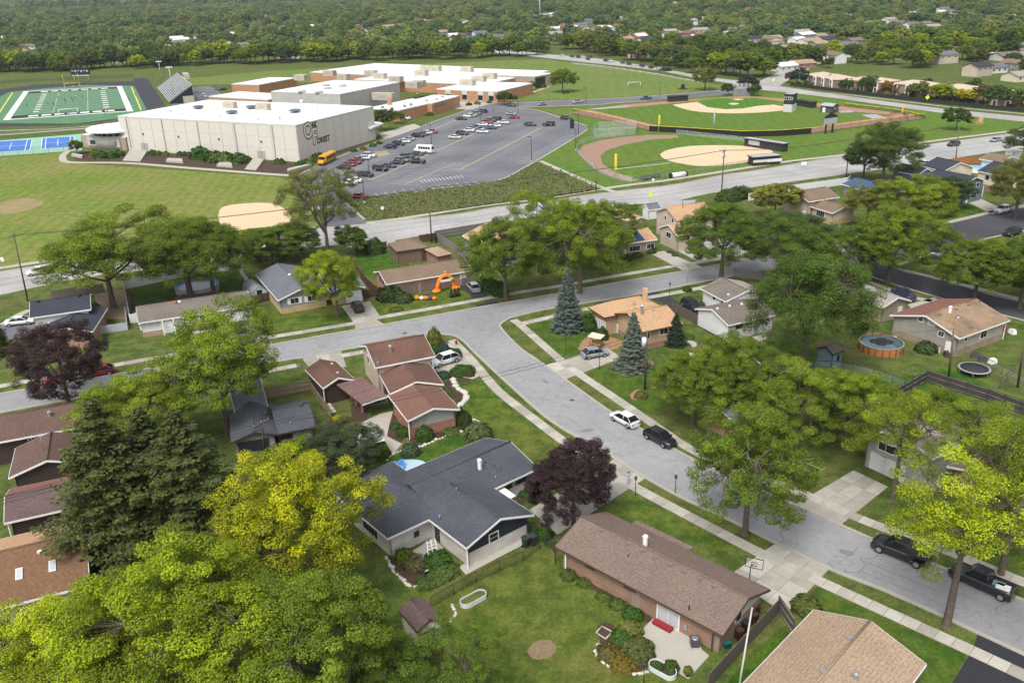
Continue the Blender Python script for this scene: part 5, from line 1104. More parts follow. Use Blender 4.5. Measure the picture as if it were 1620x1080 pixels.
TREES = [
 ('maple0', 100, 1165, 11.5, 7.0, YG, 'broad yellow green maple rising beside the tan roofed row house', .55), ('maple1', 330, 1130, 15.2, 8.0, YG, 'big yellow green maple in front of the dark spruces', .5), ('maple2', 520, 1118, 13.5, 6.6, GR2, 'green maple beside the small cream shed', .3),
 ('maple3', 600, 1130, 8, 3.8, GR, 'smaller green tree hanging over the cream shed roof', .2), ('maple2', 470, 960, 15.5, 7.2, (.24, .27, .012), 'golden yellow maple beside the blue grey ranch house', 1.0), ('street2', 690, 1165, 8, 4.6, GR, 'low green tree at the edge of the patchy back lawn', .2),
 ('maple1', 228, 720, 12, 6.8, GR2, 'green tree leaning beside the brown row houses', .3), ('street0', 362, 690, 17, 8.0, GR2, 'tall wind tossed street tree before the grey cottage', .35),
 ('maple1', 112, 648, 13, 6.0, PU, 'purple leaved tree before the charcoal roofed house', 0), ('dense0', 907, 830, 10.0, 4.1, PU, 'dense purple leaved maple beside the blue grey house driveway', 0),
 ('street1', 1178, 845, 16, 6.4, GR2, 'street tree with pale dead branches in the parkway', .2), ('open1', 1497, 990, 16.5, 6.4, YG, 'yellowing street maple in front of the black cars', .6), ('open1', 1583, 908, 17, 5.4, GR2, 'thick trunked green street tree behind the black pickup', .3),
 ('open1', 1412, 790, 13.4, 5.2, GR2, 'twin trunk green tree before the sage green house', .3), ('maple0', 1095, 672, 11.3, 5.4, GR2, 'bright green tree beside the garden shelter', .25), ('maple2', 1160, 668, 12, 5.6, GR, 'green tree over the red brick house', .25),
 ('street0', 1255, 700, 11.3, 6.2, GR2, 'spreading green tree between red brick and sage houses', .35), ('maple1', 1335, 705, 10.6, 5.4, GR2, 'olive tinged green tree beside the sage green house roof', .4), ('maple3', 1475, 718, 8.4, 5.0, GR2, 'green tree over the dark plank fence', .35), ('open1', 1562, 760, 9.5, 5.2, GR2, 'pale green tree with thin bare twigs by the grey brown roof', .35), ('street1', 1640, 840, 14, 5.2, GR, 'green tree over the grey brown roofed house', .3),
 ('elm0', 1270, 582, 20, 8.4, (.07, .125, .02), 'tall drooping elm beside the small blue shed', .15), ('maple2', 1404, 450, 15, 8.2, GR2, 'broad bright green tree by the fresh asphalt street', .45), ('maple0', 1141, 438, 15.5, 7.6, GR, 'round green street tree by the beige gabled house', .2), ('street2', 1255, 455, 13, 7.5, GR, 'green tree behind the tall drooping elm', .2),
 ('street1', 917, 464, 19, 9.0, GR2, 'large spreading street tree behind the tall blue spruce', .55), ('maple1', 958, 420, 13.5, 6.8, GR, 'broad green tree before the solar panel house', .3), ('maple3', 800, 473, 15.5, 7.4, GR, 'round green street tree beside the silver car driveway', .2), ('street2', 880, 420, 15, 7.6, GR2, 'yellow tinged tree before the dark grey house', .5),
 ('street0', 180, 488, 17, 11.5, GR2, 'wide green tree in the bare side yard', .3), ('elm0', 302, 472, 17, 9.5, GR, 'green tree with dark trunk standing before the round pool', .15), ('maple0', 338, 463, 16, 8.0, GR, 'green tree leaning behind the round pool', .15), ('open0', 520, 408, 19, 7.6, OL, 'tall open tree with bare limbs by the school entrance', .1), ('open0', 500, 350, 15, 6.0, OL, 'wispy tree beside the school entrance drive', .1), ('open0', 540, 320, 10, 4.5, OL, 'slim young tree beside the parking lot kerb', .1),
 ('maple2', 535, 502, 13, 5.0, YG, 'yellowing tree on the lawn of the grey and yellow house', .35), ('maple1', 430, 420, 9, 6.5, GR, 'dense green tree behind the grey and yellow house', .1), ('maple3', 470, 410, 8, 6.0, GR, 'low dark green tree behind the arched white shed', .1), ('maple0', 395, 408, 6.5, 3.8, YL, 'small yellow tree beside the dark wooden fence', .6),
 ('maple3', 548, 765, 8, 4.2, (.075, .095, .04), 'grey green garden tree behind the white canopy', .15), ('small0', 450, 775, 6, 3.6, GR2, 'small green tree beside the utility pole', .2), ('small0', 560, 405, 7, 3.4, GR, 'small green tree by the brown fence corner', .3),
 ('street0', 1395, 292, 17, 9.6, DG, 'big dark green tree beside the main road', .1), ('maple1', 1365, 285, 12, 6.0, DG, 'dark green tree leaning over the white fence', .1), ('maple3', 1449, 372, 13.5, 8.4, GR2, 'bright green tree before the blue split level house', .35), ('street2', 1370, 360, 11, 6.5, OL, 'pale yellow green tree before the brown roofed split level', .6), ('small1', 1225, 345, 9, 5.6, OL, 'yellowish tree beside the white fence', .6), ('elm0', 1245, 400, 9.5, 8.0, DG, 'dark feathery tree beside the side street', .05),
 ('maple2', 1605, 345, 14, 7.0, OL, 'olive green tree before the pale yellow house', .3), ('street1', 1628, 262, 13, 7.0, DG, 'dark tree beside the main road bend', .1), ('maple0', 1540, 478, 12.5, 7.0, GR, 'green tree by the fresh asphalt street corner', .2), ('maple1', 1612, 488, 14, 7.4, GR, 'dense green tree behind the tan and brown roofed house', .25), ('maple3', 1500, 330, 8, 5.0, DG, 'dark green tree beside the blue outbuilding', .1), ('maple2', 1360, 445, 11, 6.0, GR, 'green tree at the asphalt street junction', .2),
 ('maple0', 890, 146, 12.5, 6.6, GR2, 'lone round tree on the meadow by the classroom wing', .35), ('maple3', 1115, 143, 12, 6.0, OL, 'yellowish tree at the meadow edge', .4), ('small0', 1512, 206, 8.5, 4.4, DG, 'small dark tree on the lawn by the main road', 0), ('small1', 798, 166, 6.5, 3.6, DG, 'small dark tree at the brick school entrance', 0),
 ('small0', 603, 207, 9, 4.4, DG, 'dark tree beside the school canopy', 0), ('small1', 630, 196, 5.5, 2.6, GR, 'small green tree beside the white van', .1), ('small1', 660, 172, 6, 2.8, GR, 'small green tree at the brick office corner', .1), ('small0', 122, 244, 5.5, 2.8, GR, 'small green tree at the school entrance corner', .1), ('small1', 841, 143, 5, 2.6, GR, 'small tree under the brick classroom wall', .1),
 ('small1', 1183, 148, 9, 5.2, (.045, .06, .05), 'grey green tree behind the baseball backstop', 0), ('small0', 1152, 151, 6, 3.8, DG, 'dark low tree left of the baseball backstop', 0), ('small1', 1192, 152, 6, 3.6, DG, 'dark low tree right of the baseball backstop', 0)]
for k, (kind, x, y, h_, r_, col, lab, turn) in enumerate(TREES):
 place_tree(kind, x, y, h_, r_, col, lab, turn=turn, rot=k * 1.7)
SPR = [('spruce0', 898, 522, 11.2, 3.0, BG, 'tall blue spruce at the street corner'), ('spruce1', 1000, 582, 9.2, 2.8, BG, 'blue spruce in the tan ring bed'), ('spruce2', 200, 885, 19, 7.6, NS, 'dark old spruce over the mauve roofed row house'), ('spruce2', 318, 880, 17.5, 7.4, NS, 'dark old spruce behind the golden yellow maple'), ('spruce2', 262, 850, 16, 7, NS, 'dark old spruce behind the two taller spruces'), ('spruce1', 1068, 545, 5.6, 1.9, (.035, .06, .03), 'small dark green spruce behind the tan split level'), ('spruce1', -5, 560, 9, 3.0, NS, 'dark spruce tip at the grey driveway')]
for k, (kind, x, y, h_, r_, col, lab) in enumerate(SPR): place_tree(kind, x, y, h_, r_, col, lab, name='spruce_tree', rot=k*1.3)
# the wooded neighbourhood beyond the school: nearest trees singly, the rest as one wood
HOR = [(-300, 112), (0, 116), (130, 114), (230, 110), (300, 106), (420, 102), (560, 98), (700, 95), (800, 92), (862, 88), (878, 80), (960, 89), (1080, 109), (1140, 119), (1200, 126), (1262, 121), (1330, 106), (1420, 110), (1520, 118), (1640, 130), (1900, 140)]
def hor(x):
 for (a, b_), (c, d) in zip(HOR[:-1], HOR[1:]):
  if a <= x <= c: return b_ + (d - b_) * (x - a) / (c - a)
 return 100
rng = np.random.default_rng(5)
FARH = []      # far houses: px, py
for q in [(45, 78), (75, 92), (150, 88), (165, 70), (230, 62), (240, 75), (345, 62), (360, 58), (390, 75), (20, 28), (45, 24), (100, 28), (145, 22), (190, 25), (600, 32), (615, 28), (660, 20), (735, 40), (760, 36), (800, 60), (880, 62), (970, 60), (1008, 60), (1100, 62), (1130, 70), (1160, 42), (1165, 48), (1240, 52), (1265, 60), (1290, 35), (1300, 62), (1335, 28), (1350, 70), (1395, 85), (1410, 94), (1455, 82), (1470, 60), (1500, 85), (1530, 65), (1550, 92), (1590, 95), (1605, 108), (1570, 115), (1545, 120), (1610, 128), (1330, 90), (1265, 108), (1240, 112), (1180, 110), (1320, 100), (1490, 100), (1190, 72), (1090, 40), (1120, 25), (1380, 45), (1440, 30), (1590, 45), (1550, 30), (1500, 22), (960, 35), (860, 30), (905, 18), (700, 55), (500, 48), (540, 20), (460, 40), (420, 30), (290, 40), (1030, 82), (1060, 92), (985, 72), (1010, 92)]: FARH.append(q)
def glade(x, y): return math.sin(x/34 + 1.3*math.sin(y/90)) * math.sin(y/62 + 1.1*math.sin(x/70))
while len(FARH) < 250:
 x = rng.uniform(-20, 1640); y = rng.uniform(7, hor(x) - 8); p = G(x, y)
 if glade(p.x, p.y) < -.4 and p.y < 2100: FARH.append((x, y))
fh_w = [G(x, y) for x, y in FARH]
pts = []
def scatter(d0, d1, area):
 n = int(.62 * (d1*d1 - d0*d0) / area)
 d = np.sqrt(rng.uniform(d0*d0, d1*d1, n)); t = rng.uniform(-.66, .66, n)
 return list(zip(t * d, d))
cand = scatter(330, 760, 150) + scatter(760, 1300, 210) + scatter(1300, 2600, 460) + scatter(2600, 6000, 2600)
FW = [(p.x, p.y) for p in fh_w]; FA_ = np.array(FW)
keep = []
for x, y in cand:
 px, py = PX((x, y, 0))
 if px < -40 or px > 1660 or py > hor(px) - 1.5 - (0 if px < 860 or px > 1240 else 2): continue
 dx, dy = FA_[:, 0] - x, FA_[:, 1] - y
 if ((np.abs(dx) < 8 + np.maximum(dy, 0) * .06) & (dy > -9) & (dy < 20 + np.maximum(0, y - 300) * .075)).any() and rng.uniform() < .9: continue
 if glade(x, y) < -.4 and rng.uniform() < .75 and y < 2300: continue
 if abs(((x * .93 + y * .36) % 62) - 31) < 5 and y < 1300: continue
 keep.append((x, y, py))
keep.sort(key=lambda k: k[1])
PAL = [(GR, .15, 'mid green'), (GR, .1, 'mid green'), (GR2, .3, 'bright green'), (DG, 0, 'dark green'), (DG, .05, 'dark green'), (OL, .3, 'olive'), (YG, .45, 'yellow green'), (GR2, .5, 'bright green'), (DG, 0, 'dark green'), (GR, .2, 'mid green'), ((.09, .11, .04), .1, 'grey green')]
N_IND = 170
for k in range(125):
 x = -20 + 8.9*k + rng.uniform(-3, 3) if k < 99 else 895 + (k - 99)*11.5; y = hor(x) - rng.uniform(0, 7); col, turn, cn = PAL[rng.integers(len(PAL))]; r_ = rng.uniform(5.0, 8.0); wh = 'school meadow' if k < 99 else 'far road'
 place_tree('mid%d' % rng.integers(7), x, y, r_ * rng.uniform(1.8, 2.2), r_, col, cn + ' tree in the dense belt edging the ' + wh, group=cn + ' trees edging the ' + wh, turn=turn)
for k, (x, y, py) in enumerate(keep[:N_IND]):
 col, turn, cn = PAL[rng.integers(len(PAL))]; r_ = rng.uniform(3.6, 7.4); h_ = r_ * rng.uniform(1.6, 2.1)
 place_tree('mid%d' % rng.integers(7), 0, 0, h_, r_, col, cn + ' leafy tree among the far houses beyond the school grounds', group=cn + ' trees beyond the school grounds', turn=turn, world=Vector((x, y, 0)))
rest = keep[N_IND:]
src = bpy.data.collections.new('far_tree_sources')
for k in range(6):
 o = bpy.data.objects.new('far_tree_source', VAR['far%d' % k][0]); src.objects.link(o)
me = bpy.data.meshes.new('far_wood'); me.from_pydata([(x, y, 0) for x, y, _ in rest], [], [])
sc_ = me.attributes.new('size', 'FLOAT', 'POINT'); sc_.data.foreach_set('value', np.array([rng.uniform(.6, 1.4) * (1.0 if y < 1300 else (1.35 if y < 2600 else 3.0)) for x, y, _ in rest], np.float32))
ro = me.attributes.new('turn', 'FLOAT', 'POINT'); ro.data.foreach_set('value', rng.uniform(0, 6.28, len(rest)).astype(np.float32))
ng = bpy.data.node_groups.new('wood', 'GeometryNodeTree'); ng.interface.new_socket('Geometry', in_out='INPUT', socket_type='NodeSocketGeometry'); ng.interface.new_socket('Geometry', in_out='OUTPUT', socket_type='NodeSocketGeometry')
gi, go = ng.nodes.new('NodeGroupInput'), ng.nodes.new('NodeGroupOutput'); ip = ng.nodes.new('GeometryNodeInstanceOnPoints'); ci = ng.nodes.new('GeometryNodeCollectionInfo'); ci.inputs[0].default_value = src; ci.inputs['Separate Children'].default_value = True; ci.inputs['Reset Children'].default_value = True
ip.inputs['Pick Instance'].default_value = True
for nm, sk in (('size', 'Scale'), ('turn', 'Rotation')):
 na = ng.nodes.new('GeometryNodeInputNamedAttribute'); na.data_type = 'FLOAT'; na.inputs['Name'].default_value = nm
 if sk == 'Rotation':
  cx = ng.nodes.new('ShaderNodeCombineXYZ'); ng.links.new(na.outputs[0], cx.inputs[2]); e2r = ng.nodes.new('FunctionNodeEulerToRotation'); ng.links.new(cx.outputs[0], e2r.inputs[0]); ng.links.new(e2r.outputs[0], ip.inputs[sk])
 else: ng.links.new(na.outputs[0], ip.inputs[sk])
ng.links.new(gi.outputs[0], ip.inputs['Points']); ng.links.new(ci.outputs[0], ip.inputs['Instance']); ng.links.new(ip.outputs[0], go.inputs[0])
fw_o = bpy.data.objects.new('far_wood', me); link(fw_o); md = fw_o.modifiers.new('wood', 'NODES'); md.node_group = ng
tag(fw_o, 'dense leafy wood stretching to the horizon', 'wood', kind='stuff')
print('far trees', len(keep))
# far houses
MEMB0 = plain('white_roofing', (.6, .6, .6), .8)
def far_house(k, x, y):
 L, Wd, hgt_ = rng.uniform(11, 17), rng.uniform(8, 10), rng.choice([3.0, 3.0, 5.2]); rm = [R_GBR, R_WARM, R_GREY, R_DARK, R_PALE, R_ROSE, R_LTAN, MEMB0][k % 8]; wm = [WSIDE, BEIGE, CREAM, WSIDE, RBRICK, WBRICK, GSIDE][k % 7]
 tn = ['grey brown', 'weathered brown', 'mid grey', 'charcoal', 'pale grey', 'rose brown', 'light tan', 'white'][k % 8]; wn_ = ['white sided', 'beige', 'cream', 'white sided', 'red brick', 'white brick', 'grey sided'][k % 7]
 p = G(x, y); a = [.36, -1.2, .36, .5][k % 4]
 o = thing('house', 'far %s house with %s roof among the trees' % (wn_, tn), 'house', (p.x, p.y, 0), a, 'far %s houses with %s roofs' % (wn_, tn))
 mb = MB(); mb.box(-L/2, L/2, -Wd/2, Wd/2, 0, hgt_); rs = 1.7
 for sx in (-1, 1):
  q = [(sx*(L/2), -Wd/2, hgt_), (sx*(L/2), Wd/2, hgt_), (sx*(L/2), 0, hgt_ + rs)]; mb.poly(q if sx > 0 else q[::-1])
 mb.build('wall', wm, o)
 for sy in (-1, 1):
  mb = MB(); q = [(-L/2-.5, sy*(Wd/2+.5), hgt_-.15), (L/2+.5, sy*(Wd/2+.5), hgt_-.15), (L/2+.5, 0, hgt_+rs+.05), (-L/2-.5, 0, hgt_+rs+.05)]; q = q if sy < 0 else q[::-1]
  mb.hexa(q, [(a_, b_, c_+.2) for a_, b_, c_ in q]); mb.build('roof_slope', rm, o)
 for i in range(3 if y > 35 else 0):
  mb = MB(); xx = -L/2 + L*(i+.5)/3; mb.box(xx-.8, xx+.8, -Wd/2-.06, -Wd/2+.02, hgt_-1.9, hgt_-.7); f = mb.build('window', WHITE, o); mb = MB(); mb.box(xx-.65, xx+.65, -Wd/2-.09, -Wd/2-.05, hgt_-1.75, hgt_-.85); mb.build('pane', GLASS, f)
for k, (x, y) in enumerate(FARH): far_house(k, x, y)
# ---------------------------------------------------------------- fences
def netting(name, col, alpha):
 m, nt, b = nodes_of(name); MATS[name] = m
 tr = N(nt, 'ShaderNodeBsdfTransparent'); ms = N(nt, 'ShaderNodeMixShader'); ms.inputs[0].default_value = alpha
 b.inputs['Base Color'].default_value = tuple(col) + (1,); b.inputs['Roughness'].default_value = .6
 nt.links.new(tr.outputs[0], ms.inputs[1]); nt.links.new(b.outputs[0], ms.inputs[2]); nt.links.new(ms.outputs[0], nt.nodes['Material Output'].inputs['Surface']); return m
NET = netting('chain_link', (.3, .32, .32), .22); NETD = netting('dark_chain_link', (.03, .035, .035), .32); NETL = netting('fine_wire_mesh', (.45, .48, .48), .3)
FWOOD = siding('weathered_planks', (.115, .095, .078), .16, True, .2); FWOOD2 = siding('tan_planks', (.27, .215, .12), .16, True, .2); FRED = siding('red_brown_planks', (.085, .04, .03), .16, True, .2); FWHITE = plain('white_vinyl', (.68, .69, .7), .5); FGREY = siding('grey_planks', (.19, .18, .17), .16, True, .2)
POSTM = plain('grey_rail_wood', (.22, .195, .165), .9, .2); YCAP = plain('yellow_cap', (.62, .52, .03), .6); REDW = plain('red_paint', (.24, .022, .022), .6)
def chain_fence(px, h, label, step=3.0, net=NET, cap=None, post=None, solid=None, curve=0, name='chain_link_fence', r=.04):
 pts = W(px); pts = spline(pts, curve) if curve else pts
 q = resample(pts, step); q = q if (q[-1] - pts[-1]).length < step * .3 else q + [pts[-1]]
 o = thing(name, label, 'fence', q[0]); off = q[0]; post = post or DARKTRIM
 for p in q: mb = MB(); mb.tube((p.x, p.y, 0), (p.x, p.y, h), r, r, 5); mb.build('post', post, o, off=off)
 for a, c in zip(q[:-1], q[1:]):
  mb = MB(); mb.poly([(a.x, a.y, .05), (c.x, c.y, .05), (c.x, c.y, h - .05), (a.x, a.y, h - .05)]); mb.build('mesh_panel', solid or net, o, off=off)
  mb = MB(); mb.tube((a.x, a.y, h), (c.x, c.y, h), .04 if not cap else .11, None, 5); mb.build('top_rail', cap or post, o, off=off)
 return o
def board_fence(px, h, label, m, step=2.4, rails=True, rm=None, inside=1, name='wooden_fence'):
 """posts, rails on one side, and a panel of close boards per bay"""
 pts = W(px); o = None; n_ = 0
 o = thing(name, label, 'fence', pts[0]); off = Vector((pts[0].x, pts[0].y, 0))
 for a, c in zip(pts[:-1], pts[1:]):
  L = (c - a).length; k = max(1, round(L / step)); d = (c - a).normalized(); n = Vector((-d.y, d.x, 0)) * inside
  for i in range(k + 1):
   p = a + d * (L * i / k) + n * .06; mb = MB(); mb.box(-.05, .05, -.05, .05, 0, h + .06, None, Matrix.Translation((p.x, p.y, 0))); mb.build('post', rm or m, o, off=off)
   if i < k:
    s, e = a + d * (L * i / k + .02), a + d * (L * (i + 1) / k - .02); mb = MB(); nb = max(4, int(L / k / .3))
    for j in range(nb):
     s1, e1 = s.lerp(e, j / nb), s.lerp(e, (j + .94) / nb); t = n * .022; hh = h + random.uniform(-.03, .03)
     mb.hexa([Vector((q.x, q.y, .04)) for q in (s1, e1, e1 - t, s1 - t)][::(1 if inside < 0 else -1)], [Vector((q.x, q.y, hh)) for q in (s1, e1, e1 - t, s1 - t)][::(1 if inside < 0 else -1)])
    pn = mb.build('board_panel', m, o, off=off); pn['kind'] = 'stuff'
    if rails:
     for z in (.3, h - .3) if h < 1.7 else (.25, h*.55, h - .12):
      mb = MB(); mb.tube((s.x + n.x*.05, s.y + n.y*.05, z), (e.x + n.x*.05, e.y + n.y*.05, z), .045, None, 4); mb.build('rail', rm or POSTM, o, off=off)
 return o
chain_fence(FENCE_BB[:3], 2.2, 'chain link outfield fence with yellow cap beside the parking lot', 5, NETD, YCAP); chain_fence(FENCE_BB[2:7], 2.2, 'black screened centre field fence with yellow cap', 5, None, YCAP, solid=plain('black_windscreen', (.018, .016, .016), .9)); chain_fence(FENCE_BB[6:], 2.2, 'chain link outfield fence with yellow cap behind the scoreboard', 5, NETD, YCAP); chain_fence([(1463, 188), (1410, 178), (1335, 169)], 1.6, 'yellow capped fence along the third base side', 5, NETD, YCAP)
chain_fence([(1000, 289), (972, 284), (940, 269), (918, 250), (912, 240), (921, 229), (950, 220), (985, 215)], 1.8, 'silver chain link fence curving round the softball outfield', 4, NETL, None, METAL, curve=3)
chain_fence([(1000, 289), (1045, 282), (1100, 272), (1185, 260)], 1.3, 'low chain link fence along the softball foul line', 4, NET); chain_fence([(1070, 212), (1110, 217), (1180, 224), (1200, 232)], 1.6, 'chain link fence behind the softball field', 5, NETL, None, METAL)
chain_fence([(938, 218), (1005, 214), (1007, 203), (942, 207), (938, 218)], 3.2, 'netted batting cage between the ball fields', 6, NETL, None, METAL, name='batting_cage')
chain_fence([(-20, 252), (60, 244), (130, 238)], 2.6, 'tall chain link fence before the tennis courts', 5, NET); chain_fence([(-20, 134), (60, 129), (130, 126), (215, 122)], 1.8, 'dark fence behind the running track', 6, NETD); chain_fence([(-20, 216), (60, 210), (128, 206)], 1.4, 'low dark fence between track and tennis courts', 6, NET)
chain_fence([(1250, 136), (1350, 149), (1497, 166), (1630, 179)], 1.6, 'long black railing fence before the townhouses', 9, None, None, DARKTRIM, plain('dark_railing', (.025, .028, .025), .8))
chain_fence([(905, 102), (960, 108), (1040, 120), (1105, 132)], 1.0, 'pale rail fence along the meadow edge', 9, NETL, FWHITE, METAL)
# yards
board_fence([(1255, 1003), (1231, 967)], 1.8, 'weathered gate fence beside the basketball driveway', FWOOD, 2.2, inside=1); board_fence([(1231, 970), (1170, 1035), (1120, 1090)], 1.7, 'weathered plank fence between the brick ranch and the tan bungalow', FWOOD, 2.4, inside=-1)
board_fence([(1417, 632), (1465, 604), (1560, 634), (1640, 664)], 1.9, 'dark stained plank fence behind the trampoline lawn', siding('dark_planks', (.055, .048, .045), .16, True, .2), 2.4, inside=-1)
board_fence([(1062, 492), (1086, 505), (1136, 530), (1158, 541)], 1.9, 'brown plank fence beside the black driveway', FWOOD, 2.4, inside=1); board_fence([(418, 632), (493, 618)], 1.8, 'tan plank fence behind the grey cottage', FWOOD2, 2.6, inside=-1); board_fence([(493, 619), (508, 640), (525, 662)], 1.6, 'tan plank fence below the brown garage', FWOOD2, 2.6, inside=-1)
board_fence([(197, 458), (290, 438), (378, 426)], 2.0, 'white vinyl fence along the back of the pool yard', FWHITE, 3.0, False, name='vinyl_fence'); board_fence([(197, 458), (207, 512), (218, 510)], 1.8, 'white vinyl fence on the left of the pool yard', FWHITE, 3.0, False, name='vinyl_fence'); board_fence([(378, 428), (397, 458), (400, 480)], 1.8, 'white vinyl fence on the right of the pool yard', FWHITE, 3.0, False, name='vinyl_fence')
board_fence([(400, 482), (433, 474)], 1.7, 'red brown plank fence beside the arched white shed', FRED, 2.5, False); board_fence([(575, 473), (604, 467)], 1.7, 'red brown plank fence beside the brown brick ranch', FRED, 2.5, False); board_fence([(553, 415), (580, 452), (596, 466)], 1.7, 'red brown plank fence along the bright back lawn', FRED, 2.5, False); board_fence([(563, 403), (585, 398), (612, 394)], 1.8, 'red brown fence at the back of the bright lawn', FRED, 2.5, False); board_fence([(664, 384), (690, 380), (688, 386)], 1.8, 'red brown fence by the detached garage', FRED, 2.5, False)
board_fence([(688, 378), (753, 367), (780, 362)], 1.9, 'grey plank fence along the main road verge', FGREY, 2.6, inside=-1); board_fence([(688, 379), (712, 393), (735, 410)], 1.9, 'grey plank fence behind the brown outbuilding', FGREY, 2.6, inside=1); board_fence([(385, 412), (425, 402), (440, 400)], 1.8, 'dark brown fence behind the arched white shed', FRED, 2.5, False)
board_fence([(84, 474), (140, 466), (165, 462)], 1.8, 'brown plank fence behind the charcoal roofed house', FWOOD, 2.6, False); board_fence([(1184, 318), (1240, 306), (1340, 292), (1345, 286)], 2.0, 'long white vinyl fence beside the main road', FWHITE, 3.5, False, name='vinyl_fence'); board_fence([(1160, 438), (1205, 444), (1215, 452)], 1.7, 'grey plank fence behind the white sided ranch', FGREY, 2.6, inside=1); board_fence([(1390, 505), (1428, 498)], 1.7, 'grey plank fence beside the tan gabled house', FGREY, 2.6, inside=-1); board_fence([(1500, 262), (1540, 258), (1560, 262)], 1.9, 'orange brown fence beside the blue pool', siding('cedar_planks', (.38, .16, .06), .16, True, .2), 2.6, False)
board_fence([(146, 531), (203, 522), (200, 498)], 1.5, 'pale grey deck rail with lanterns beside the charcoal roofed house', plain('pale_grey_vinyl', (.42, .44, .47), .6), 2.4, False, name='deck_railing')
chain_fence([(682, 962), (735, 930), (793, 903), (828, 888), (862, 862)], 1.3, 'dark chain link fence across the patchy back lawn', 2.8, NETD); chain_fence([(862, 862), (880, 876), (878, 893)], 1.3, 'dark chain link gate fence beside the garbage bins', 1.6, NETD); chain_fence([(833, 838), (842, 846), (848, 850)], 1.3, 'short chain link fence at the dark gable corner', 1.4, NETD)
chain_fence([(1235, 595), (1300, 580), (1365, 590), (1430, 612)], 1.2, 'thin chain link fence across the green back lawn', 3, NET); chain_fence([(1515, 555), (1570, 585), (1625, 612)], 1.3, 'rusty chain link fence beside the trampoline', 3, NET, None, BROWNTRIM); chain_fence([(1570, 625), (1605, 590), (1640, 560)], 1.3, 'rusty chain link fence between the right hand yards', 3, NET, None, BROWNTRIM); chain_fence([(1160, 545), (1188, 572)], 1.0, 'low wire fence behind the white sided ranch', 2.5, NET)
# ---------------------------------------------------------------- school
TILT = plain('tilt_up_panel', (0.55, 0.525, 0.46), 0.85, 0.05, 0.3); MEMB = plain('white_roof_membrane', (0.7, 0.7, 0.69), 0.7, 0.13, 0.1, fine=.03, fscale=3); COPING = plain('metal_coping', (0.5, 0.5, 0.49), 0.4); GREYMET = siding('grey_metal_panel', (0.40, 0.39, 0.37), .9, True, .05); HVAC = plain('beige_unit', (0.42, 0.38, 0.30), 0.7); DOMEB = plain('blue_grey_unit', (0.10, 0.125, 0.16), 0.5); RUB = plain('grey_concrete', (.33, .32, .30), .9)
def block(label, P0, P1, P2, ze, wm, rm=None, name='school_building', cap=.5):
 h = House(name, label, P0, 'building', z=ze)
 w = h.wing(P0, P1, P2, ze, roof='flat', rm=rm or MEMB, wm=wm, over=.02, trim=COPING, thick=.3); return h, w
def wall_frame(h, w, side):
 u, v, at = w['u'], w['v'], w['at']
 if side == 'v0': return (lambda a, z, d: at(a, -d, z)), w['Lu']
 return (lambda a, z, d: at(-d, a, z)), w['Lv']
def wbox(h, f, a0, a1, z0, z1, d0, d1, m, name, parent=None):
 mb = MB(); q = [f(a0, 0, d1), f(a1, 0, d1), f(a1, 0, d0), f(a0, 0, d0)]; mb.prism([(p.x, p.y) for p in q], z0, z1); return h.part(mb, name, m, parent)
gym, gw = block('large pale school gymnasium block with white roof and painted lettering', (468, 199.5), (186, 185), (578, 169), 11.9, TILT)
for side, n in (('v0', 15), ('u0', 9)):
 f, L = wall_frame(gym, gw, side)
 for i in range(n):
  for z0, z1 in ((0.05, 3.9), (3.95, 7.8), (7.85, 11.6)): wbox(gym, f, L*i/n + .08, L*(i+1)/n - .08, z0, z1, 0, .09, TILT, 'wall_panel')
f, L = wall_frame(gym, gw, 'v0')
for x, y in ((201, 195), (260, 215), (315, 213), (374, 219), (434, 226)):
 c, n_, t_ = gym.hit(gw, 'v0', x, y); a = (c - gw['O']).dot(gw['u']); wbox(gym, f, a-.16, a+.16, 0.1, 11.7, .09, .35, RUB, 'downspout')
for x, y in ((229, 231), (414, 245)):
 c, n_, t_ = gym.hit(gw, 'v0', x, y); a = (c - gw['O']).dot(gw['u']); d = wbox(gym, f, a-1.7, a+1.7, .1, 3.0, .09, .16, RUB, 'door'); wbox(gym, f, a-.04, a+.04, .2, 2.9, .16, .19, DARKTRIM, 'seam', d)
for x, y in ((283, 216), (347, 220), (414, 224), (227, 212)):
 c, n_, t_ = gym.hit(gw, 'v0', x, y); a = (c - gw['O']).dot(gw['u']); wbox(gym, f, a-.3, a+.3, c.z-.25, c.z+.25, .09, .4, DARKTRIM, 'wall_lamp')
f, L = wall_frame(gym, gw, 'u0')
def letter(txt, x, y, size, m, d, sx=1.0, bold=0.0):
 cu = bpy.data.curves.new('t', 'FONT'); cu.body = txt; cu.size = size; cu.align_x = 'CENTER'; cu.align_y = 'CENTER'; cu.extrude = .02; cu.offset = bold
 to = bpy.data.objects.new('t', cu); me = bpy.data.meshes.new_from_object(to); me.materials.append(m)
 c, n_, t_ = gym.hit(gw, 'u0', x, y)
 o = bpy.data.objects.new('lettering', me); link(o); o.parent = gym.root
 M = Matrix(((t_.x*sx, 0, n_.x, 0), (t_.y*sx, 0, n_.y, 0), (0, 1, 0, 0), (0, 0, 0, 1))); p = c + n_ * d - gym.off; o.matrix_local = Matrix.Translation(p) @ M; bpy.data.objects.remove(to); return o
INK = plain('black_paint', (.02, .02, .022), .7); IVORY = plain('ivory_paint', (.62, .58, .48), .7)
letter('O', 487, 208, 7.2, INK, .10, .82, .5); letter('O', 487, 208, 7.2, IVORY, .13, .82, .1); letter('F', 497.5, 216.5, 7.4, INK, .16, .85, .38); letter('F', 497.5, 216.5, 7.4, IVORY, .19, .85, .1); letter('AK', 496.5, 198, 2.5, INK, .12, .9, .1); letter('OREST', 511, 221, 2.6, INK, .12, .95, .1)
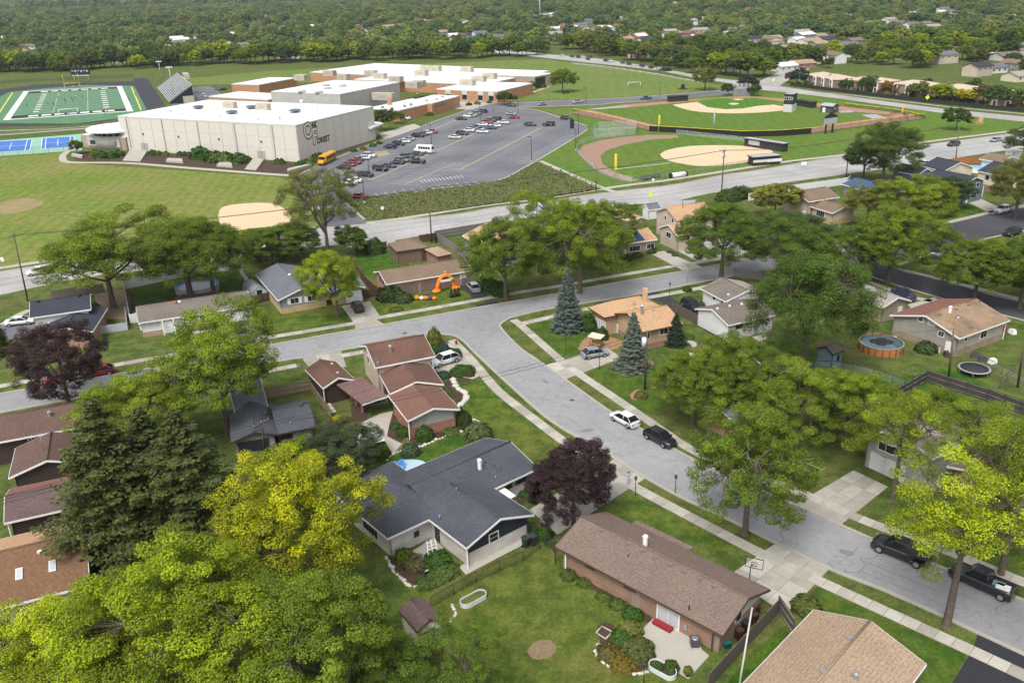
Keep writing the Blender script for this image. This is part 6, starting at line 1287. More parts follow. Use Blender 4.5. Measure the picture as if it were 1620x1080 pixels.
def unit(h, x, y, z, L, Wd, H_, m, name='air_handler', a=None):
 p = G(x, y, z); mb = MB(); M = Matrix.Translation((p.x, p.y, 0)) @ Matrix.Rotation(a if a is not None else math.atan2(gw['u'].y, gw['u'].x), 4, 'Z'); mb.box(-L/2, L/2, -Wd/2, Wd/2, z - .02, z + H_, None, M); o = h.part(mb, name, m)
 if H_ > 1.5: mb = MB(); mb.box(-L*.2, L*.2, -Wd/2-.06, Wd/2+.06, z + H_*.35, z + H_*.7, None, M); h.part(mb, 'louvre', RUB, o)
 return o
ZR = 12.22
for x, y in ((364, 171), (417, 174)): unit(gym, x, y, ZR, 5.5, 2.2, 2.3, HVAC)
for x, y in ((314, 172), (367, 180), (398, 172), (467, 178)):
 p = G(x, y, ZR); mb = MB(); mb.lathe([(1.1, 0), (1.1, .5), (2.2, .55), (2.1, 1.0), (.8, 1.3)], 8, c=(p.x, p.y, ZR-.02), smooth=False); gym.part(mb, 'roof_fan', DOMEB)
for x, y in ((268, 178), (337, 164), (440, 189), (500, 172), (478, 162), (439, 187), (345, 187), (405, 190), (287, 183)): unit(gym, x, y, ZR, 1.5, 1.2, .9, MEMB, 'roof_curb')
for x, y in ((235, 181), (290, 183), (345, 186.5), (402, 188.5), (280, 170), (322, 164), (385, 175), (450, 180), (500, 180), (540, 172)): unit(gym, x, y, ZR, 5.2, 1.6, .22, MEMB, 'skylight_curb')
# round entrance
en = House('school_entrance', 'school entrance pavilion with round white roof and dark window band', (180, 230), 'building')
p = G(188, 201, 7.0); mb = MB(); mb.lathe([(11.0, 6.3), (11.6, 6.4), (11.6, 7.1), (11.2, 7.3), (.5, 7.6)], 40, c=(p.x, p.y, 0), smooth=False); en.part(mb, 'round_roof', MEMB)
mb = MB(); mb.lathe([(9.2, 0), (9.2, 6.35), (.5, 6.35)], 32, c=(p.x, p.y, 0)); en.part(mb, 'drum_wall', GREYMET)
for k in range(9):
 a = rad(-150 + 14*k); a2 = rad(-150 + 14*k + 11); mb = MB(); q = [(p.x + 9.3*math.cos(t), p.y + 9.3*math.sin(t)) for t in (a, a2)]; i_ = [(p.x + 9.1*math.cos(t), p.y + 9.1*math.sin(t)) for t in (a2, a)]; mb.prism(q + i_, 4.9, 5.9); en.part(mb, 'window', GLASS)
we = en.wing((198, 218), (128, 213.5), 9.0, 4.6, roof='flat', rm=MEMB, wm=brickm('tan_block', (.36, .28, .2), (.32, .25, .18)), over=.02, trim=COPING)
f, L = wall_frame(en, we, 'v0'); fr = wbox(en, f, L*.12, L*.86, .9, 4.3, 0, .5, GREYMET, 'window_frame')
for k in range(4): wbox(en, f, L*(.2 + .15*k), L*(.2 + .15*k + .142), 1.5, 3.0, .5, .56, GLASS, 'pane', fr)
# other blocks
g2, w2_ = block('grey metal clad school gymnasium with white roof', (538.3, 150), (428.3, 145.8), (621.7, 130.8), 9.6, GREYMET)
for x, y in ((478, 146), (505, 147), (518, 141), (516, 136), (542, 137)): p = G(x, y, 9.9); mb = MB(); mb.lathe([(1.9, 0), (1.9, .5), (1.5, .8), (.3, .9)], 12, c=(p.x, p.y, 9.88)); g2.part(mb, 'roof_fan', RUB)
block('orange brick school wing with white roof behind the gymnasium', (410, 135), (366, 134), (462, 124), 4.8, OBRICK); block('low orange brick link building behind the gymnasium', (424, 159), (330, 153.5), (455, 150), 3.6, OBRICK)
b1, _ = block('orange brick school office with lettering on its end wall', (684, 164.5), (640, 163), (721, 152.5), 4.8, OBRICK); block('low school link building with cluttered white roof', (632, 175.5), (580, 172.5), (684, 158), 4.4, OBRICK)
for k in range(14): c, n_, t_ = b1.hit(_, 'u0', 689.5 + k*1.15, 169.8 - k*.33); mb = MB(); q = [c - t_*.14, c + t_*.14, c + t_*.14 + n_*.06, c - t_*.14 + n_*.06]; mb.prism([(a.x, a.y) for a in q], 3.0, 3.0 + (.55 if k % 5 else .3)); b1.part(mb, 'sign_letter', INK) if k not in (3, 9) else None
b2, wb2 = block('orange brick school classroom wing with tall dark windows', (787, 146), (690, 142), (836, 132.5), 5.2, OBRICK)
f, L = wall_frame(b2, wb2, 'v0')
for x in (777, 760, 735, 709):
 c, n_, t_ = b2.hit(wb2, 'v0', x, 150); a = (c - wb2['O']).dot(wb2['u']); fr = wbox(b2, f, a-1.5, a+1.5, .6, 5.1, 0, .1, COPING, 'window'); wbox(b2, f, a-1.35, a+1.35, 1.0, 3.4, .1, .14, GLASS, 'pane', fr)
b3, _ = block('long white roofed school classroom block', (762, 135), (560, 126.5), (838, 112), 5.0, OBRICK); b4, wb4 = block('school auditorium wing with dark glazed corner', (846, 122), (765, 118), (866, 116.5), 6.2, brickm('tan_block', (.36, .28, .2), (.32, .25, .18)))
f, L = wall_frame(b4, wb4, 'u0'); fr = wbox(b4, f, .5, L*.55, .4, 5.6, 0, .15, DARKTRIM, 'glazing')
for k in range(3): wbox(b4, f, .7 + k*(L*.55-.9)/3, .6 + (k+1)*(L*.55-.9)/3, .6, 5.4, .15, .2, GLASS, 'pane', fr)
block('low white roofed school wing behind the classroom block', (640, 122), (490, 115), (700, 105), 4.8, OBRICK)
for x, y, h_, s in ((477, 127, b3, 1), (522, 120, b3, 1), (544, 126, b3, .9), (587, 120, b3, 1), (602, 125, b3, 1), (627, 130, b3, 1), (654, 139, b3, 1), (667, 120, b3, 1), (740, 136, b3, 1.05), (758, 130, b3, 1), (775, 125, b3, 1), (739, 114, b3, 1), (675, 112, b3, 1), (663, 137, b3, .9), (690, 113, b3, .8)): unit(h_, x, y, 5.3, 7.0*s, 4.2, 3.0, HVAC)
unit(b1, 607, 158, 4.7, 11, 3.0, 3.2, HVAC)
for x, y in ((700, 154), (690, 158), (675, 160), (650, 166), (640, 168), (620, 172), (605, 170), (660, 150)): p = G(x, y, 5.1); mb = MB(); mb.lathe([(.7, 0), (.7, .5), (.9, .6), (.3, .9)], 8, c=(p.x, p.y, 4.9)); b1.part(mb, 'roof_fan', RUB)
mb = MB(); p = G(617, 166, 4.7); mb.box(p.x-.9, p.x+.9, p.y-.8, p.y+.8, 4.5, 7.6); b1.part(mb, 'chimney', OBRICK)
cn = House('canopy', 'white entrance canopy on a dark pier beside the gymnasium', (590, 215), 'canopy'); mb = MB(); mb.prism([(q.x, q.y) for q in W([(576, 203), (588, 204.5), (607, 197), (594, 195)], 4.6)], 4.6, 5.2); cn.part(mb, 'roof', WHITE); mb = MB(); mb.prism([(q.x, q.y) for q in W([(583, 218), (592, 219), (598, 215), (588, 214)])], 0, 4.6); cn.part(mb, 'pier', brickm('tan_block', (.36, .28, .2), (.32, .25, .18)))
# steps down from the school
def steps(label, quad, n=8, z=1.2):
 A, B, C, D = W(quad); o = thing('steps', label, 'steps', A); off = Vector((A.x, A.y, 0))
 for i in range(n):
  t0, t1 = i/n, 1.0; q = [A.lerp(D, t0), B.lerp(C, t0), B.lerp(C, (i+1)/n), A.lerp(D, (i+1)/n)]; mb = MB(); mb.prism([(p.x, p.y) for p in q], 0, .1 + z*(i+1)/n); mb.build('step', CONC, o, off=off)
steps('broad concrete steps at the school entrance', [(194, 254.5), (222, 256), (234, 243), (208, 240)], 8, 1.0); steps('narrow concrete steps below the gymnasium wall', [(387, 268), (405, 270), (418, 256), (402, 254)], 7, .8)
for q, l in (([(263, 257), (290, 259), (288, 254), (266, 253)], 'low stone bench wall in the left mulch bed'), ([(343, 264), (368, 266), (366, 260), (348, 259)], 'low stone bench wall in the right mulch bed'), ([(455, 274), (493, 263), (494, 261), (455, 270)], 'low brick retaining wall below the painted wall'), ([(113, 248), (130, 251), (132, 248), (116, 245)], 'curved stone edging at the school entrance')):
 mb = MB(); pts = W(q); mb.prism([(p.x - pts[0].x, p.y - pts[0].y) for p in pts], 0, .7); o = mb.build('retaining_wall', CONC, None, (pts[0].x, pts[0].y, 0)); tag(o, l, 'wall')
# ---------------------------------------------------------------- stadium
A, B = G(249, 142), G(268, 165); d = (A - B).normalized(); n_ = Vector((d.y, -d.x, 0)); n_ = n_ if n_.x > 0 else -n_; L = (A - B).length
st = thing('grandstand', 'silver grandstand with press box beside the football field', 'grandstand', B); off = Vector((B.x, B.y, 0)); SILV = plain('aluminium_bench', (.55, .56, .58), .4, .08, metal=.3)
for k in range(15):
 for z_, dd, hh, m, nm in ((1.0 + k*.52, k*.85, .1, plain('grey_tread', (.2, .21, .23), .7), 'tread'), (1.35 + k*.52, k*.85 + .1, .12, SILV, 'bench_row')):
  q = [B + n_*dd, B + n_*(dd + (.85 if nm == 'tread' else .42)), A + n_*(dd + (.85 if nm == 'tread' else .42)), A + n_*dd]; mb = MB(); mb.prism([(p.x, p.y) for p in q], z_, z_ + hh); mb.build(nm, m, st, off=off)
for t in (0, .25, .5, .75, 1):
 c = B.lerp(A, t); mb = MB(); mb.tube(c + n_*.3 + Vector((0, 0, 0)), c + n_*.3 + Vector((0, 0, 1)), .12); mb.build('leg', RUB, st, off=off); mb = MB(); mb.tube(c + n_*12.5, c + n_*12.5 + Vector((0, 0, 8.2)), .14); mb.build('leg', RUB, st, off=off)
mb = MB(); q = [B + n_*1.5 - d*.1, B + n_*12.6 - d*.1, B + n_*12.6, B + n_*1.5]; mb.hexa([Vector((p.x, p.y, .05)) for p in q], [Vector((q[i].x, q[i].y, [1.6, 8.4, 8.4, 1.6][i])) for i in range(4)]); mb.build('end_screen', BLACK, st, off=off)
mb = MB(); q = [B + n_*7 - d*.9, B + n_*12.4 - d*.9, B + n_*12.4 - d*.3, B + n_*7 - d*.3]; mb.prism([(p.x, p.y) for p in q], 0, 3.4); mb.build('kiosk_wall', HVAC, st, off=off)
c = B.lerp(A, .55) + n_*14; mb = MB(); q = [c - d*5 - n_*1.4, c - d*5 + n_*1.4, c + d*5 + n_*1.4, c + d*5 - n_*1.4]; mb.prism([(p.x, p.y) for p in q], 8.2, 11.0); pb = mb.build('press_box', HVAC, st, off=off); mb = MB(); q = [c - d*4.6 - n_*1.5, c + d*4.6 - n_*1.5, c + d*4.6 - n_*1.3, c - d*4.6 - n_*1.3]; mb.prism([(p.x, p.y) for p in q], 9.4, 10.5); mb.build('window', GLASS, st, off=off)
for s in (-1, 1):
 for t in (0, 1): cc = c + d*(4.6*s) + n_*(1.2 if t else -1.2); mb = MB(); mb.tube(cc, cc + Vector((0, 0, 8.3)), .12); mb.build('leg', RUB, st, off=off)
def light_pole(x, y, h, label, lamps=4, group=None, r=.2):
 p = G(x, y); o = thing('stadium_light' if lamps else 'pole', label, 'light pole', (p.x, p.y, 0), 0, group); mb = MB(); mb.tube((0, 0, 0), (0, 0, h), r, r*.6, 8); mb.build('pole', METAL, o)
 for k in range(lamps): mb = MB(); mb.box(-1.5 + k*.9, -1.0 + k*.9, -.4, .2, h - .8, h - .2); mb.build('lamp', WHITE, o)
light_pole(256.7, 132, 13.5, 'tall floodlight pole behind the grandstand', 4); light_pole(276, 160, 17.5, 'tall floodlight pole in front of the grandstand', 4)
def frame_goal(x0, y0, x1, y1, h, label, m, up=0, name='goal'):
 a, c = G(x0, y0), G(x1, y1); o = thing(name, label, 'goal', a); off = a; z0 = 0
 for nm, p, q in (('post', a, a + Vector((0, 0, h))), ('post', c, c + Vector((0, 0, h))), ('crossbar', a + Vector((0, 0, h)), c + Vector((0, 0, h)))): mb = MB(); mb.tube(p, q, .12); mb.build(nm, m, o, off=off)
 if up:
  for p in (a, c): mb = MB(); mb.tube(p + Vector((0, 0, h)), p + Vector((0, 0, h + up)), .1); mb.build('upright', m, o, off=off)
 else:
  mb = MB(); bk = Vector((0, 2.0, 0)); mb.poly([a + Vector((0, 0, h)), c + Vector((0, 0, h)), c + bk, a + bk]); mb.build('net', NETL, o, off=off)
frame_goal(94, 182.5, 124, 180.5, 2.6, 'white goal frame at the near end of the football field', WHITE); frame_goal(993.5, 139, 1013, 138, 2.6, 'white soccer goal on the meadow', WHITE); frame_goal(103, 141, 127, 139.5, 3.2, 'yellow football goalposts at the far end of the field', YCAP, 5.5, 'goalpost')
sbd = thing('scoreboard', 'black football scoreboard on two posts behind the track', 'scoreboard', G(130, 130)); mb = MB(); mb.box(-6.2, 6.2, -.3, .3, 3.5, 8.8); bd = mb.build('board', BLACK, sbd)
for s in (-4.5, 4.5): mb = MB(); mb.tube((s, 0, 0), (s, 0, 3.6), .2); mb.build('post', RUB, sbd)
for k in range(6): mb = MB(); mb.box(-5.4 + k*1.9, -4.2 + k*1.9, -.34, -.29, 6.2 if k % 2 else 6.8, 7.4); mb.build('panel', FADED, bd)
mb = MB(); mb.box(-5.8, 5.8, -.34, -.29, 3.7, 4.5); mb.build('panel', FADED, bd)
# ---------------------------------------------------------------- ball field buildings
def bbox(label, P0, P1, depth, h_, wm, rm, name='dugout', roof='flat', over=.3, cat='dugout', slope=.2, lower=None):
 h = House(name, label, P0, cat, z=h_); w = h.wing(P0, P1, depth, h_, roof=roof, rm=rm, wm=wm, over=over, trim=DARKTRIM, slope=slope, lower=lower); return h, w
BLK = siding('black_siding', (.022, .022, .024), .3); ROOFG = plain('pale_sheet_roof', (.34, .35, .36), .6)
h, w = bbox('long black softball dugout with pale flat roof', (1240, 228.5), (1176, 219), 3.0, 2.6, BLK, ROOFG); h.box_on_wall(w, 'v0', 1193, 226, 4.5, 1.5, .08, FADED, 'sign_board')
h, w = bbox('black and cream softball dugout beside the main road sidewalk', (1192, 250), (1237, 246.5), 4.0, 2.6, BLK, ROOFG); h.box_on_wall(w, 'v0', 1214, 254, 9.5, .8, .06, IVORY, 'painted_band'); [h.box_on_wall(w, 'v0', x, 254.3 - (x-1214)*.08, .8, .9, .09, WHITE, 'painted_letter') for x in (1216, 1219, 1222, 1226, 1229, 1232, 1235)]
h, w = bbox('black baseball dugout on the first base side', (1059, 153.5), (1090, 151.5), 3.2, 2.4, BLK, plain('black_roof', (.03, .03, .032), .7)); h, w = bbox('black baseball dugout beside the press box', (1259, 158.5), (1285, 162.5), 3.2, 2.4, BLK, plain('black_roof', (.03, .03, .032), .7))
h = House('press_box', 'dark two storey baseball press box with white windows', (1250, 158), 'press box'); w = h.wing((1241, 149.5), (1255, 150.2), 5.5, 7.2, roof='flat', rm=ROOFG, wm=BLK, over=.05, lower=(3.2, plain('pale_block', (.5, .49, .46), .9)), trim=BLK)
for x in (1243.5, 1246.5, 1249.7, 1253): h.win(w, 'v0', x, 152, .8, 1.0, WHITE, GLASS, 1, z=5.6)
h, w = bbox('dark grey gabled equipment shed beside the baseball field', (1297, 167.5), (1317, 169.5), 5.5, 2.6, siding('slate_siding', (.07, .075, .085), .25), ROOFG, 'equipment_shed', 'gable', .3, 'shed', .3); [h.door(w, 'v0', x, 170, 1.3, 2.0, WHITE) for x in (1304,)]; h.win(w, 'u1', 1322, 169, 1.6, 1.6, WHITE, GLASS, 2)
sc = thing('scoreboard', 'black arched baseball scoreboard on two posts', 'scoreboard', G(1311, 211)); xa = (G(1318, 210) - G(1303, 212)); xa.normalize(); sc.rotation_euler = (0, 0, math.atan2(xa.y, xa.x)); mb = MB()
for s in (-1.7, 1.7): mb = MB(); mb.box(s-.25, s+.25, -.2, .2, 0, 6.6); mb.build('post', BLACK, sc)
mb = MB(); mb.box(-3.2, 3.2, -.35, -.2, 3.4, 5.6); mb.build('board', ROOFG, sc); mb = MB(); pr = [(-3.4, 5.6), (3.4, 5.6), (2.6, 6.4), (1.2, 6.9), (.3, 7.5), (-.3, 7.5), (-1.2, 6.9), (-2.6, 6.4)]
mb.poly([(x, -.4, z) for x, z in pr]); mb.poly([(x, -.1, z) for x, z in pr][::-1]); [mb.poly([(pr[(i+1) % 8][0], -.4, pr[(i+1) % 8][1]), (pr[i][0], -.4, pr[i][1]), (pr[i][0], -.1, pr[i][1]), (pr[(i+1) % 8][0], -.1, pr[(i+1) % 8][1])]) for i in range(8)]; mb.build('arch', BLACK, sc)
bs = thing('backstop', 'tall netted baseball backstop with white padding', 'backstop', G(1172, 152)); q0, q1 = G(1159, 152) - G(1172, 152), G(1186, 152.5) - G(1172, 152)
for t in (0, .25, .5, .75, 1): p = q0.lerp(q1, t); mb = MB(); mb.tube(p, p + Vector((0, 0, 6.0)), .1); mb.build('post', METAL, bs)
mb = MB(); mb.poly([q0, q1, q1 + Vector((0, 0, 6)), q0 + Vector((0, 0, 6))]); mb.build('net', NETL, bs); mb = MB(); mb.prism([(p.x, p.y) for p in (q0, q1, q1 + Vector((0, .3, 0)), q0 + Vector((0, .3, 0)))], .1, 3.4); mb.build('padding', FADED, bs)
def foul_pole(x, y, h, label, m):
 p = G(x, y); o = thing('foul_pole', label, 'pole', (p.x, p.y, 0)); mb = MB(); mb.tube((0, 0, 0), (0, 0, h), .13); mb.build('pole', m, o); mb = MB(); mb.box(-.1, .55, -.03, .03, h*.45, h); mb.build('wing', m, o)
foul_pole(1041.5, 209, 6.3, 'yellow foul pole in the outfield fence', YCAP); foul_pole(972.5, 287, 8.0, 'yellow foul pole beside the prairie path', YCAP); foul_pole(1425, 190, 5.0, 'orange foul pole beside the batting turtle', plain('orange_pad', (.6, .3, .08), .7)); foul_pole(1128, 213, 8.0, 'pale thin flag pole behind centre field', METAL)
bt = thing('batting_turtle', 'domed batting turtle net in the field corner', 'net frame', G(1420, 189))
for k in range(5): mb = MB(); mb.path([Vector((3.4*math.cos(rad(t)), -2 + k*1.0, 3.0*math.sin(rad(t)))) for t in range(0, 181, 20)], .07); mb.build('hoop', DARKTRIM, bt)
mn = thing('monument', 'small brick sign monument with shrubs by the road fork', 'monument', G(1548, 197)); mb = MB(); mb.box(-1.6, 1.6, -.5, .5, 0, 1.0); mb.build('base', OBRICK, mn); mb = MB(); mb.box(-.2, 1.2, -.4, .4, 1.0, 2.6); mb.build('pillar', plain('sandstone', (.5, .34, .22), .9), mn)
mn = thing('monument', 'dark rock with planting on the meadow edge', 'monument', G(1080, 141)); mb = MB(); mb.lathe([(1.3, 0), (1.1, 1.0), (.9, 2.2), (.3, 2.6)], 7, smooth=False); mb.build('stone', BLACK, mn); mb = MB(); mb.lathe([(3, 0), (3, .1), (.2, .2)], 14); mb.build('bed', MULCH, mn)
tp = thing('tarp_roll', 'long white rolled tarp between two dark end wheels', 'tarp roll', G(1073, 280.5)); d = (G(1086, 278.5) - G(1060, 282)).normalized(); mb = MB(); mb.tube(d*-2.4 + Vector((0, 0, .75)), d*2.4 + Vector((0, 0, .75)), .72, None, 10); mb.build('roll', WHITE, tp)
for s in (-1, 1): mb = MB(); mb.tube(d*(2.45*s) + Vector((0, 0, .75)), d*(2.9*s) + Vector((0, 0, .75)), .8, None, 10); mb.build('wheel', BLACK, tp)
for k, (x, y) in enumerate(((1019, 284.5), (1028, 282.8), (1039, 281))): o = thing('bush_bag', 'dark round ball bag by the softball fence', 'bag', G(x, y), 0, 'dark bags by the softball fence'); mb = MB(); mb.lathe([(.9, 0), (1.2, .4), (1.0, .9), (.2, 1.1)], 9); mb.build('bag', plain('slate_plastic', (.05, .06, .08), .6), o)
# townhouses
TH = plain('townhouse_roof', (.46, .37, .28), .9, .1, .3); THW = siding('townhouse_siding', (.25, .19, .145), .3)
def townhouse(P0, P1, depth, lab, n=3):
 h = House('townhouse', lab, P0, 'townhouse', z=4.9); w = h.wing(P0, P1, depth, 4.9, roof='hip', rm=TH, wm=THW, trim=TH, over=.3, rise=1.5, z0=0)
 f, L = wall_frame(h, w, 'v0')
 for i in range(n):
  a = L*(i + .5)/n; bx = wbox(h, f, a-1.1, a+1.1, .2, 5.1, -.32, .25, WHITE, 'bay'); wbox(h, f, a-.6, a+.6, 2.8, 4.4, .25, .3, GLASS, 'pane', bx); wbox(h, f, a-.6, a+.6, .3, 2.4, .25, .3, BROWNTRIM, 'door', bx)
  wbox(h, f, a+1.6, a+2.5, .0, .9, .3, 1.5, BRBRICK, 'stoop')
townhouse((1271, 118), (1322, 127), 14, 'tan roofed townhouse block beside the dark conifer', 4); townhouse((1335, 126), (1397, 131.5), 14, 'tan roofed townhouse block behind the dark round trees', 3); townhouse((1408, 132), (1466, 137.5), 14, 'tan roofed townhouse block behind the orange tree', 3); townhouse((1480, 139), (1536, 143.5), 13, 'tan roofed townhouse block with red stoops', 3); townhouse((1565, 149), (1630, 152.5), 14, 'tan roofed townhouse block by the road fork', 3)
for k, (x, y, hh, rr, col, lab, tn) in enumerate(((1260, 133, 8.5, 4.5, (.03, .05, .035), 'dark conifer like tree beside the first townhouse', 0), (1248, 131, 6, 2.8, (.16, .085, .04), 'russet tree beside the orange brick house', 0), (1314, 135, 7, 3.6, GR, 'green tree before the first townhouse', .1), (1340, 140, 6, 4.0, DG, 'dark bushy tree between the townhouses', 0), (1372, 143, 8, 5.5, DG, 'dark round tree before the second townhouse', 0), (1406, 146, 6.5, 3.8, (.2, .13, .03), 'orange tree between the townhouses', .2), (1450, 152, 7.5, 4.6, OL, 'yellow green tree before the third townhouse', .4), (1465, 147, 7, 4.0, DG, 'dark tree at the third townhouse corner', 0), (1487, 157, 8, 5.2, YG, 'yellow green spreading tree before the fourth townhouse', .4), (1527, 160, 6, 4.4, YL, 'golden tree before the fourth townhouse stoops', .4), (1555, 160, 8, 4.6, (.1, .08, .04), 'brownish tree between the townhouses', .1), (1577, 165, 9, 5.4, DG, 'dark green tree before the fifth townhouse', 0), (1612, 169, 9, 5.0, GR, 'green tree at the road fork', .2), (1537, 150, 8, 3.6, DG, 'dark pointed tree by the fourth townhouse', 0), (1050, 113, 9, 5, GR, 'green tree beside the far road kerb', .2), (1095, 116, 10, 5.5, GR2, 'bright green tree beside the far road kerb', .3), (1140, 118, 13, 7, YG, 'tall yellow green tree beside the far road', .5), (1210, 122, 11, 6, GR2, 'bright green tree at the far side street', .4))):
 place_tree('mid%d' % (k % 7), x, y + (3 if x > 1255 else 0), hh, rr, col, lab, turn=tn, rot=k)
# ---------------------------------------------------------------- vehicles
def paint_mat():
 m, nt, b = nodes_of('car_paint'); MATS['car_paint'] = m
 oi = N(nt, 'ShaderNodeObjectInfo'); k = ramp(nt, noise(nt, pos(nt), 1.2, 3), [(.3, (.9,) * 3), (.7, (1.05,) * 3)])
 nt.links.new(mixc(nt, 1.0, oi.outputs['Color'], k.outputs[0], 'MULTIPLY'), b.inputs['Base Color'])
 b.inputs['Roughness'].default_value = .32; b.inputs['Coat Weight'].default_value = .6; b.inputs['Coat Roughness'].default_value = .12; return m
PAINT = paint_mat(); CGLASS = glass_mat('car_glass', (.012, .014, .017), .06); TYRE = plain('tyre_rubber', (.014, .014, .015), .9); RIM = plain('alloy_rim', (.36, .37, .39), .35, metal=.6); TAIL = plain('tail_lamp', (.32, .015, .012), .3); HEAD = glass_mat('head_lamp', (.5, .52, .54), .1); CHROME = plain('dark_grille', (.03, .03, .032), .4)
def loft(stations, ring, close=True):
 """stations: list of lists of points, each the same length; returns MB"""
 mb = MB(); n = len(stations[0]); b = len(mb.v)
 for st in stations: mb.v += [tuple(p) for p in st]
 for s in range(len(stations) - 1):
  for i in range(n - 1 if not ring else n):
   j = (i + 1) % n; mb.f.append((s*n+i, s*n+j, (s+1)*n+j, (s+1)*n+i)); mb.m.append(0); mb.smooth.append(True)
 if close:
  mb.f += [tuple(range(n))[::-1], tuple((len(stations)-1)*n + i for i in range(n))]; mb.m += [0, 0]; mb.smooth += [False, False]
 return mb
CARP = {}
def make_car(kind):
 S = {'sedan': dict(L=4.75, W=.92, H=1.45, belt=.93, hood=.86, deck=.98, cab=(-1.8, -.85, .4, 1.3), r=.33), 'hatch': dict(L=4.4, W=.9, H=1.55, belt=.95, hood=.92, deck=1.0, cab=(-2.08, -1.2, .4, 1.35), r=.33), 'suv': dict(L=4.75, W=.95, H=1.72, belt=1.08, hood=1.04, deck=1.1, cab=(-2.28, -1.5, .45, 1.3), r=.37), 'jeep': dict(L=4.5, W=.95, H=1.85, belt=1.2, hood=1.15, deck=1.2, cab=(-2.2, -2.1, .45, .75), r=.4), 'pickup': dict(L=5.7, W=1.0, H=1.88, belt=1.15, hood=1.15, deck=1.18, cab=(-.75, -.55, .85, 1.4), r=.4), 'big': dict(L=5.2, W=.98, H=1.82, belt=1.12, hood=1.08, deck=1.12, cab=(-2.5, -1.8, .5, 1.45), r=.4)}[kind]
 L, Wd, H_, belt, r = S['L'], S['W'], S['H'], S['belt'], S['r']; c0, c1, c2, c3 = S['cab']; P = {}
 xs = [-L/2, -L/2+.12, -L/2+.5, c0, (c0+c3)/2, c3, L/2-.6, L/2-.18, L/2]
 def topz(x): return S['deck'] if x <= c0 else (belt if x <= c3 - .01 else S['hood'] - .16 * max(0, (x - c3) / (L/2 - c3)) ** 2)
 st = []
 for i, x in enumerate(xs):
  e = {0: .86, 1: .94, len(xs)-1: .80, len(xs)-2: .91}.get(i, 1.0); w = Wd * e; t = topz(x) - (.12 if i in (0, len(xs)-1) else 0)
  half = [(w*.80, .24), (w*.96, .34), (w, .58), (w*.985, t-.16), (w*.88, t-.02), (w*.45, t+.03)]
  st.append([(x, -y, z) for y, z in half] + [(x, y, z) for y, z in half[::-1]])
 body = loft(st, True)
 P['body'] = body.mesh('body', PAINT)
 # greenhouse: glass shell and painted roof with pillars
 wb, wt = Wd*.93, Wd*.70; z0, z1 = belt - .03, H_ - .05
 b4 = [(c0, -wb, z0), (c3, -wb, z0), (c3, wb, z0), (c0, wb, z0)]; t4 = [(c1, -wt, z1), (c2, -wt, z1), (c2, wt, z1), (c1, wt, z1)]
 mb = MB(); mb.hexa(b4, t4); P['windows'] = mb.mesh('windows', CGLASS)
 mb = MB(); rt = [(c1-.06, -wt-.02, z1-.02), (c2+.08, -wt-.02, z1-.02), (c2+.08, wt+.02, z1-.02), (c1-.06, wt+.02, z1-.02)]; rt2 = [(c1+.1, -wt+.1, H_), (c2-.12, -wt+.1, H_-.01), (c2-.12, wt-.1, H_-.01), (c1+.1, wt-.1, H_)]; mb.hexa(rt, rt2); P['roof'] = mb.mesh('roof', PAINT)
 pil = []
 for sy in (-1, 1):
  for fb, ft in ((0.0, 0.0), (.46, .42), (1.0, 1.0)) if kind != 'pickup' else ((0.0, 0.0), (1.0, 1.0)):
   a = Vector((c0 + (c3-c0)*fb, sy*wb, z0)); e = Vector((c1 + (c2-c1)*ft, sy*wt, z1)); mb = MB(); mb.tube(a, e, .035 if 0 < fb < 1 else .045, .035, 5); pil.append(mb.mesh('pillar', PAINT))
 P['pillar'] = pil
 mb = MB(); mb.tube((0, -.13, 0), (0, .11, 0), r, r, 14, TYRE); P['wheel'] = mb.mesh('wheel'); mb = MB(); mb.tube((0, -.14, 0), (0, -.09, 0), r*.66, r*.6, 8, RIM, smooth=False); P['rim'] = mb.mesh('rim')
 mb = MB(); mb.box(-.03, .03, -.16, .16, -.07, .07); P['headlight'] = mb.mesh('headlight', HEAD); mb = MB(); mb.box(-.03, .03, -.15, .15, -.1, .1); P['taillight'] = mb.mesh('taillight', TAIL); mb = MB(); mb.box(-.04, .04, -.5, .5, -.11, .11); P['grille'] = mb.mesh('grille', CHROME)
 mb = MB(); mb.box(-.09, .09, -.09, .09, -.06, .07); P['mirror'] = mb.mesh('mirror', PAINT)
 if kind == 'pickup': mb = MB(); mb.box(-L/2+.12, c0-.12, -Wd*.82, Wd*.82, S['deck']-.02, S['deck']+.025); P['cargo_bed'] = mb.mesh('cargo_bed', BLACK)
 return S, P
def car(kind, x, y, fx, fy, col, label, group=None, L=None, name=None, cat='car'):
 """car whose middle stands at pixel x, y with its nose towards pixel fx, fy"""
 if kind not in CARP: CARP[kind] = make_car(kind)
 S, P = CARP[kind]; p, f = G(x, y), G(fx, fy); d = f - p
 return car_at(kind, p, math.atan2(d.y, d.x), col, label, group, L, name, cat)
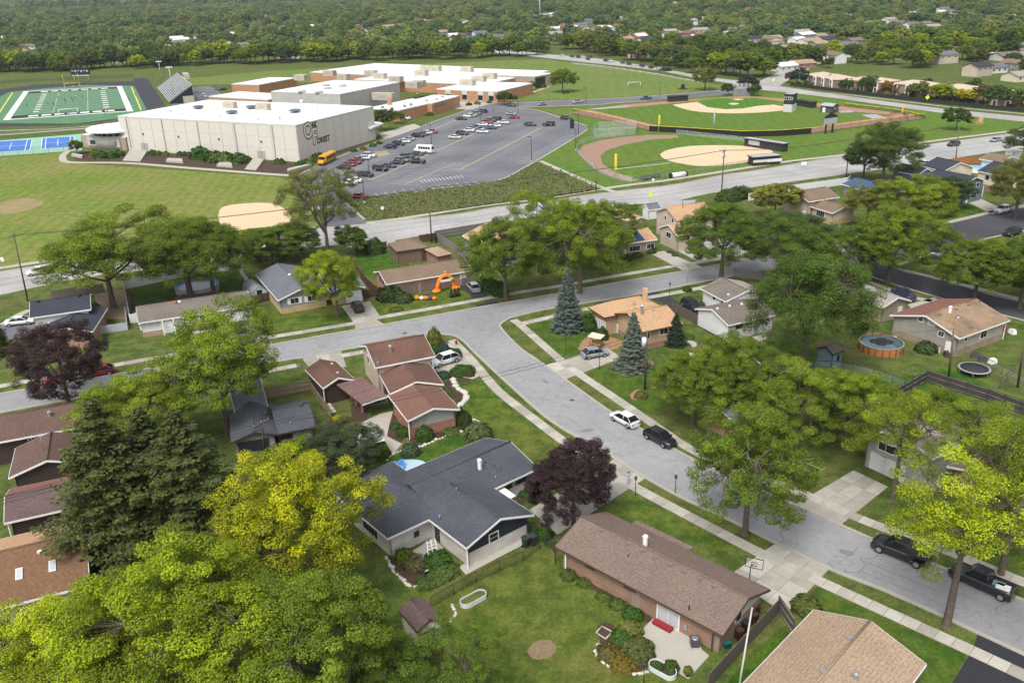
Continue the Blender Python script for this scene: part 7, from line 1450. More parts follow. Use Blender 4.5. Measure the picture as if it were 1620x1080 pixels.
def car_at(kind, p, a, col, label, group=None, L=None, name=None, cat='car'):
 if kind not in CARP: CARP[kind] = make_car(kind)
 S, P = CARP[kind]
 o = thing(name or {'suv': 'parked_suv', 'big': 'parked_suv', 'jeep': 'parked_suv', 'pickup': 'pickup_truck', 'hatch': 'parked_car'}.get(kind, 'parked_car'), label, cat, (p.x, p.y, .04), a, group)
 if L: o.scale = (L / S['L'],) * 3
 def add(nm, me, loc=(0, 0, 0), par=None, rot=None, sc=None):
  c = bpy.data.objects.new(nm, me); link(c); c.parent = par or o; c.location = loc; c.color = tuple(col) + (1,)
  if rot: c.rotation_euler = rot
  if sc: c.scale = sc
  return c
 bd = add('body', P['body']); add('windows', P['windows']); rf = add('roof', P['roof'])
 for m in P['pillar']: add('pillar', m, par=rf)
 ax = S['L']/2 - .88; r = S['r']
 for sx in (-1, 1):
  for sy in (-1, 1):
   w = add('wheel', P['wheel'], (sx*ax - .05, sy*(S['W'] - .10), r), rot=(0, 0, 0 if sy < 0 else math.pi)); add('rim', P['rim'], par=w)
 for sy in (-1, 1):
  hz = (S['hood'] - .26); add('headlight', P['headlight'], (S['L']/2 - .10, sy*S['W']*.62, hz), rot=(0, 0, -sy*.25)); add('taillight', P['taillight'], (-S['L']/2 + .02, sy*S['W']*.66, S['deck'] - .28)); add('mirror', P['mirror'], (S['cab'][3] - .25, sy*(S['W'] + .04), S['belt'] + .05))
 add('grille', P['grille'], (S['L']/2 - .015, 0, .5))
 if 'cargo_bed' in P: add('cargo_bed', P['cargo_bed'])
 return o
CW, CK, CS, CR, CD, CB, CG = (.68, .68, .67), (.013, .013, .015), (.30, .31, .33), (.27, .012, .016), (.04, .043, .05), (.035, .07, .16), (.15, .155, .165)
NEAR = [('hatch', 988, 669, 966, 657, CW, 'white hatchback parked at the kerb of the curving street', 4.5), ('suv', 1044, 699, 1066, 711, CK, 'black crossover parked behind the white hatchback', 4.6), ('hatch', 941, 564, 975, 558, (.26, .30, .33), 'grey blue hatchback on the concrete driveway', 4.4), ('big', 1094, 489, 1110, 500, CK, 'black off roader on the black driveway', 5.2), ('suv', 704, 575, 678, 583, CW, 'white crossover parked beside the brown corner house', 4.8), ('suv', 749, 459, 741, 450, CS, 'silver crossover on the driveway by the orange arch', 4.5), ('suv', 566, 490, 558, 478, (.03, .012, .014), 'dark maroon black car on the driveway of the grey and yellow house', 4.5), ('sedan', 379, 521, 373, 510, CD, 'dark grey sedan before the white ranch garage', 4.6), ('sedan', 33, 513, 60, 510, CW, 'white sedan on the grey driveway', 4.9), ('hatch', 158, 593, 130, 598, CR, 'red hatchback parked beside the purple leaved tree', 4.5), ('hatch', 92, 606, 60, 612, CR, 'red car half hidden under the purple leaved tree', 4.4), ('suv', 62, 434, 40, 437, CW, 'white car on the main road beside the utility pole', 4.7), ('big', 1424, 879, 1380, 861, CK, 'long black vehicle parked under the yellowing maple', 5.6), ('pickup', 1552, 927, 1512, 909, CK, 'black pickup truck with loaded cargo bed', 5.8), ('sedan', 322, 592, 290, 598, CW, 'white car hidden behind the wind tossed street tree', 4.6), ('big', -4, 712, 10, 690, CK, 'black vehicle at the corner of the maroon roofed house', 5.0),
 ('suv', 1508, 231, 1490, 234, CD, 'dark crossover driving on the main road', 4.8), ('sedan', 1575, 224, 1558, 227, CS, 'silver sedan driving on the main road', 4.8), ('pickup', 1360, 374, 1348, 380, CW, 'white pickup at the asphalt street corner', 5.6), ('suv', 1475, 416, 1490, 414, (.05, .012, .02), 'dark maroon car on the driveway under the trees', 4.6), ('suv', 1586, 336, 1566, 341, CW, 'white vehicle parked before the olive tree', 5.0), ('pickup', 1428, 471, 1415, 464, (.02, .035, .08), 'dark blue pickup beside the tan gabled house', 5.4), ('suv', 1600, 372, 1580, 377, CK, 'black car parked on the fresh asphalt street', 4.7), ('suv', 1458, 262, 1450, 260, CW, 'white car behind the blue outbuilding', 4.7),
 ('pickup', 1022, 157.5, 1010, 158.5, CB, 'blue pickup on the school drive', 5.4), ('pickup', 914, 163.5, 900, 165, CS, 'silver pickup on the school drive', 5.6), ('sedan', 858, 167, 866, 166, (.2, .24, .34), 'blue grey car at the parking lot entry', 4.7), ('sedan', 352, 143, 340, 144, CK, 'black car in the service yard behind the gymnasium', 4.8), ('sedan', 346, 142.5, 335, 143, CD, 'dark car in the service yard behind the gymnasium', 4.7), ('big', 323, 153.5, 315, 151, CW, 'white van behind the grandstand', 5.2), ('big', 643, 189, 655, 193, CW, 'white service van beside the brick office', 5.6)]
for k, x, y, fx, fy, c, lab, L in NEAR: car(k, x, y, fx, fy, c, lab, None, L)
LC = [('sedan', 543.3, 267.5, CK), ('sedan', 551.6, 263, CR), ('hatch', 560.8, 259.5, CR), ('sedan', 565, 255.5, CD), ('sedan', 575, 252.5, CW), ('suv', 584, 249, CW), ('suv', 617.5, 235, (.02, .03, .06)), ('suv', 630.8, 230, CK), ('sedan', 640, 226, CW), ('sedan', 647, 222.5, CS), ('suv', 661.6, 217, CK), ('sedan', 668, 214.5, CD), ('sedan', 675, 212.5, CW), ('sedan', 683, 210.5, CR), ('suv', 579, 279.5, CK), ('sedan', 561.6, 288.5, CW), ('jeep', 602.5, 270.5, CK), ('sedan', 615, 265, CD), ('sedan', 629, 259.5, CD), ('suv', 636, 256.5, CG), ('suv', 644, 250.5, CD), ('pickup', 660, 258.5, CK), ('sedan', 660, 246, CD), ('suv', 731.6, 213.5, CD), ('sedan', 741.6, 208.5, CW), ('sedan', 747.5, 205.5, CG), ('sedan', 752.5, 203, CB), ('sedan', 763, 199.5, CW), ('suv', 771, 196, CR), ('suv', 775, 193.5, CD), ('suv', 785, 190.5, CD), ('sedan', 720, 219.5, (.6, .57, .5)), ('sedan', 764, 210.5, CW), ('sedan', 776.6, 204.5, CB), ('sedan', 784, 201, CW), ('sedan', 796.6, 196, CW), ('sedan', 813, 187.8, CR), ('sedan', 809, 182, (.2, .32, .36)), ('sedan', 730, 190, CK), ('suv', 741.6, 186, CW), ('suv', 746.6, 184.5, CS), ('suv', 753, 182, CG), ('suv', 762.5, 178.5, CD), ('suv', 808, 168.5, CD), ('suv', 839, 199.5, CD), ('jeep', 868, 199.5, CK), ('suv', 896, 189.5, CK), ('sedan', 568, 313.5, CR), ('sedan', 553, 292, CW)]
CN = {CK: 'black', CR: 'red', CD: 'dark grey', CW: 'white', CS: 'silver', CG: 'grey', CB: 'blue'}
sa = math.atan2(_stall.y, _stall.x)
for i, (k, x, y, c) in enumerate(LC):
 nm = CN.get(c, {13: 'navy'}.get(i, 'navy' if c[2] > c[0]*2 and c[2] < .1 else ('cream' if c[0] > .5 else 'teal'))); kn = {'sedan': 'sedan', 'hatch': 'hatchback', 'suv': 'crossover', 'jeep': 'boxy off roader', 'pickup': 'pickup truck'}[k]
 car_at(k, G(x, y), sa + (math.pi if i % 3 else 0) + random.uniform(-.03, .03), c, '%s %s parked in the school parking lot' % (nm, kn), '%s %ss in the school parking lot' % (nm, kn), 4.9 if k != 'pickup' else 5.7)
for i, (x, y) in enumerate(((915, 92), (922, 91), (934, 92), (958, 97.5), (966, 98), (985, 101), (995, 103), (1003, 104.5), (1016, 106), (1030, 108.5), (1043, 110), (1050, 111.5), (1058, 112), (890, 89), (905, 91), (930, 95), (1105, 112), (1113, 113.5))):
 c, nm = [(CK, 'black'), (CW, 'white'), (CD, 'dark grey')][i % 3]; k = ['suv', 'sedan'][i % 2]; car(k, x, y, x + 10, y + 1.6, c, '%s car parked along the far road' % nm, '%s cars parked along the far road' % nm, 4.8)
# buses
BUSY = plain('school_bus_yellow', (.62, .31, .02), .45, .06); BUSW = plain('bus_white', (.7, .7, .7), .45, .05)
def bus(x, y, fx, fy, L, Wd, H_, m, label, hood=1.5, stripe=True, name='school_bus'):
 p, f = G(x, y), G(fx, fy); d = f - p; o = thing(name, label, 'bus', (p.x, p.y, .04), math.atan2(d.y, d.x)); w = Wd/2
 st = []
 for xx, e in ((-L/2, .94), (-L/2 + .15, 1), (L/2 - hood - .25, 1), (L/2 - hood, .96)):
  ww = w*e; st.append([(xx, -ww*.96, .45), (xx, -ww, .8), (xx, -ww, H_-.45), (xx, -ww*.82, H_-.12), (xx, -ww*.4, H_), (xx, ww*.4, H_), (xx, ww*.82, H_-.12), (xx, ww, H_-.45), (xx, ww, .8), (xx, ww*.96, .45)])
 loft(st, True).build('body', m, o)
 if hood > .5:
  st = [[(xx, -ww, .45), (xx, -ww, z-.2), (xx, -ww*.7, z), (xx, ww*.7, z), (xx, ww, z-.2), (xx, ww, .45)] for xx, ww, z in ((L/2 - hood - .05, w*.88, 1.75), (L/2 - .3, w*.82, 1.6), (L/2, w*.74, 1.35))]; loft(st, True).build('hood', m, o)
 n = int((L - hood - 1.0) / 1.0)
 for sy in (-1, 1):
  for k in range(n): mb = MB(); xx = -L/2 + .5 + k*(L - hood - 1.2)/n; mb.box(xx, xx + (L - hood - 1.2)/n - .16, sy*w - .03, sy*w + .03, 1.62, 2.45); mb.build('window', CGLASS, o)
  if stripe:
   for z in (.95, 1.35): mb = MB(); mb.box(-L/2 + .2, L/2 - hood - .3, sy*w - .025, sy*w + .025, z, z + .1); mb.build('stripe', BLACK, o)
 mb = MB(); mb.box(L/2 - hood - .05, L/2 - hood + .03, -w*.85, w*.85, 1.75, 2.6); mb.build('windscreen', CGLASS, o); mb = MB(); mb.box(L/2 - .02, L/2 + .12, -w*.8, w*.8, .4, .75); mb.build('bumper', BLACK, o); mb = MB(); mb.box(-L/2 - .05, -L/2 + .02, -w*.7, w*.7, 1.6, 2.4); mb.build('rear_window', CGLASS, o)
 for sx in (-L/2 + 2.2, L/2 - hood*.55 - .2):
  for sy in (-1, 1): mb = MB(); mb.tube((sx, sy*(w - .25), .5), (sx, sy*(w + .02), .5), .5, .5, 14, TYRE); wh = mb.build('wheel', None, o); mb = MB(); mb.tube((sx, sy*(w + .0), .5), (sx, sy*(w + .04), .5), .28, .25, 8, RIM); mb.build('rim', None, wh)
bus(517.5, 257.5, 505, 264, 11.0, 2.5, 3.1, BUSY, 'yellow school bus waiting beside the gymnasium'); bus(671, 242.5, 640, 240.5, 7.2, 2.3, 2.9, BUSW, 'white shuttle bus in the parking lot', 1.2, False, 'shuttle_bus')
# ---------------------------------------------------------------- poles, wires, signs
PWOOD = plain('pole_wood', (.135, .11, .085), .95, .2)
def utility_pole(x, y, h, label, arms=1, top=None, transformer=False, m=None, r=.15):
 p = G(x, y); o = thing('utility_pole', label, 'utility pole', (p.x, p.y, 0)); t = Vector((0, 0, h))
 if top is not None: q = G(top[0], top[1], h); t = Vector((q.x - p.x, q.y - p.y, h))
 mb = MB(); mb.tube((0, 0, -.1), t, r*1.15, r*.75, 8); mb.build('pole', m or PWOOD, o)
 for k in range(arms):
  c = t * (1 - .05 - .11*k); mb = MB(); mb.box(-1.2, 1.2, -.06, .06, -.06, .06, None, Matrix.Translation(c) @ Matrix.Rotation(1.0, 4, 'Z')); a = mb.build('crossarm', PWOOD, o)
  for s in (-1.1, -.5, .5, 1.1): mb = MB(); e = c + Vector((math.cos(1.0)*s, math.sin(1.0)*s, .06)); mb.tube(e, e + Vector((0, 0, .18)), .05, .04, 5); mb.build('insulator', METAL, a)
 if transformer: mb = MB(); c = t * .83; mb.tube(c + Vector((-.38, -.1, -.75)), c + Vector((-.38, -.1, .55)), .33, .33, 12); mb.build('transformer', plain('pale_transformer', (.6, .62, .63), .5), o)
 return p + t
tops = [utility_pole(683, 384, 13.0, 'brown utility pole beside the detached garage', 1), utility_pole(1141, 312, 13.5, 'brown utility pole at the hedge by the main road', 2, (1146, 236)), utility_pole(1339, 278, 10.5, 'brown utility pole by the bright blue roof', 1, (1344, 219)), utility_pole(1512, 253, 11.0, 'grey utility pole beside the orange brown fence', 1, (1518, 194))]
t_l = utility_pole(44, 476, 14.0, 'tall utility pole leaning beside the main road', 1, (21, 368)); t_c = utility_pole(421.5, 727, 8.0, 'weathered utility pole before the grey cottage', 1, (413, 666)); t_t = utility_pole(1020, 616, 10.0, 'utility pole with pale transformer before the second spruce', 0, (1024, 523), True); utility_pole(943, 302, 7.0, 'short wooden pole beside the prairie path', 0); t_r = utility_pole(1500, 606, 9.5, 'grey utility pole behind the dark plank fence', 0, (1509, 520)); utility_pole(1610, 612, 9.5, 'grey utility pole at the right hand yard fence', 0, (1622, 530)); utility_pole(1166, 1105, 6.8, 'slim pale leaning pole at the weathered plank fence', 0, (1190, 960), m=plain('pale_pole', (.45, .43, .4), .8), r=.09)
CABLE = plain('cable', (.05, .05, .05), .6)
def wire(a, b_, label, sag=.6, r=.026, n=14, off=(0, 0, 0), group=None):
 a, b_ = Vector(a) + Vector(off), Vector(b_) + Vector(off); mb = MB(); pts = [a.lerp(b_, k/n) - Vector((0, 0, sag*4*(k/n)*(1 - k/n))) for k in range(n+1)]; mb.path([p - a for p in pts], r, 4); o = mb.build('power_cable', CABLE, None, a); tag(o, label, 'cable', group)
for k, s in enumerate((-1.0, 0, 1.0)):
 for i in range(3): wire(tops[i], tops[i+1], 'power cable strung along the main road between the wooden poles', .8, .03, 14, (s*.6, s*.6, -.3), 'cables along the main road')
 wire(t_l, tops[0], 'power cable between the leaning pole and the garage pole', 1.2, .03, 14, (s*.6, s*.6, -.4), 'cables from the leaning pole')
for k, s in enumerate((0, -.5)): wire(t_c, t_t, 'power cable crossing the curving street above the lawn', .9, .028, 16, (0, 0, s - .2), 'cables crossing the curving street')
for k, s in enumerate((0, -.4, -.8)): wire(t_c, Vector((t_c.x - 45, t_c.y - 26, 8.2)), 'power cable running over the brown row houses', .8, .03, 14, (0, 0, s - .2), 'cables over the row houses')
for k, (dx, dy) in enumerate(((4.5, -7), (6, -6.5))): wire(t_c, t_c + Vector((dx, dy, -7.6)), 'pale guy wire anchoring the weathered utility pole', 0, .025, 4, (0, 0, -.4), 'guy wires of the weathered pole')
wire(t_c, G(612, 640, 4.2), 'service wire from the weathered pole to the brown corner house', .4, .015); wire(t_t, t_r, 'power cable between the transformer pole and the grey pole', 1.0, .02)
def lamp_post(x, y, h, label, arm=1.2, group=None, m=None, kind='lot'):
 p = G(x, y); o = thing('lamp_post', label, 'lamp post', (p.x, p.y, 0), 0, group); mb = MB(); mb.tube((0, 0, 0), (0, 0, h), .12 if h > 4 else .05, .08 if h > 4 else .045, 7); mb.build('pole', m or DARKTRIM, o)
 if kind == 'lot': mb = MB(); mb.tube((0, 0, 0), (0, 0, .8), .3, .3, 8); mb.build('footing', RUB, o); mb = MB(); mb.box(-arm, .15, -.18, .18, h - .1, h + .06); mb.build('lamp_head', DARKTRIM, o)
 else: mb = MB(); mb.box(-.13, .13, -.13, .13, h, h + .32); lh = mb.build('lantern', DARKTRIM, o); mb = MB(); mb.lathe([(.2, .32), (.04, .46)], 6, c=(0, 0, h), smooth=False); mb.build('cap', DARKTRIM, lh)
for x, y, h in ((841, 257.5, 8.3), (683, 234, 8.3), (760, 198, 8.3), (820, 183, 8.3), (915, 217, 8.0), (585, 287, 8.3), (577, 323, 8.3), (911, 240, 7.5), (927, 168, 8), (1044, 158, 8)): lamp_post(x, y, h, 'dark lamp post standing at the school parking lot', 1.2, 'parking lot lamp posts')
lamp_post(1059, 470, 2.4, 'black garden lamp post beside the black driveway', kind='yard'); lamp_post(895, 560, 2.6, 'dark garden lamp post on the spruce lawn', kind='yard'); lamp_post(948, 584, 3.0, 'dark lamp post on a square base by the grey blue hatchback', kind='yard'); lamp_post(1005, 783, 2.1, 'dark lamp post at the driveway corner lawn', kind='yard'); lamp_post(1068, 781, 2.1, 'dark mailbox post in the parkway', kind='yard'); lamp_post(1018, 1083, 2.0, 'dark post beside the oval planter', kind='yard')
p = G(1143, 287); o = thing('street_light', 'street light with curved arm over the main road', 'street light', (p.x, p.y, 0)); mb = MB(); mb.path([Vector((0, 0, 8.4)), Vector((-.9, -.6, 9.0)), Vector((-2.2, -1.4, 9.1))], .06); mb.build('arm', METAL, o); mb = MB(); mb.box(-2.9, -2.1, -1.6, -1.2, 9.0, 9.15); mb.build('lamp_head', WHITE, o); mb = MB(); mb.tube((0, 0, 0), (0, 0, 8.5), .12); mb.build('pole', METAL, o)
YSIGN = plain('yellow_green_sign', (.62, .72, .03), .6)
def sign(x, y, h, w, m, label, shape='diamond', hh=None):
 p = G(x, y); o = thing('road_sign', label, 'road sign', (p.x, p.y, 0)); mb = MB(); mb.tube((0, 0, 0), (0, 0, h), .05, .05, 5); mb.build('post', METAL, o); mb = MB()
 pts = {'diamond': [(0, -w), (w*.9, 0), (0, w), (-w*.9, 0)], 'round': [(w*math.cos(rad(22.5 + 45*k)), w*math.sin(rad(22.5 + 45*k))) for k in range(8)], 'box': [(-w, -(hh or w)), (w, -(hh or w)), (w, hh or w), (-w, hh or w)]}[shape]
 n = len(pts); mb.poly([(a, -.08, h + b_) for a, b_ in pts]); mb.poly([(a, -.05, h + b_) for a, b_ in pts][::-1]); [mb.poly([(pts[(i+1) % n][0], -.08, h + pts[(i+1) % n][1]), (pts[i][0], -.08, h + pts[i][1]), (pts[i][0], -.05, h + pts[i][1]), (pts[(i+1) % n][0], -.05, h + pts[(i+1) % n][1])]) for i in range(n)]; mb.build('plate', m, o)
sign(1028.5, 324, 2.6, .75, YSIGN, 'yellow green crossing sign by the side street'); sign(1466, 163, 2.4, 1.1, YSIGN, 'yellow green sign on the townhouse verge'); sign(1223, 134, 2.4, 1.1, YSIGN, 'yellow green sign at the far side street'); sign(1325, 377, 2.6, .45, METAL, 'round backed sign at the asphalt street corner', 'round'); sign(606, 341, 2.0, .45, WHITE, 'white and red sign beside the prairie strip', 'round'); sign(1033, 291, 1.2, .35, WHITE, 'small pale marker post on the road verge', 'box'); sign(1271, 266, 1.4, .8, WHITE, 'white board beside the softball dugout', 'box', .5); sign(1087, 446, 3.2, .2, METAL, 'thin street sign beside the pale street', 'box', .3); sign(7, 424, 2.0, .35, WHITE, 'small white sign on the school verge', 'box', .45)
sign(905, 221, 5.6, .75, BLACK, 'black banner sign between parking lot and batting cage', 'box', 1.6)
# ---------------------------------------------------------------- people
def person_mesh(pose='stand', shirt=(.4, .44, .52), pants=(.38, .40, .46), shoes=(.02, .02, .02), skin=(.45, .28, .2), key='p'):
 V, E_, Rr = [], [], []
 def add(p, r, par=None):
  V.append(p); Rr.append(r); k = len(V) - 1
  if par is not None: E_.append((par, k))
  return k
 pel = add((0, 0, .95), .13); ch = add((0, .01, 1.18), .125, pel); sh = add((0, .02, 1.40), .12, ch); nk = add((0, .03, 1.50), .055, sh); hd = add((0, .01, 1.60), .085, nk); ht = add((0, .01, 1.70), .08, hd)
 for s in (-1, 1):
  stp = .12 * s if pose == 'walk' else 0
  hip = add((s*.09, 0, .88), .095, pel); kn = add((s*.10, -.03 + stp*.6, .48), .06, hip); an = add((s*.105, .03 + stp, .09), .042, kn); toe = add((s*.12, -.15 + stp, .04), .035, an)
  so = add((s*.19, .02, 1.39), .062, sh)
  if pose == 'phone': el = add((s*.24, -.02, 1.12), .047, so); wr = add((s*.10, -.24, 1.22), .032, el); pm = add((s*.05, -.28, 1.26), .03, wr); fd = Vector((-.01*s, -.03, .05))
  else: el = add((s*.26, .02 - stp*.5, 1.12), .047, so); wr = add((s*.27, -.06 - stp, .88), .032, el); pm = add((s*.27, -.08 - stp, .82), .03, wr); fd = Vector((0, -.01, -.06))
  for f in range(4): q = Vector(V[pm]) + Vector(((f - 1.5)*.017, .0, 0)) + fd; m_ = add(tuple(q), .009, pm); add(tuple(q + fd*.6 + Vector((0, -.012, 0))), .008, m_)
  q = Vector(V[pm]) + Vector((-.035*s, -.02, 0)); m_ = add(tuple(q), .01, pm); add(tuple(q + fd*.4), .009, m_)
 me = bpy.data.meshes.new('person_base'); me.from_pydata(V, E_, []); o = bpy.data.objects.new('tmp', me); link(o); md = o.modifiers.new('s', 'SKIN')
 for i, sv in enumerate(me.skin_vertices[0].data): sv.radius = (Rr[i], Rr[i]*(.8 if Rr[i] > .1 else 1)); sv.use_root = (i == 0)
 sb_ = o.modifiers.new('u', 'SUBSURF'); sb_.levels = 1; dg = bpy.context.evaluated_depsgraph_get(); out = bpy.data.meshes.new_from_object(o.evaluated_get(dg)); bpy.data.objects.remove(o)
 ms = [plain('skin_' + key, skin, .6), plain('shirt_' + key, shirt, .9), plain('trousers_' + key, pants, .9), plain('shoe_' + key, shoes, .7), plain('hair_' + key, (.03, .02, .015), .8)]
 for m in ms: out.materials.append(m)
 for p in out.polygons:
  c = p.center; p.material_index = 3 if c.z < .1 else 2 if c.z < .95 and abs(c.x) < .2 else 4 if c.z > 1.66 or (c.z > 1.56 and c.y > .05) else 0 if c.z > 1.46 or (abs(c.x) > .22 and c.z < 1.02) or (pose == 'phone' and c.y < -.2) else 1
  p.use_smooth = True
 return out
mm_ = person_mesh('phone', key='walker'); o = thing('person', 'person in pale grey clothes and dark cap standing on the driveway apron', 'person', G(994, 766), rad(200)); c = bpy.data.objects.new('body', mm_); link(c); c.parent = o; mb = MB(); mb.lathe([(.11, 1.64), (.115, 1.70), (.09, 1.76), (.03, 1.79)], 10, c=(0, .01, 0)); mb.build('cap', DARKTRIM, o); mb = MB(); mb.box(-.035, .035, -.33, -.32, 1.24, 1.38); mb.build('phone', BLACK, o)
PM = [person_mesh('walk', (.03, .03, .035), (.04, .04, .045), key='dark'), person_mesh('walk', (.35, .03, .03), (.05, .05, .06), key='red'), person_mesh('walk', (.65, .65, .62), (.04, .04, .05), key='white'), person_mesh('walk', (.06, .12, .35), (.05, .06, .1), key='blue')]
PN = ['dark', 'red', 'white', 'blue']
def person(k, x, y, lab, grp=None, s=1.0): o = thing('person', lab, 'person', G(x, y), random.uniform(0, 6.28), grp); c = bpy.data.objects.new('body', PM[k]); link(c); c.parent = o; o.scale = (s,)*3
for i, (x, y) in enumerate(((42.5, 169), (75, 165), (83.5, 165), (86.5, 168), (92, 157), (95.5, 156), (103, 160), (104, 163), (113, 158), (115, 160), (119, 157), (121, 155.5), (131, 154.5), (138, 158), (109, 182), (205, 160), (214, 152), (219, 153), (170, 179), (166, 180))): person(i % 3 if i % 2 else 0, x, y, 'player in %s kit on the football field' % PN[i % 3 if i % 2 else 0], '%s players on the football field' % PN[i % 3 if i % 2 else 0])
for i, (x, y) in enumerate(((108, 140), (112, 141), (116, 140), (120, 139.5), (124, 140), (128, 139))): person(i % 3, x, y, 'player in %s kit lined up on the far touchline' % PN[i % 3], '%s players on the far touchline' % PN[i % 3])
person(3, 781, 176, 'person in blue walking across the parking lot'); person(1, 555, 316, 'person in red at the parking lot corner'); person(0, 666.5, 210, 'person in dark clothes beside the parked cars'); person(2, 1337, 178, 'person in white kneeling beside the equipment shed', None, .7); person(2, 1349, 179, 'person in white sitting beside the baseball track', None, .7)
# ---------------------------------------------------------------- shrubs and hedges
HG = (.05, .11, .018); LG = (.1, .15, .03); BGS = (.06, .11, .085); RB = (.11, .05, .045)
SHL = [('round', 931, 520, 1.75, 2.6, HG, 'big clipped round bush beside the tall blue spruce'), ('round', 953, 536, 1.0, 2.2, HG, 'clipped upright bush beside the garden swing'), ('round', 690, 557, 1.35, 1.3, HG, 'clipped bush left of the small blue conifer'), ('round', 703, 560, .95, 2.1, BGS, 'small blue green conifer bush at the corner house'), ('round', 717, 563, 1.5, 1.3, HG, 'clipped bush behind the white crossover'), ('round', 732, 589, 2.0, 1.1, HG, 'wide clipped bush in front of the white crossover'), ('loose', 688, 544, 1.3, 2.9, OL, 'airy olive shrub at the junction corner'), ('loose', 702, 597, .9, 1.1, BGS, 'silvery shrub beside the brown roof edge'), ('loose', 743, 594, .8, .6, RB, 'low russet shrub beside the sidewalk'), ('round', 731, 672, .75, 2.7, (.05, .09, .02), 'narrow conical evergreen by the brick gable'), ('round', 740, 678, .75, 2.6, (.05, .09, .02), 'narrow conical evergreen beside its twin'), ('loose', 757, 692, 1.9, 2.2, (.1, .14, .05), 'big round grey green shrub behind the blue grey ranch'), ('loose', 672, 693, 1.2, 1.8, HG, 'leafy shrub before the red brick gable'), ('low', 714, 684, 1.3, .5, LG, 'bright hostas under the red brick gable'), ('loose', 638, 688, .9, 1.3, HG, 'leafy shrub at the patio corner'), ('loose', 626, 676, .8, .7, HG, 'low shrub in the patio bed'), ('loose', 650, 718, 1.2, 1.6, (.1, .13, .06), 'feathery grey green shrub by the dark gate'), ('loose', 600, 722, 1.4, 2.2, GR, 'leafy bush below the white canopy'), ('loose', 535, 668, 1.2, 1.0, YL, 'yellow flowering shrub by the brown garage'), ('loose', 618, 472, 2.6, 2.4, (.04, .075, .02), 'large dark bush before the brown brick ranch'), ('loose', 639, 476, 1.8, 1.8, (.06, .1, .03), 'green bush beside the large dark bush'), ('low', 627, 490, 1.3, .5, OL, 'dry grassy clump on the arch lawn'), ('round', 594, 400, 2.2, 3.4, DG, 'dense round evergreen by the red brown fence'), ('round', 790, 466, 1.7, 2.6, HG, 'clipped hedge bush beside the round street tree'), ('round', 778, 459, 1.7, 2.4, HG, 'clipped hedge bush behind its neighbour'), ('round', 766, 453, 1.6, 2.2, HG, 'clipped hedge bush near the silver crossover'), ('loose', 862, 430, 1.4, 2.0, DG, 'dark shrub beside the white garden bench'), ('low', 1014, 628, 1.0, .9, OL, 'low shrub in the tan bed by the pole'), ('loose', 692, 890, 1.5, 1.3, HG, 'green bush beside the white ladder chairs'), ('loose', 658, 895, 1.3, 1.2, (.1, .1, .04), 'tangled bush beside the garden table'), ('low', 706, 905, 1.5, .6, LG, 'bright green hostas by the white downspout'), ('low', 690, 915, 1.3, .5, LG, 'pale hostas at the lawn edge'), ('low', 675, 922, 1.2, .5, LG, 'pale hostas by the stone edging'), ('loose', 640, 885, 1.1, 1.3, GR, 'leafy shrub by the white brick wall'), ('loose', 860, 848, 1.0, 1.2, HG, 'green bush beside the brown garbage bin'), ('low', 900, 912, .9, .7, LG, 'bright shrub at the brick ranch corner'), ('low', 925, 922, .8, .5, LG, 'low plants under the brick ranch wall'), ('low', 955, 945, .8, .5, LG, 'low bright plants below the small window'), ('low', 978, 958, .9, .6, LG, 'low bright plants along the brick wall'), ('loose', 1001, 975, 1.0, .9, HG, 'leafy shrub before the patio'), ('loose', 996, 1000, 1.3, 1.0, OL, 'olive flowering shrub beside the patio'), ('loose', 985, 1012, 1.2, .9, HG, 'green shrub in the curved flower bed'), ('loose', 1010, 1030, 1.5, 1.1, (.1, .12, .03), 'flowering shrub at the patio edge'), ('low', 965, 1035, 1.3, .7, (.13, .11, .03), 'orange flowering plants in the curved bed'), ('low', 985, 1052, 1.3, .7, (.2, .15, .02), 'yellow flowering plants in the curved bed'), ('loose', 1062, 1058, .7, .9, DG, 'dark little shrub beside the oval planter'), ('loose', 1275, 962, 1.4, 1.3, (.1, .13, .03), 'loose shrub behind the tan bungalow'), ('round', 852, 775, .9, 1.2, (.09, .16, .02), 'bright round bush under the long window'), ('low', 832, 780, 1.2, .6, HG, 'low green plants under the long window'), ('loose', 1465, 555, 1.7, 1.6, (.07, .11, .03), 'round bush behind the taupe house'), ('loose', 1030, 400, 1.1, 1.0, HG, 'green bush before the solar panel house'), ('loose', 1008, 406, 1.2, 1.0, HG, 'leafy bush under the solar panel house window'), ('loose', 990, 411, 1.4, 1.2, DG, 'dark bush at the solar panel house corner'), ('low', 1060, 400, .7, .6, (.1, .12, .1), 'grey green plants in the red mulch strip'), ('low', 1068, 405, .7, .6, (.1, .12, .1), 'grey green plants further along the red mulch strip'), ('round', 1163, 314, 3.0, 3.0, DG, 'long dark hedge bush beside the main road'), ('round', 1150, 317, 3.0, 3.0, DG, 'dark hedge bush at the side street mouth'), ('round', 1175, 311, 2.8, 2.8, DG, 'dark hedge bush beside the white fence'), ('loose', 1087, 460, .9, 1.0, HG, 'small bush behind the white sided ranch'), ('loose', 1115, 483, 1.0, .8, HG, 'low bush beside the off roader'), ('low', 1090, 535, 1.0, .6, LG, 'flowers beside the winding garden path'), ('loose', 440, 405, 2.0, 1.3, (.16, .14, .06), 'pale tufted grasses by the dark fence'), ('loose', 420, 410, 1.8, 1.2, (.15, .13, .07), 'pale tufted grasses behind the arched shed'), ('loose', 152, 492, .9, 1.8, GR, 'narrow shrub beside the charcoal roofed house'), ('loose', 163, 545, .5, 2.0, GR, 'slim climbing plant on the deck rail')]
for k, x, y, r_, h_, c, lab in SHL: shrub(k, x, y, r_, h_, c, lab)
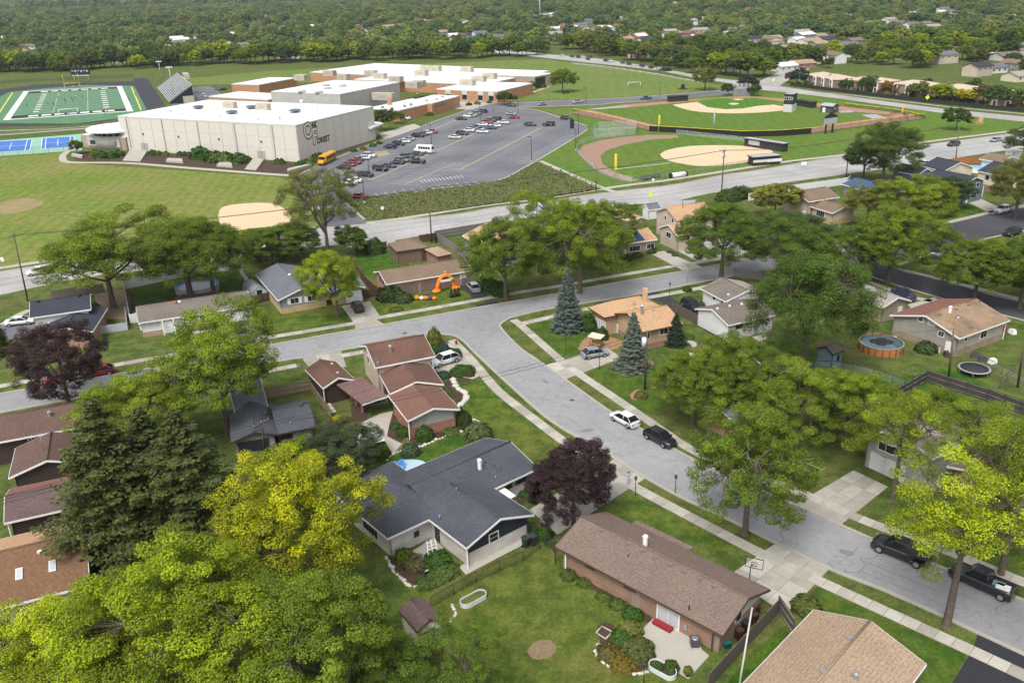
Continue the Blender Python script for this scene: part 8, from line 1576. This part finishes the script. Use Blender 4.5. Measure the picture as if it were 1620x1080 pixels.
for i, (x, y, r_) in enumerate(((178, 250, 2.2), (160, 250, 2.4), (150, 247, 2.2), (188, 247, 2), (242, 245, 1.6), (252, 246, 1.5), (262, 247, 1.5), (285, 246, 1.3), (293, 246, 1.3), (300, 247, 1.3), (307, 248, 1.3), (318, 250, 3.6), (332, 254, 3.0), (345, 256, 3.2), (358, 257, 3.2), (366, 256, 2.6), (379, 258, 3.0), (392, 256, 1.7), (439, 259, 1.5), (445, 259, 1.5), (473, 264, 1.6), (484, 260, 1.5), (492, 257, 1.5), (499, 251, 1.5), (506, 249, 1.5), (478, 261, 1.4), (489, 262, 1.4))): shrub('far', x, y, r_, r_*1.05, [HG, DG, LG, HG][i % 4], 'rounded shrub planted along the school wall', 'shrubs along the school wall')
for i, (x, y, r_) in enumerate(((690, 177, 1.4), (700, 174, 1.4), (710, 170, 1.4), (680, 183, 1.6), (742, 167, 1.5), (755, 165, 1.6), (775, 163, 1.5), (785, 160, 1.7), (800, 158, 2.2), (812, 157, 2.2), (858, 139, 2.2), (867, 134, 1.6), (895, 148, 1.6), (590, 232, 1.3), (575, 237, 1.3), (560, 240, 1.3), (600, 228, 1.2))): shrub('far', x, y, r_, r_*.9, [HG, DG, OL][i % 3], 'low shrub planted beside the brick school front', 'shrubs beside the brick school front')
for i, x in enumerate(range(1262, 1640, 13)): shrub('far', x + random.uniform(-3, 3), 134 + (x - 1262)*.108 + random.uniform(-1, 1), random.uniform(1.4, 2.4), random.uniform(1.2, 2.2), [DG, HG, RB, OL][i % 4], '%s shrub planted before the townhouses' % ['dark green', 'green', 'russet', 'olive'][i % 4], '%s shrubs before the townhouses' % ['dark green', 'green', 'russet', 'olive'][i % 4])
# prairie plants
def inside(px, py, poly):
 r = False
 for (x0, y0), (x1, y1) in zip(poly, poly[1:] + poly[:1]):
  if (y0 > py) != (y1 > py) and px < (x1 - x0)*(py - y0)/(y1 - y0) + x0: r = not r
 return r
rng = np.random.default_rng(77); cs = []
PW = [(p.x, p.y) for p in W(PRAIRIE_PX)]; xs_, ys_ = [p[0] for p in PW], [p[1] for p in PW]
while len(cs) < 2600:
 x, y = rng.uniform(min(xs_), max(xs_)), rng.uniform(min(ys_), max(ys_))
 if inside(x, y, PW): cs.append((x, y))
V, T = [], []
for x, y in cs:
 n = 11; d = rng.normal(size=(n, 3)); d[:, 2] = np.abs(d[:, 2]); s = rng.uniform(.15, .5); c = np.array([x, y, 0]) + d/np.linalg.norm(d, axis=1, keepdims=True)*np.array([.55, .55, .8])*s*rng.uniform(.4, 1, (n, 1))
 V.append(quads(c, d + rng.normal(0, .4, (n, 3)), .26*rng.uniform(.6, 1.3, n), rng)); t0 = rng.uniform(); T.append(np.repeat(np.clip(t0*.7 + .15 + rng.normal(0, .1, n), 0, 1), 4))
po = bpy.data.objects.new('prairie_plants', mesh_np('prairie_plants', np.concatenate(V), 4, LEAF, np.concatenate(T))); link(po); po.color = (.17, .2, .06, .7); tag(po, 'tall weedy prairie plants between parking lot and main road', 'plants', kind='stuff')
# ---------------------------------------------------------------- yards: pools, sheds, play and garden things
POOLW = glass_mat('pool_water', (.09, .34, .62), .05); MURK = glass_mat('murky_water', (.07, .11, .13), .05); WOODO = plain('orange_wood', (.40, .16, .055), .7, .15); PBLUE = plain('pool_liner_blue', (.08, .28, .62), .5)
def pool(x, y, r, sy, h, wallm, water, label, segs=0, rim=None, wz=.2, rw=.2):
 p = G(x, y); o = thing('swimming_pool', label, 'pool', (p.x, p.y, 0)); mb = MB(); n = 36
 ring = lambda rr, z: [(rr*math.cos(2*math.pi*i/n), rr*sy*math.sin(2*math.pi*i/n), z) for i in range(n)]
 mb = MB(); a, b_ = ring(r, 0), ring(r, h); [mb.poly([a[i], a[(i+1) % n], b_[(i+1) % n], b_[i]], None, True) for i in range(n)]; a2, b2 = ring(r-.08, h), ring(r-.08, .1); [mb.poly([a2[i], a2[(i+1) % n], b2[(i+1) % n], b2[i]], None, True) for i in range(n)]; w = mb.build('wall', wallm, o)
 mb = MB(); a, b_ = ring(r+.05, h), ring(r-rw, h+.02 - (rw > .3)*.3); [mb.poly([a[i], a[(i+1) % n], b_[(i+1) % n], b_[i]]) for i in range(n)]; mb.build('rim', rim or RUB, o); mb = MB(); mb.poly(ring(r-.09, h-wz)); mb.build('water', water, o)
 for k in range(segs): t = 2*math.pi*k/segs; mb = MB(); mb.tube(((r+.04)*math.cos(t), (r+.04)*sy*math.sin(t), 0), ((r+.04)*math.cos(t), (r+.04)*sy*math.sin(t), h), .06, .06, 5); mb.build('post', BROWNTRIM, o)
 return o
o = pool(1393, 552, 3.3, 1.0, 1.25, WOODO, MURK, 'round wooden sided swimming pool with dark cover', 20, METAL)
for dx, dy in ((-.8, .6), (.5, 1.1), (-.2, -.3), (1.1, .2)): mb = MB(); mb.lathe([(.75, 1.06), (.8, 1.15), (.4, 1.2)], 10, c=(dx, dy, 0)); mb.build('cover_float', BLACK, o)
o = pool(313, 459, 4.2, .92, 1.2, plain('grey_pool_wall', (.35, .33, .3), .6), plain('grey_pool_cover', (.5, .53, .56), .4), 'round blue edged swimming pool behind the white ranch house', 0, PBLUE, .35, .6)
pool(1545, 271, 3.2, .9, 1.2, WHITE, POOLW, 'bright blue swimming pool beside the orange brown fence', 0, WHITE, .15)
mb = MB(); q = W([(277, 474), (312, 462), (352, 465), (330, 474)]); mb.prism([(p.x - q[0].x, p.y - q[0].y) for p in q], 0, .5); o = mb.build('deck', plain('brown_deck', (.13, .095, .08), .9), None, (q[0].x, q[0].y, 0)); tag(o, 'low brown wooden deck beside the round blue pool', 'deck')
mb = MB(); q = spline(W([(613, 742), (622, 733), (645, 728), (668, 730), (672, 738), (640, 752), (620, 753)]) + W([(613, 742)]), 4)[:-1]; c0_ = q[0].copy(); mb.prism([(p.x - c0_.x, p.y - c0_.y) for p in q], 0, .12); o = mb.build('pool_cover', plain('pale_blue_tarp', (.38, .52, .6), .6, .15), None, (c0_.x, c0_.y, .02)); tag(o, 'pale blue tarp over a sunken pool behind the blue grey ranch', 'tarp')
for x, y in ((627, 744), (636, 741)): o = thing('garden_chair', 'bright blue garden chair on the pale blue tarp', 'chair', G(x, y, .1) + Vector((0, 0, .0)), 0, 'blue garden chairs on the tarp'); mb = MB(); mb.box(-.35, .35, -.35, .35, .28, .36); mb.build('seat', PBLUE, o); mb = MB(); mb.hexa([(-.35, .3, .36), (.35, .3, .36), (.35, .4, .36), (-.35, .4, .36)], [(-.3, .5, 1.0), (.3, .5, 1.0), (.3, .58, 1.0), (-.3, .58, 1.0)]); mb.build('backrest', PBLUE, o); [(lambda m_: m_.build('leg', PBLUE, o))((lambda m_: (m_.box(sx*.3-.04, sx*.3+.04, sy*.3-.04, sy*.3+.04, 0, .28), m_)[1])(MB())) for sx in (-1, 1) for sy in (-1, 1)]
p = G(1540, 590); o = thing('trampoline', 'round dark trampoline on the green back lawn', 'trampoline', (p.x, p.y, 0)); mb = MB(); mb.lathe([(1.95, .78), (1.95, .80), (.1, .80)], 32); mb.build('jumping_mat', plain('trampoline_mat', (.03, .032, .038), .6), o); mb = MB(); mb.lathe([(2.2, .80), (2.2, .86), (1.93, .86)], 32, caps=False); mb.build('padded_rim', plain('grey_pad', (.28, .28, .27), .8), o)
for k in range(6): t = k*math.pi/3; mb = MB(); mb.tube((2.1*math.cos(t), 2.1*math.sin(t), 0), (2.1*math.cos(t), 2.1*math.sin(t), .8), .04); mb.build('leg', METAL, o)
# sheds
TEAL = siding('teal_siding', (.14, .22, .24), .25, True)
h = House('garden_shed', 'small blue green garden shed with dark trim under the elm', (1313, 575), 'shed'); w = h.wing((1318, 561.5), (1336, 555), (1291, 551.5), 2.4, ridge='u', rm=R_GBR, wm=TEAL, trim=DARKTRIM, over=.15, slope=.5); h.door(w, 'u0', 1303, 571, 1.6, 1.7, TEAL); h.win(w, 'v0', 1326, 566, .4, .8, DARKTRIM, nx=1)
h = House('garden_shed', 'small cream garden shed with brown trimmed double doors', (675, 1000), 'shed'); w = h.wing((660, 1000), (701, 981), (645, 961), 2.1, ridge='v', rm=R_MAUVE, wm=plain('cream_board', (.6, .57, .47), .8), trim=BROWNTRIM, over=.15, slope=.5)
for x, y in ((670.5, 1003), (681, 998)): d_ = h.door(w, 'v0', x, y, .85, 1.75, BROWNTRIM); [h.box_on_wall(w, 'v0', x, y + dy, .6, .62, .09, plain('cream_board', (.6, .57, .47), .8), 'door_panel') for dy in (-9, 5)]
h = House('garden_shed', 'arched white metal shed with grey barrel roof', (412, 470), 'shed'); p0, p1, pb = G(400, 477), G(424, 472), G(398, 455); u = (p1 - p0); L_ = u.length; u.normalize(); v_ = Vector((-u.y, u.x, 0)); Dp = 6.0
arc = [(L_/2 - math.cos(rad(t))*L_/2, 1.0 + math.sin(rad(t))*1.55) for t in range(0, 181, 15)]; ring = [(0, 0)] + arc + [(L_, 0)]
for dd, nm in ((0, 'front_wall'), (Dp, 'rear_wall')): mb = MB(); pts = [p0 + u*a + v_*dd + Vector((0, 0, z)) for a, z in ring]; mb.poly(pts[::-1] if dd == 0 else pts); h.part(mb, nm, plain('pale_sheet', (.5, .52, .54), .5))
mb = MB(); [mb.poly([p0 + u*ring[i][0] + v_*-.1 + Vector((0, 0, ring[i][1])), p0 + u*ring[i+1][0] + v_*-.1 + Vector((0, 0, ring[i+1][1])), p0 + u*ring[i+1][0] + v_*Dp + Vector((0, 0, ring[i+1][1])), p0 + u*ring[i][0] + v_*Dp + Vector((0, 0, ring[i][1]))], None, True) for i in range(len(ring) - 1)]; h.part(mb, 'barrel_roof', plain('grey_sheet', (.2, .205, .22), .5)); mb = MB(); c = p0 + u*(L_/2) - v_*.06; mb.prism([(q.x, q.y) for q in (c - u*.5, c + u*.5, c + u*.5 + v_*.1, c - u*.5 + v_*.1)], 1.2, 2.0); h.part(mb, 'window', GLASS)
h = House('garden_shelter', 'dark garden shelter beside the winding path', (1108, 568), 'shelter'); h.wing((1108, 562), (1130, 553), (1100, 550), 2.3, roof='hip', rm=R_RUST, wall=False, trim=BROWNTRIM); [h.post(x, y, 2.35, BROWNTRIM) for x, y in ((1109, 577), (1128, 568), (1102, 566))]
h = House('canopy', 'white fabric canopy on posts over the patio', (585, 700), 'canopy'); w = h.wing((569, 705), (608, 696), (558, 689), 2.4, roof='gable', rm=WHITE, wall=False, trim=WHITE, slope=.12, thick=.05); [h.post(x, y, 2.4, WHITE, .05) for x, y in ((570, 724), (606, 715), (560, 707), (597, 700))]
# garden swing
p = G(943, 549); o = thing('garden_swing', 'cream canopied garden swing beside the concrete driveway', 'swing', (p.x, p.y, 0), rad(-35))
for sx in (-1, 1):
 for sy in (-.7, .7): mb = MB(); mb.tube((sx*1.0, sy, 0), (sx*.95, 0, 1.9), .04); mb.build('leg', BROWNTRIM, o)
mb = MB(); mb.hexa([(-1.2, -.8, 1.85), (1.2, -.8, 1.85), (1.2, .8, 2.0), (-1.2, .8, 2.0)], [(-1.15, -.75, 1.95), (1.15, -.75, 1.95), (1.15, .75, 2.12), (-1.15, .75, 2.12)]); mb.build('canopy', plain('cream_canvas', (.55, .5, .4), .9), o); mb = MB(); mb.box(-.85, .85, -.25, .3, .45, .55); mb.build('seat', TANBED, o); mb = MB(); mb.box(-.85, .85, .28, .36, .5, 1.05); mb.build('backrest', TANBED, o)
# bins and boxes
def bin_(x, y, col, label, h=1.05, name='garbage_bin', cat='garbage bin', lid=None):
 p = G(x, y); o = thing(name, label, cat, (p.x, p.y, .03), random.uniform(-.4, .9)); mb = MB(); mb.hexa([(-.24, -.28, .05), (.24, -.28, .05), (.24, .28, .05), (-.24, .28, .05)], [(-.3, -.36, h), (.3, -.36, h), (.3, .36, h), (-.3, .36, h)]); mb.build('body', plain('bin_%s' % label[:5], col, .5), o); mb = MB(); mb.box(-.34, .34, -.4, .42, h, h + .08); mb.build('lid', plain('lid_%s' % label[:5], lid or [c*1.6 for c in col], .5), o)
 for s in (-1, 1): mb = MB(); mb.tube((s*.27, .3, .1), (s*.33, .3, .1), .11, None, 8); mb.build('wheel', TYRE, o)
bin_(862, 840, (.045, .02, .02), 'brown garbage bin on the concrete driveway', 1.15, lid=(.14, .09, .09)); bin_(832, 865, (.018, .03, .024), 'green garbage bin at the dark gable', 1.15); bin_(843, 862, (.025, .027, .032), 'slate garbage bin beside the green one', 1.15); bin_(1195, 972, (.04, .018, .014), 'maroon garbage bin behind the plank fence'); bin_(1191, 985, (.045, .02, .015), 'dark maroon bin by the brick gable'); bin_(1178, 998, (.018, .02, .022), 'black garbage bin by the brick gable'); bin_(1168, 1010, (.02, .04, .04), 'dark teal bin by the brick gable'); bin_(1148, 1023, (.01, .08, .085), 'teal storage tub at the brick corner', .6); bin_(1108, 507, (.06, .03, .022), 'brown garbage bin beside the off roader'); bin_(1114, 511, (.018, .018, .02), 'black garbage bin beside the off roader'); bin_(1140, 528, (.016, .016, .018), 'black grill under the white sided gable', .9); bin_(1034, 400, (.02, .02, .022), 'black garbage bin at the solar panel house'); bin_(1452, 540, (.02, .02, .021), 'black grill behind the taupe house', .9); bin_(1471, 544, (.018, .018, .02), 'black covered grill by the taupe wall', .9)
p = G(1099, 1021); o = thing('air_conditioner', 'grey air conditioner unit on the stained patio', 'air conditioner', (p.x, p.y, .04)); mb = MB(); mb.box(-.5, .5, -.5, .5, 0, .08); mb.build('pad', CONC, o); mb = MB(); mb.box(-.38, .38, -.38, .38, .08, .85); mb.build('cabinet', plain('slate_metal', (.06, .062, .07), .5), o); mb = MB(); mb.lathe([(.33, .86), (.33, .9), (.15, .88)], 16, c=(0, 0, 0)); mb.build('fan_guard', METAL, o)
pa, pb_ = G(1037, 982), G(1065, 997); d = (pb_ - pa); o = thing('door_step', 'red wooden step below the sliding door', 'step', (pa.x, pa.y, .04), math.atan2(d.y, d.x)); mb = MB(); mb.box(0, d.length, -.55, .05, 0, .28); mb.build('riser', plain('dark_red_paint', (.2, .02, .02), .6), o); mb = MB(); mb.box(-.03, d.length + .03, -.6, .05, .28, .33); mb.build('tread', REDW, o)
def oval(x, y, L, Wd, a, label, soil, plants):
 p = G(x, y); o = thing('raised_planter', label, 'planter', (p.x, p.y, 0), a); n = 28
 pt = lambda k, s, z: (((L/2 - Wd/2)*(1 if math.cos(2*math.pi*k/n) >= 0 else -1) + Wd/2*s*math.cos(2*math.pi*k/n)), Wd/2*s*math.sin(2*math.pi*k/n), z)
 mb = MB(); [mb.poly([pt(k, 1, 0), pt(k+1, 1, 0), pt(k+1, 1, .5), pt(k, 1, .5)]) for k in range(n)]; [mb.poly([pt(k, 1, .5), pt(k+1, 1, .5), pt(k+1, .9, .5), pt(k, .9, .5)]) for k in range(n)]; [mb.poly([pt(k+1, .9, .2), pt(k, .9, .2), pt(k, .9, .5), pt(k+1, .9, .5)]) for k in range(n)]; mb.build('wall', plain('white_metal', (.56, .57, .58), .5), o); mb = MB(); mb.poly([pt(k, .91, .36) for k in range(n)]); mb.build('soil', soil, o)
 for k in range(plants): c = bpy.data.objects.new('foliage', SHR['loose']); link(c); c.parent = o; c.location = (random.uniform(-L*.35, L*.35), random.uniform(-.25, .25), .3); c.scale = (.35, .35, .45); c.color = (.06, .12, .02, 1)
oval(749, 950, 2.9, 1.2, rad(38), 'empty white oval planter on the patchy lawn', GRASS, 0); oval(1048, 1062, 2.6, 1.25, rad(-42), 'white oval planter with herbs beside the patio', MULCH, 4)
q = W([(943, 1001), (952, 991), (969, 1000), (958, 1011)]); o = thing('cold_frame', 'square pale timber cold frame lying on the lawn', 'cold frame', q[0]); [(lambda m_: m_.build('timber', plain('pale_timber', (.45, .42, .33), .9), o, off=q[0]))((lambda m_: (m_.tube(q[k] + Vector((0, 0, .08)), q[(k+1) % 4] + Vector((0, 0, .08)), .07, None, 4), m_)[1])(MB())) for k in range(4)]
# basketball hoop
p = G(1184, 932); o = thing('basketball_hoop', 'basketball hoop on a dark post over the concrete driveway', 'basketball hoop', (p.x, p.y, 0), rad(-25)); mb = MB(); mb.tube((0, 0, 0), (0, 0, 2.9), .06); mb.build('post', DARKTRIM, o); mb = MB(); mb.box(-.5, .5, -.3, .5, 0, .2); mb.build('base', BLACK, o)
bdx = Matrix.Translation((.35, -.25, 3.0)); mb = MB(); mb.box(-.75, .75, -.02, .02, -.15, .85, None, bdx); bd = mb.build('backboard', netting('clear_acrylic', (.5, .5, .52), .2), o)
for a, b_, c, d in ((-.8, -.2, -.8, .9), (.8, -.2, .8, .9), (-.8, -.2, .8, -.2), (-.8, .9, .8, .9), (-.25, .05, .25, .05), (-.25, .45, .25, .45), (-.25, .05, -.25, .45), (.25, .05, .25, .45)): mb = MB(); mb.tube(bdx @ Vector((a, 0, b_)), bdx @ Vector((c, 0, d)), .035, None, 4); mb.build('frame_bar', BLACK, bd)
mb = MB(); mb.path([bdx @ Vector((.23*math.cos(rad(t)), -.25 + .23*math.sin(rad(t)), .05)) for t in range(0, 361, 30)], .015, 4, REDW); mb.build('ring', None, o); mb = MB(); mb.tube((0, 0, 2.8), bdx @ Vector((0, 0, .3)), .05); mb.build('arm', DARKTRIM, o)
# garden table, ladder chairs
p = G(664, 890); o = thing('garden_table', 'round pale garden table beside the planting bed', 'table', (p.x, p.y, .04)); mb = MB(); mb.lathe([(.6, .68), (.62, .72), (.1, .73)], 20); mb.build('table_top', plain('pale_table', (.42, .46, .46), .3), o); mb = MB(); mb.tube((0, 0, 0), (0, 0, .7), .05); mb.build('stem', METAL, o); mb = MB(); mb.lathe([(.3, 0), (.28, .05), (.05, .06)], 14); mb.build('base', METAL, o)
for x, y in ((681, 884), (688, 882)):
 o = thing('wooden_ladder', 'white wooden ladder leaning beside the garden table', 'ladder', G(x, y), rad(15), 'white ladders by the garden table')
 for s in (-1, 1): mb = MB(); mb.tube((s*.28, -.9, 0), (s*.2, .35, 2.1), .045, None, 4); mb.build('rail', WHITE, o)
 for k in range(7): t = (k + .6)/7.4; mb = MB(); mb.tube((-.27, -.9 + 1.25*t, 2.1*t), (.27, -.9 + 1.25*t, 2.1*t), .035, None, 4); mb.build('rung', WHITE, o)
# halloween yard
ORG = plain('orange_fabric', (.72, .19, .015), .6); p0, p1 = G(692, 462), G(719, 457.5); c = (p0 + p1)/2; d = p1 - p0; o = thing('inflatable_arch', 'orange inflatable arch on the front lawn', 'inflatable', (c.x, c.y, 0), math.atan2(d.y, d.x)); L_ = d.length/2
arc = [Vector((-L_, 0, 0)), Vector((-L_*.95, 0, 1.0)), Vector((-L_*.72, 0, 2.1)), Vector((-L_*.4, 0, 2.85)), Vector((0, 0, 3.05)), Vector((L_*.4, 0, 2.85)), Vector((L_*.72, 0, 2.1)), Vector((L_*.95, 0, 1.0)), Vector((L_, 0, 0))]; sp = spline(arc, 3); mb = MB(); st = []
for i, q in enumerate(sp): t = (sp[min(i+1, len(sp)-1)] - sp[max(i-1, 0)]).normalized(); s_ = Vector((0, 1, 0)); n2 = t.cross(s_); r_ = .48 + .05*math.sin(i*2.1); r_ *= .85; st.append([q + s_*(r_*math.cos(a)) + n2*(r_*math.sin(a)) for a in [2*math.pi*k/10 for k in range(10)]])
loft(st, True).build('arch', ORG, o)
for s in (-1, 1): mb = MB(); mb.lathe([(.5, 0), (.75, .3), (.55, .65), (.1, .75)], 12, c=(s*(L_ + .25), -.3, 0), sx=1.3); mb.build('foot', ORG, o)
mb = MB(); mb.box(-1.15, 1.15, -.55, -.48, 2.0, 2.45); mb.build('banner', WHITE, o); mb = MB(); mb.lathe([(.16, 3.4), (.12, 3.75), (.05, 4.0)], 8); mb.build('stem', plain('pale_stem', (.6, .55, .4), .7), o); mb = MB(); mb.lathe([(.05, -.3), (.35, -.1), (.35, .2), (.05, .35)], 10, c=(L_*.72, -.4, 2.3)); mb.build('leaf_knot', plain('lime_fabric', (.15, .5, .05), .6), o)
o = thing('inflatable_pumpkins', 'row of orange and white inflatable pumpkins on the front lawn', 'inflatable', G(671, 474), rad(-10))
for x, r_, m in ((-1.0, .5, ORG), (-.35, .42, WHITE), (.3, .55, ORG), (.9, .45, plain('purple_fabric', (.08, .03, .14), .7)), (1.5, .45, ORG)): mb = MB(); mb.lathe([(r_*.5, 0), (r_, r_*.5), (r_, r_*1.1), (r_*.5, r_*1.55), (.05, r_*1.6)], 12, c=(x*1.35, 0, 0)); mb.build('pumpkin', m, o)
mb = MB(); mb.lathe([(.4, .85), (.12, 1.1), (.03, 1.5)], 8, c=(.4, .1, 0)); mb.build('hat', plain('purple_fabric', (.08, .03, .14), .7), o)
for k, (x, y) in enumerate(((714, 470), (720, 469), (725, 468))):
 o = thing('witch_figure', 'black cloaked witch figure standing on the front lawn', 'figure', G(x, y), 0, 'witch figures on the front lawn'); mb = MB(); mb.lathe([(.42, 0), (.36, .4), (.2, .95), (.13, 1.2), (.16, 1.3), (.14, 1.45), (.05, 1.55)], 10); mb.build('cloak', BLACK, o); mb = MB(); mb.lathe([(.3, 1.5), (.12, 1.54), (.02, 2.0)], 10); mb.build('hat', BLACK, o)
o = thing('ghost_figure', 'white draped ghost figure by the red brown fence', 'figure', G(760, 447)); mb = MB(); mb.lathe([(.45, 0), (.38, .5), (.28, 1.1), (.22, 1.5), (.18, 1.75), (.05, 1.85)], 10); mb.build('sheet', WHITE, o)
# hydrant, pots, bench
p = G(722, 545); o = thing('fire_hydrant', 'red fire hydrant on the junction verge', 'hydrant', (p.x, p.y, 0)); mb = MB(); mb.lathe([(.2, 0), (.2, .06), (.14, .08), (.14, .55), (.18, .57), (.18, .63), (.12, .75), (.03, .8)], 10); mb.build('barrel', REDW, o); mb = MB(); mb.tube((-.25, 0, .42), (.25, 0, .42), .07, None, 8); mb.build('nozzle', REDW, o)
for x, y, lab in ((1088, 1068, 'potted yellow plant at the patio edge'), (1110, 544, 'white flower pot beside the winding path'), (858, 438, 'white garden bench planter before the dark grey house')):
 o = thing('plant_pot', lab, 'plant pot', G(x, y)); mb = MB(); mb.lathe([(.2, 0), (.34, .45), (.36, .5), (.28, .48)], 12); mb.build('pot', WHITE if 'white' in lab else MULCH, o); c = bpy.data.objects.new('foliage', SHR['loose']); link(c); c.parent = o; c.location = (0, 0, .45); c.scale = (.4, .4, .45); c.color = (.14, .15, .03, .6)
STONE = plain('pale_stone', (.5, .47, .42), .9, .2)
def stones(pts, label, n, r=.22, name='edging_stone', grp='white edging stones'):
 q = spline(W(pts), 4); L_ = sum((b_ - a).length for a, b_ in zip(q[:-1], q[1:])); rs = resample(q, L_/n); par = thing('stone_edging', label, 'edging', rs[0]); off = Vector((rs[0].x, rs[0].y, 0))
 for p in rs: mb = MB(); s_ = random.uniform(.7, 1.3)*r; mb.lathe([(s_, 0), (s_*1.05, s_*.4), (s_*.5, s_*.8)], 6, c=(p.x + random.uniform(-.1, .1), p.y + random.uniform(-.1, .1), 0), smooth=False); mb.build('stone', STONE, par, off=off)
stones([(717, 601), (722, 613), (733, 620), (738, 630), (730, 640), (720, 646)], 'winding edging of white stones beside the brown roof', 26, .4); stones([(742, 664), (755, 668), (768, 680), (770, 692)], 'edging of white stones round the grey green shrub', 18, .35); stones([(612, 727), (622, 718), (640, 712), (668, 706), (700, 692), (735, 682)], 'stone edging of the bed under the brick gable', 26, .22); stones([(611, 880), (625, 905), (650, 928), (660, 925)], 'pale stone edging of the planting bed', 16, .2); stones([(946, 1018), (945, 1035), (965, 1055), (1000, 1066), (1025, 1062)], 'curved kerb stones round the flower bed', 26, .16); stones([(717, 956), (720, 968), (716, 978), (708, 985)], 'stepping stones on the patchy lawn', 8, .16); stones([(500, 622), (520, 640), (530, 655)], 'pale stones by the brown garage bed', 10, .3)
# load in the pickup, garden clutter behind the taupe house
for k, (x, y, sx, m, lab) in enumerate(((1587, 930, .6, WHITE, 'white box in the cargo bed of the black pickup'), (1580, 925, .5, TEAL, 'teal bag in the cargo bed of the black pickup'))): q = G(x, y, 1.3); mb = MB(); mb.box(-sx, sx, -.3, .3, 0, .3); mb2 = mb.build('cargo_box', m, None, (q.x, q.y, 1.28)); mb2.rotation_euler = (0, 0, rad(-40)); tag(mb2, lab, 'box')
for k, (x, y, m, lab) in enumerate(((1428, 530, WHITE, 'white folded table leaning at the taupe wall'), (1413, 540, STONE, 'pale clutter heap beside the wooden pool'), (1497, 563, DARKTRIM, 'dark cart at the corner of the taupe house'), (1541, 565, DARKTRIM, 'dark metal bin by the rusty fence'), (1554, 571, BLACK, 'black low box by the rusty fence'), (1570, 574, WHITE, 'white tank by the rusty fence'), (1483, 556, STONE, 'stack of pale pavers behind the taupe house'), (1601, 527, WHITE, 'white toy slide beside the taupe house'), (1586, 524, REDW, 'red toys by the flower bed'))):
 q = G(x, y); mb = MB(); mb.hexa([(-.6, -.4, 0), (.6, -.4, 0), (.6, .4, 0), (-.6, .4, 0)], [(-.45, -.3, .7), (.5, -.25, .8), (.4, .3, .75), (-.5, .25, .65)]); o = mb.build(['folded_table', 'clutter_heap', 'cart', 'metal_bin', 'low_box', 'water_tank', 'paver_stack', 'toy_slide', 'toy_heap'][k], m, None, (q.x, q.y, 0)); o.rotation_euler = (0, 0, k*.7); tag(o, lab, ['table', 'clutter', 'cart', 'bin', 'box', 'tank', 'pavers', 'slide', 'toys'][k])
# far buildings and water tower
def far_block(x, y, L, Wd, h, m, rm, lab, a=.36):
 p = G(x, y); o = thing('warehouse', lab, 'building', (p.x, p.y, 0), a); mb = MB(); mb.box(-L/2, L/2, -Wd/2, Wd/2, 0, h); mb.build('wall', m, o); mb = MB(); mb.box(-L/2-.3, L/2+.3, -Wd/2-.3, Wd/2+.3, h, h+.5); mb.build('roof', rm, o)
 for k in range(int(L/12)): mb = MB(); xx = -L/2 + 6 + k*12; mb.box(xx-2.5, xx+2.5, -Wd/2-.1, -Wd/2+.05, 1.2, 3.6); mb.build('window', GLASS, o)
far_block(365, 24, 120, 40, 8, OBRICK, MEMB, 'long far red brick building with pale roof'); far_block(30, 33, 60, 25, 8, WSIDE, MEMB, 'long white far commercial building beyond the stadium'); far_block(85, 30, 45, 20, 7, WSIDE, R_PALE, 'white far commercial building beyond the trees'); far_block(150, 26, 70, 22, 7, WBRICK, MEMB, 'pale far strip mall in the wood'); far_block(620, 15, 130, 30, 8, RBRICK, R_ROSE, 'far red brick apartment row'); far_block(700, 13, 110, 30, 8, RBRICK, R_ROSE, 'far red apartment row beside its twin'); far_block(550, 19, 70, 24, 8, RBRICK, R_WARM, 'far brown roofed apartment row'); far_block(1040, 12, 90, 30, 7, WSIDE, MEMB, 'far pale commercial block on the horizon'); far_block(450, 14, 90, 30, 7, WSIDE, MEMB, 'far pale commercial block among the trees')
p = G(854, 28); o = thing('radio_mast', 'slim pale radio mast rising from the far wood', 'mast', (p.x, p.y, 0)); mb = MB(); mb.tube((0, 0, 0), (0, 0, 52), .9, .6, 8); mb.build('mast', plain('pale_mast', (.62, .65, .68), .5), o)
# ---------------------------------------------------------------- air
HZ = bpy.data.materials.new('haze_air'); HZ.use_nodes = True; nt = HZ.node_tree; nt.nodes.clear(); ho = nt.nodes.new('ShaderNodeOutputMaterial'); hv = nt.nodes.new('ShaderNodeVolumePrincipled'); hv.inputs['Color'].default_value = (.80, .88, .98, 1); hv.inputs['Density'].default_value = HAZE; hv.inputs['Anisotropy'].default_value = .2; nt.links.new(hv.outputs[0], ho.inputs['Volume'])
if HAZE:
 mb = MB(); mb.box(-9000, 9000, -300, 11500, -1.0, 62.0); o = mb.build('haze', HZ); tag(o, 'thin pale air over the whole neighbourhood', 'haze', kind='stuff')
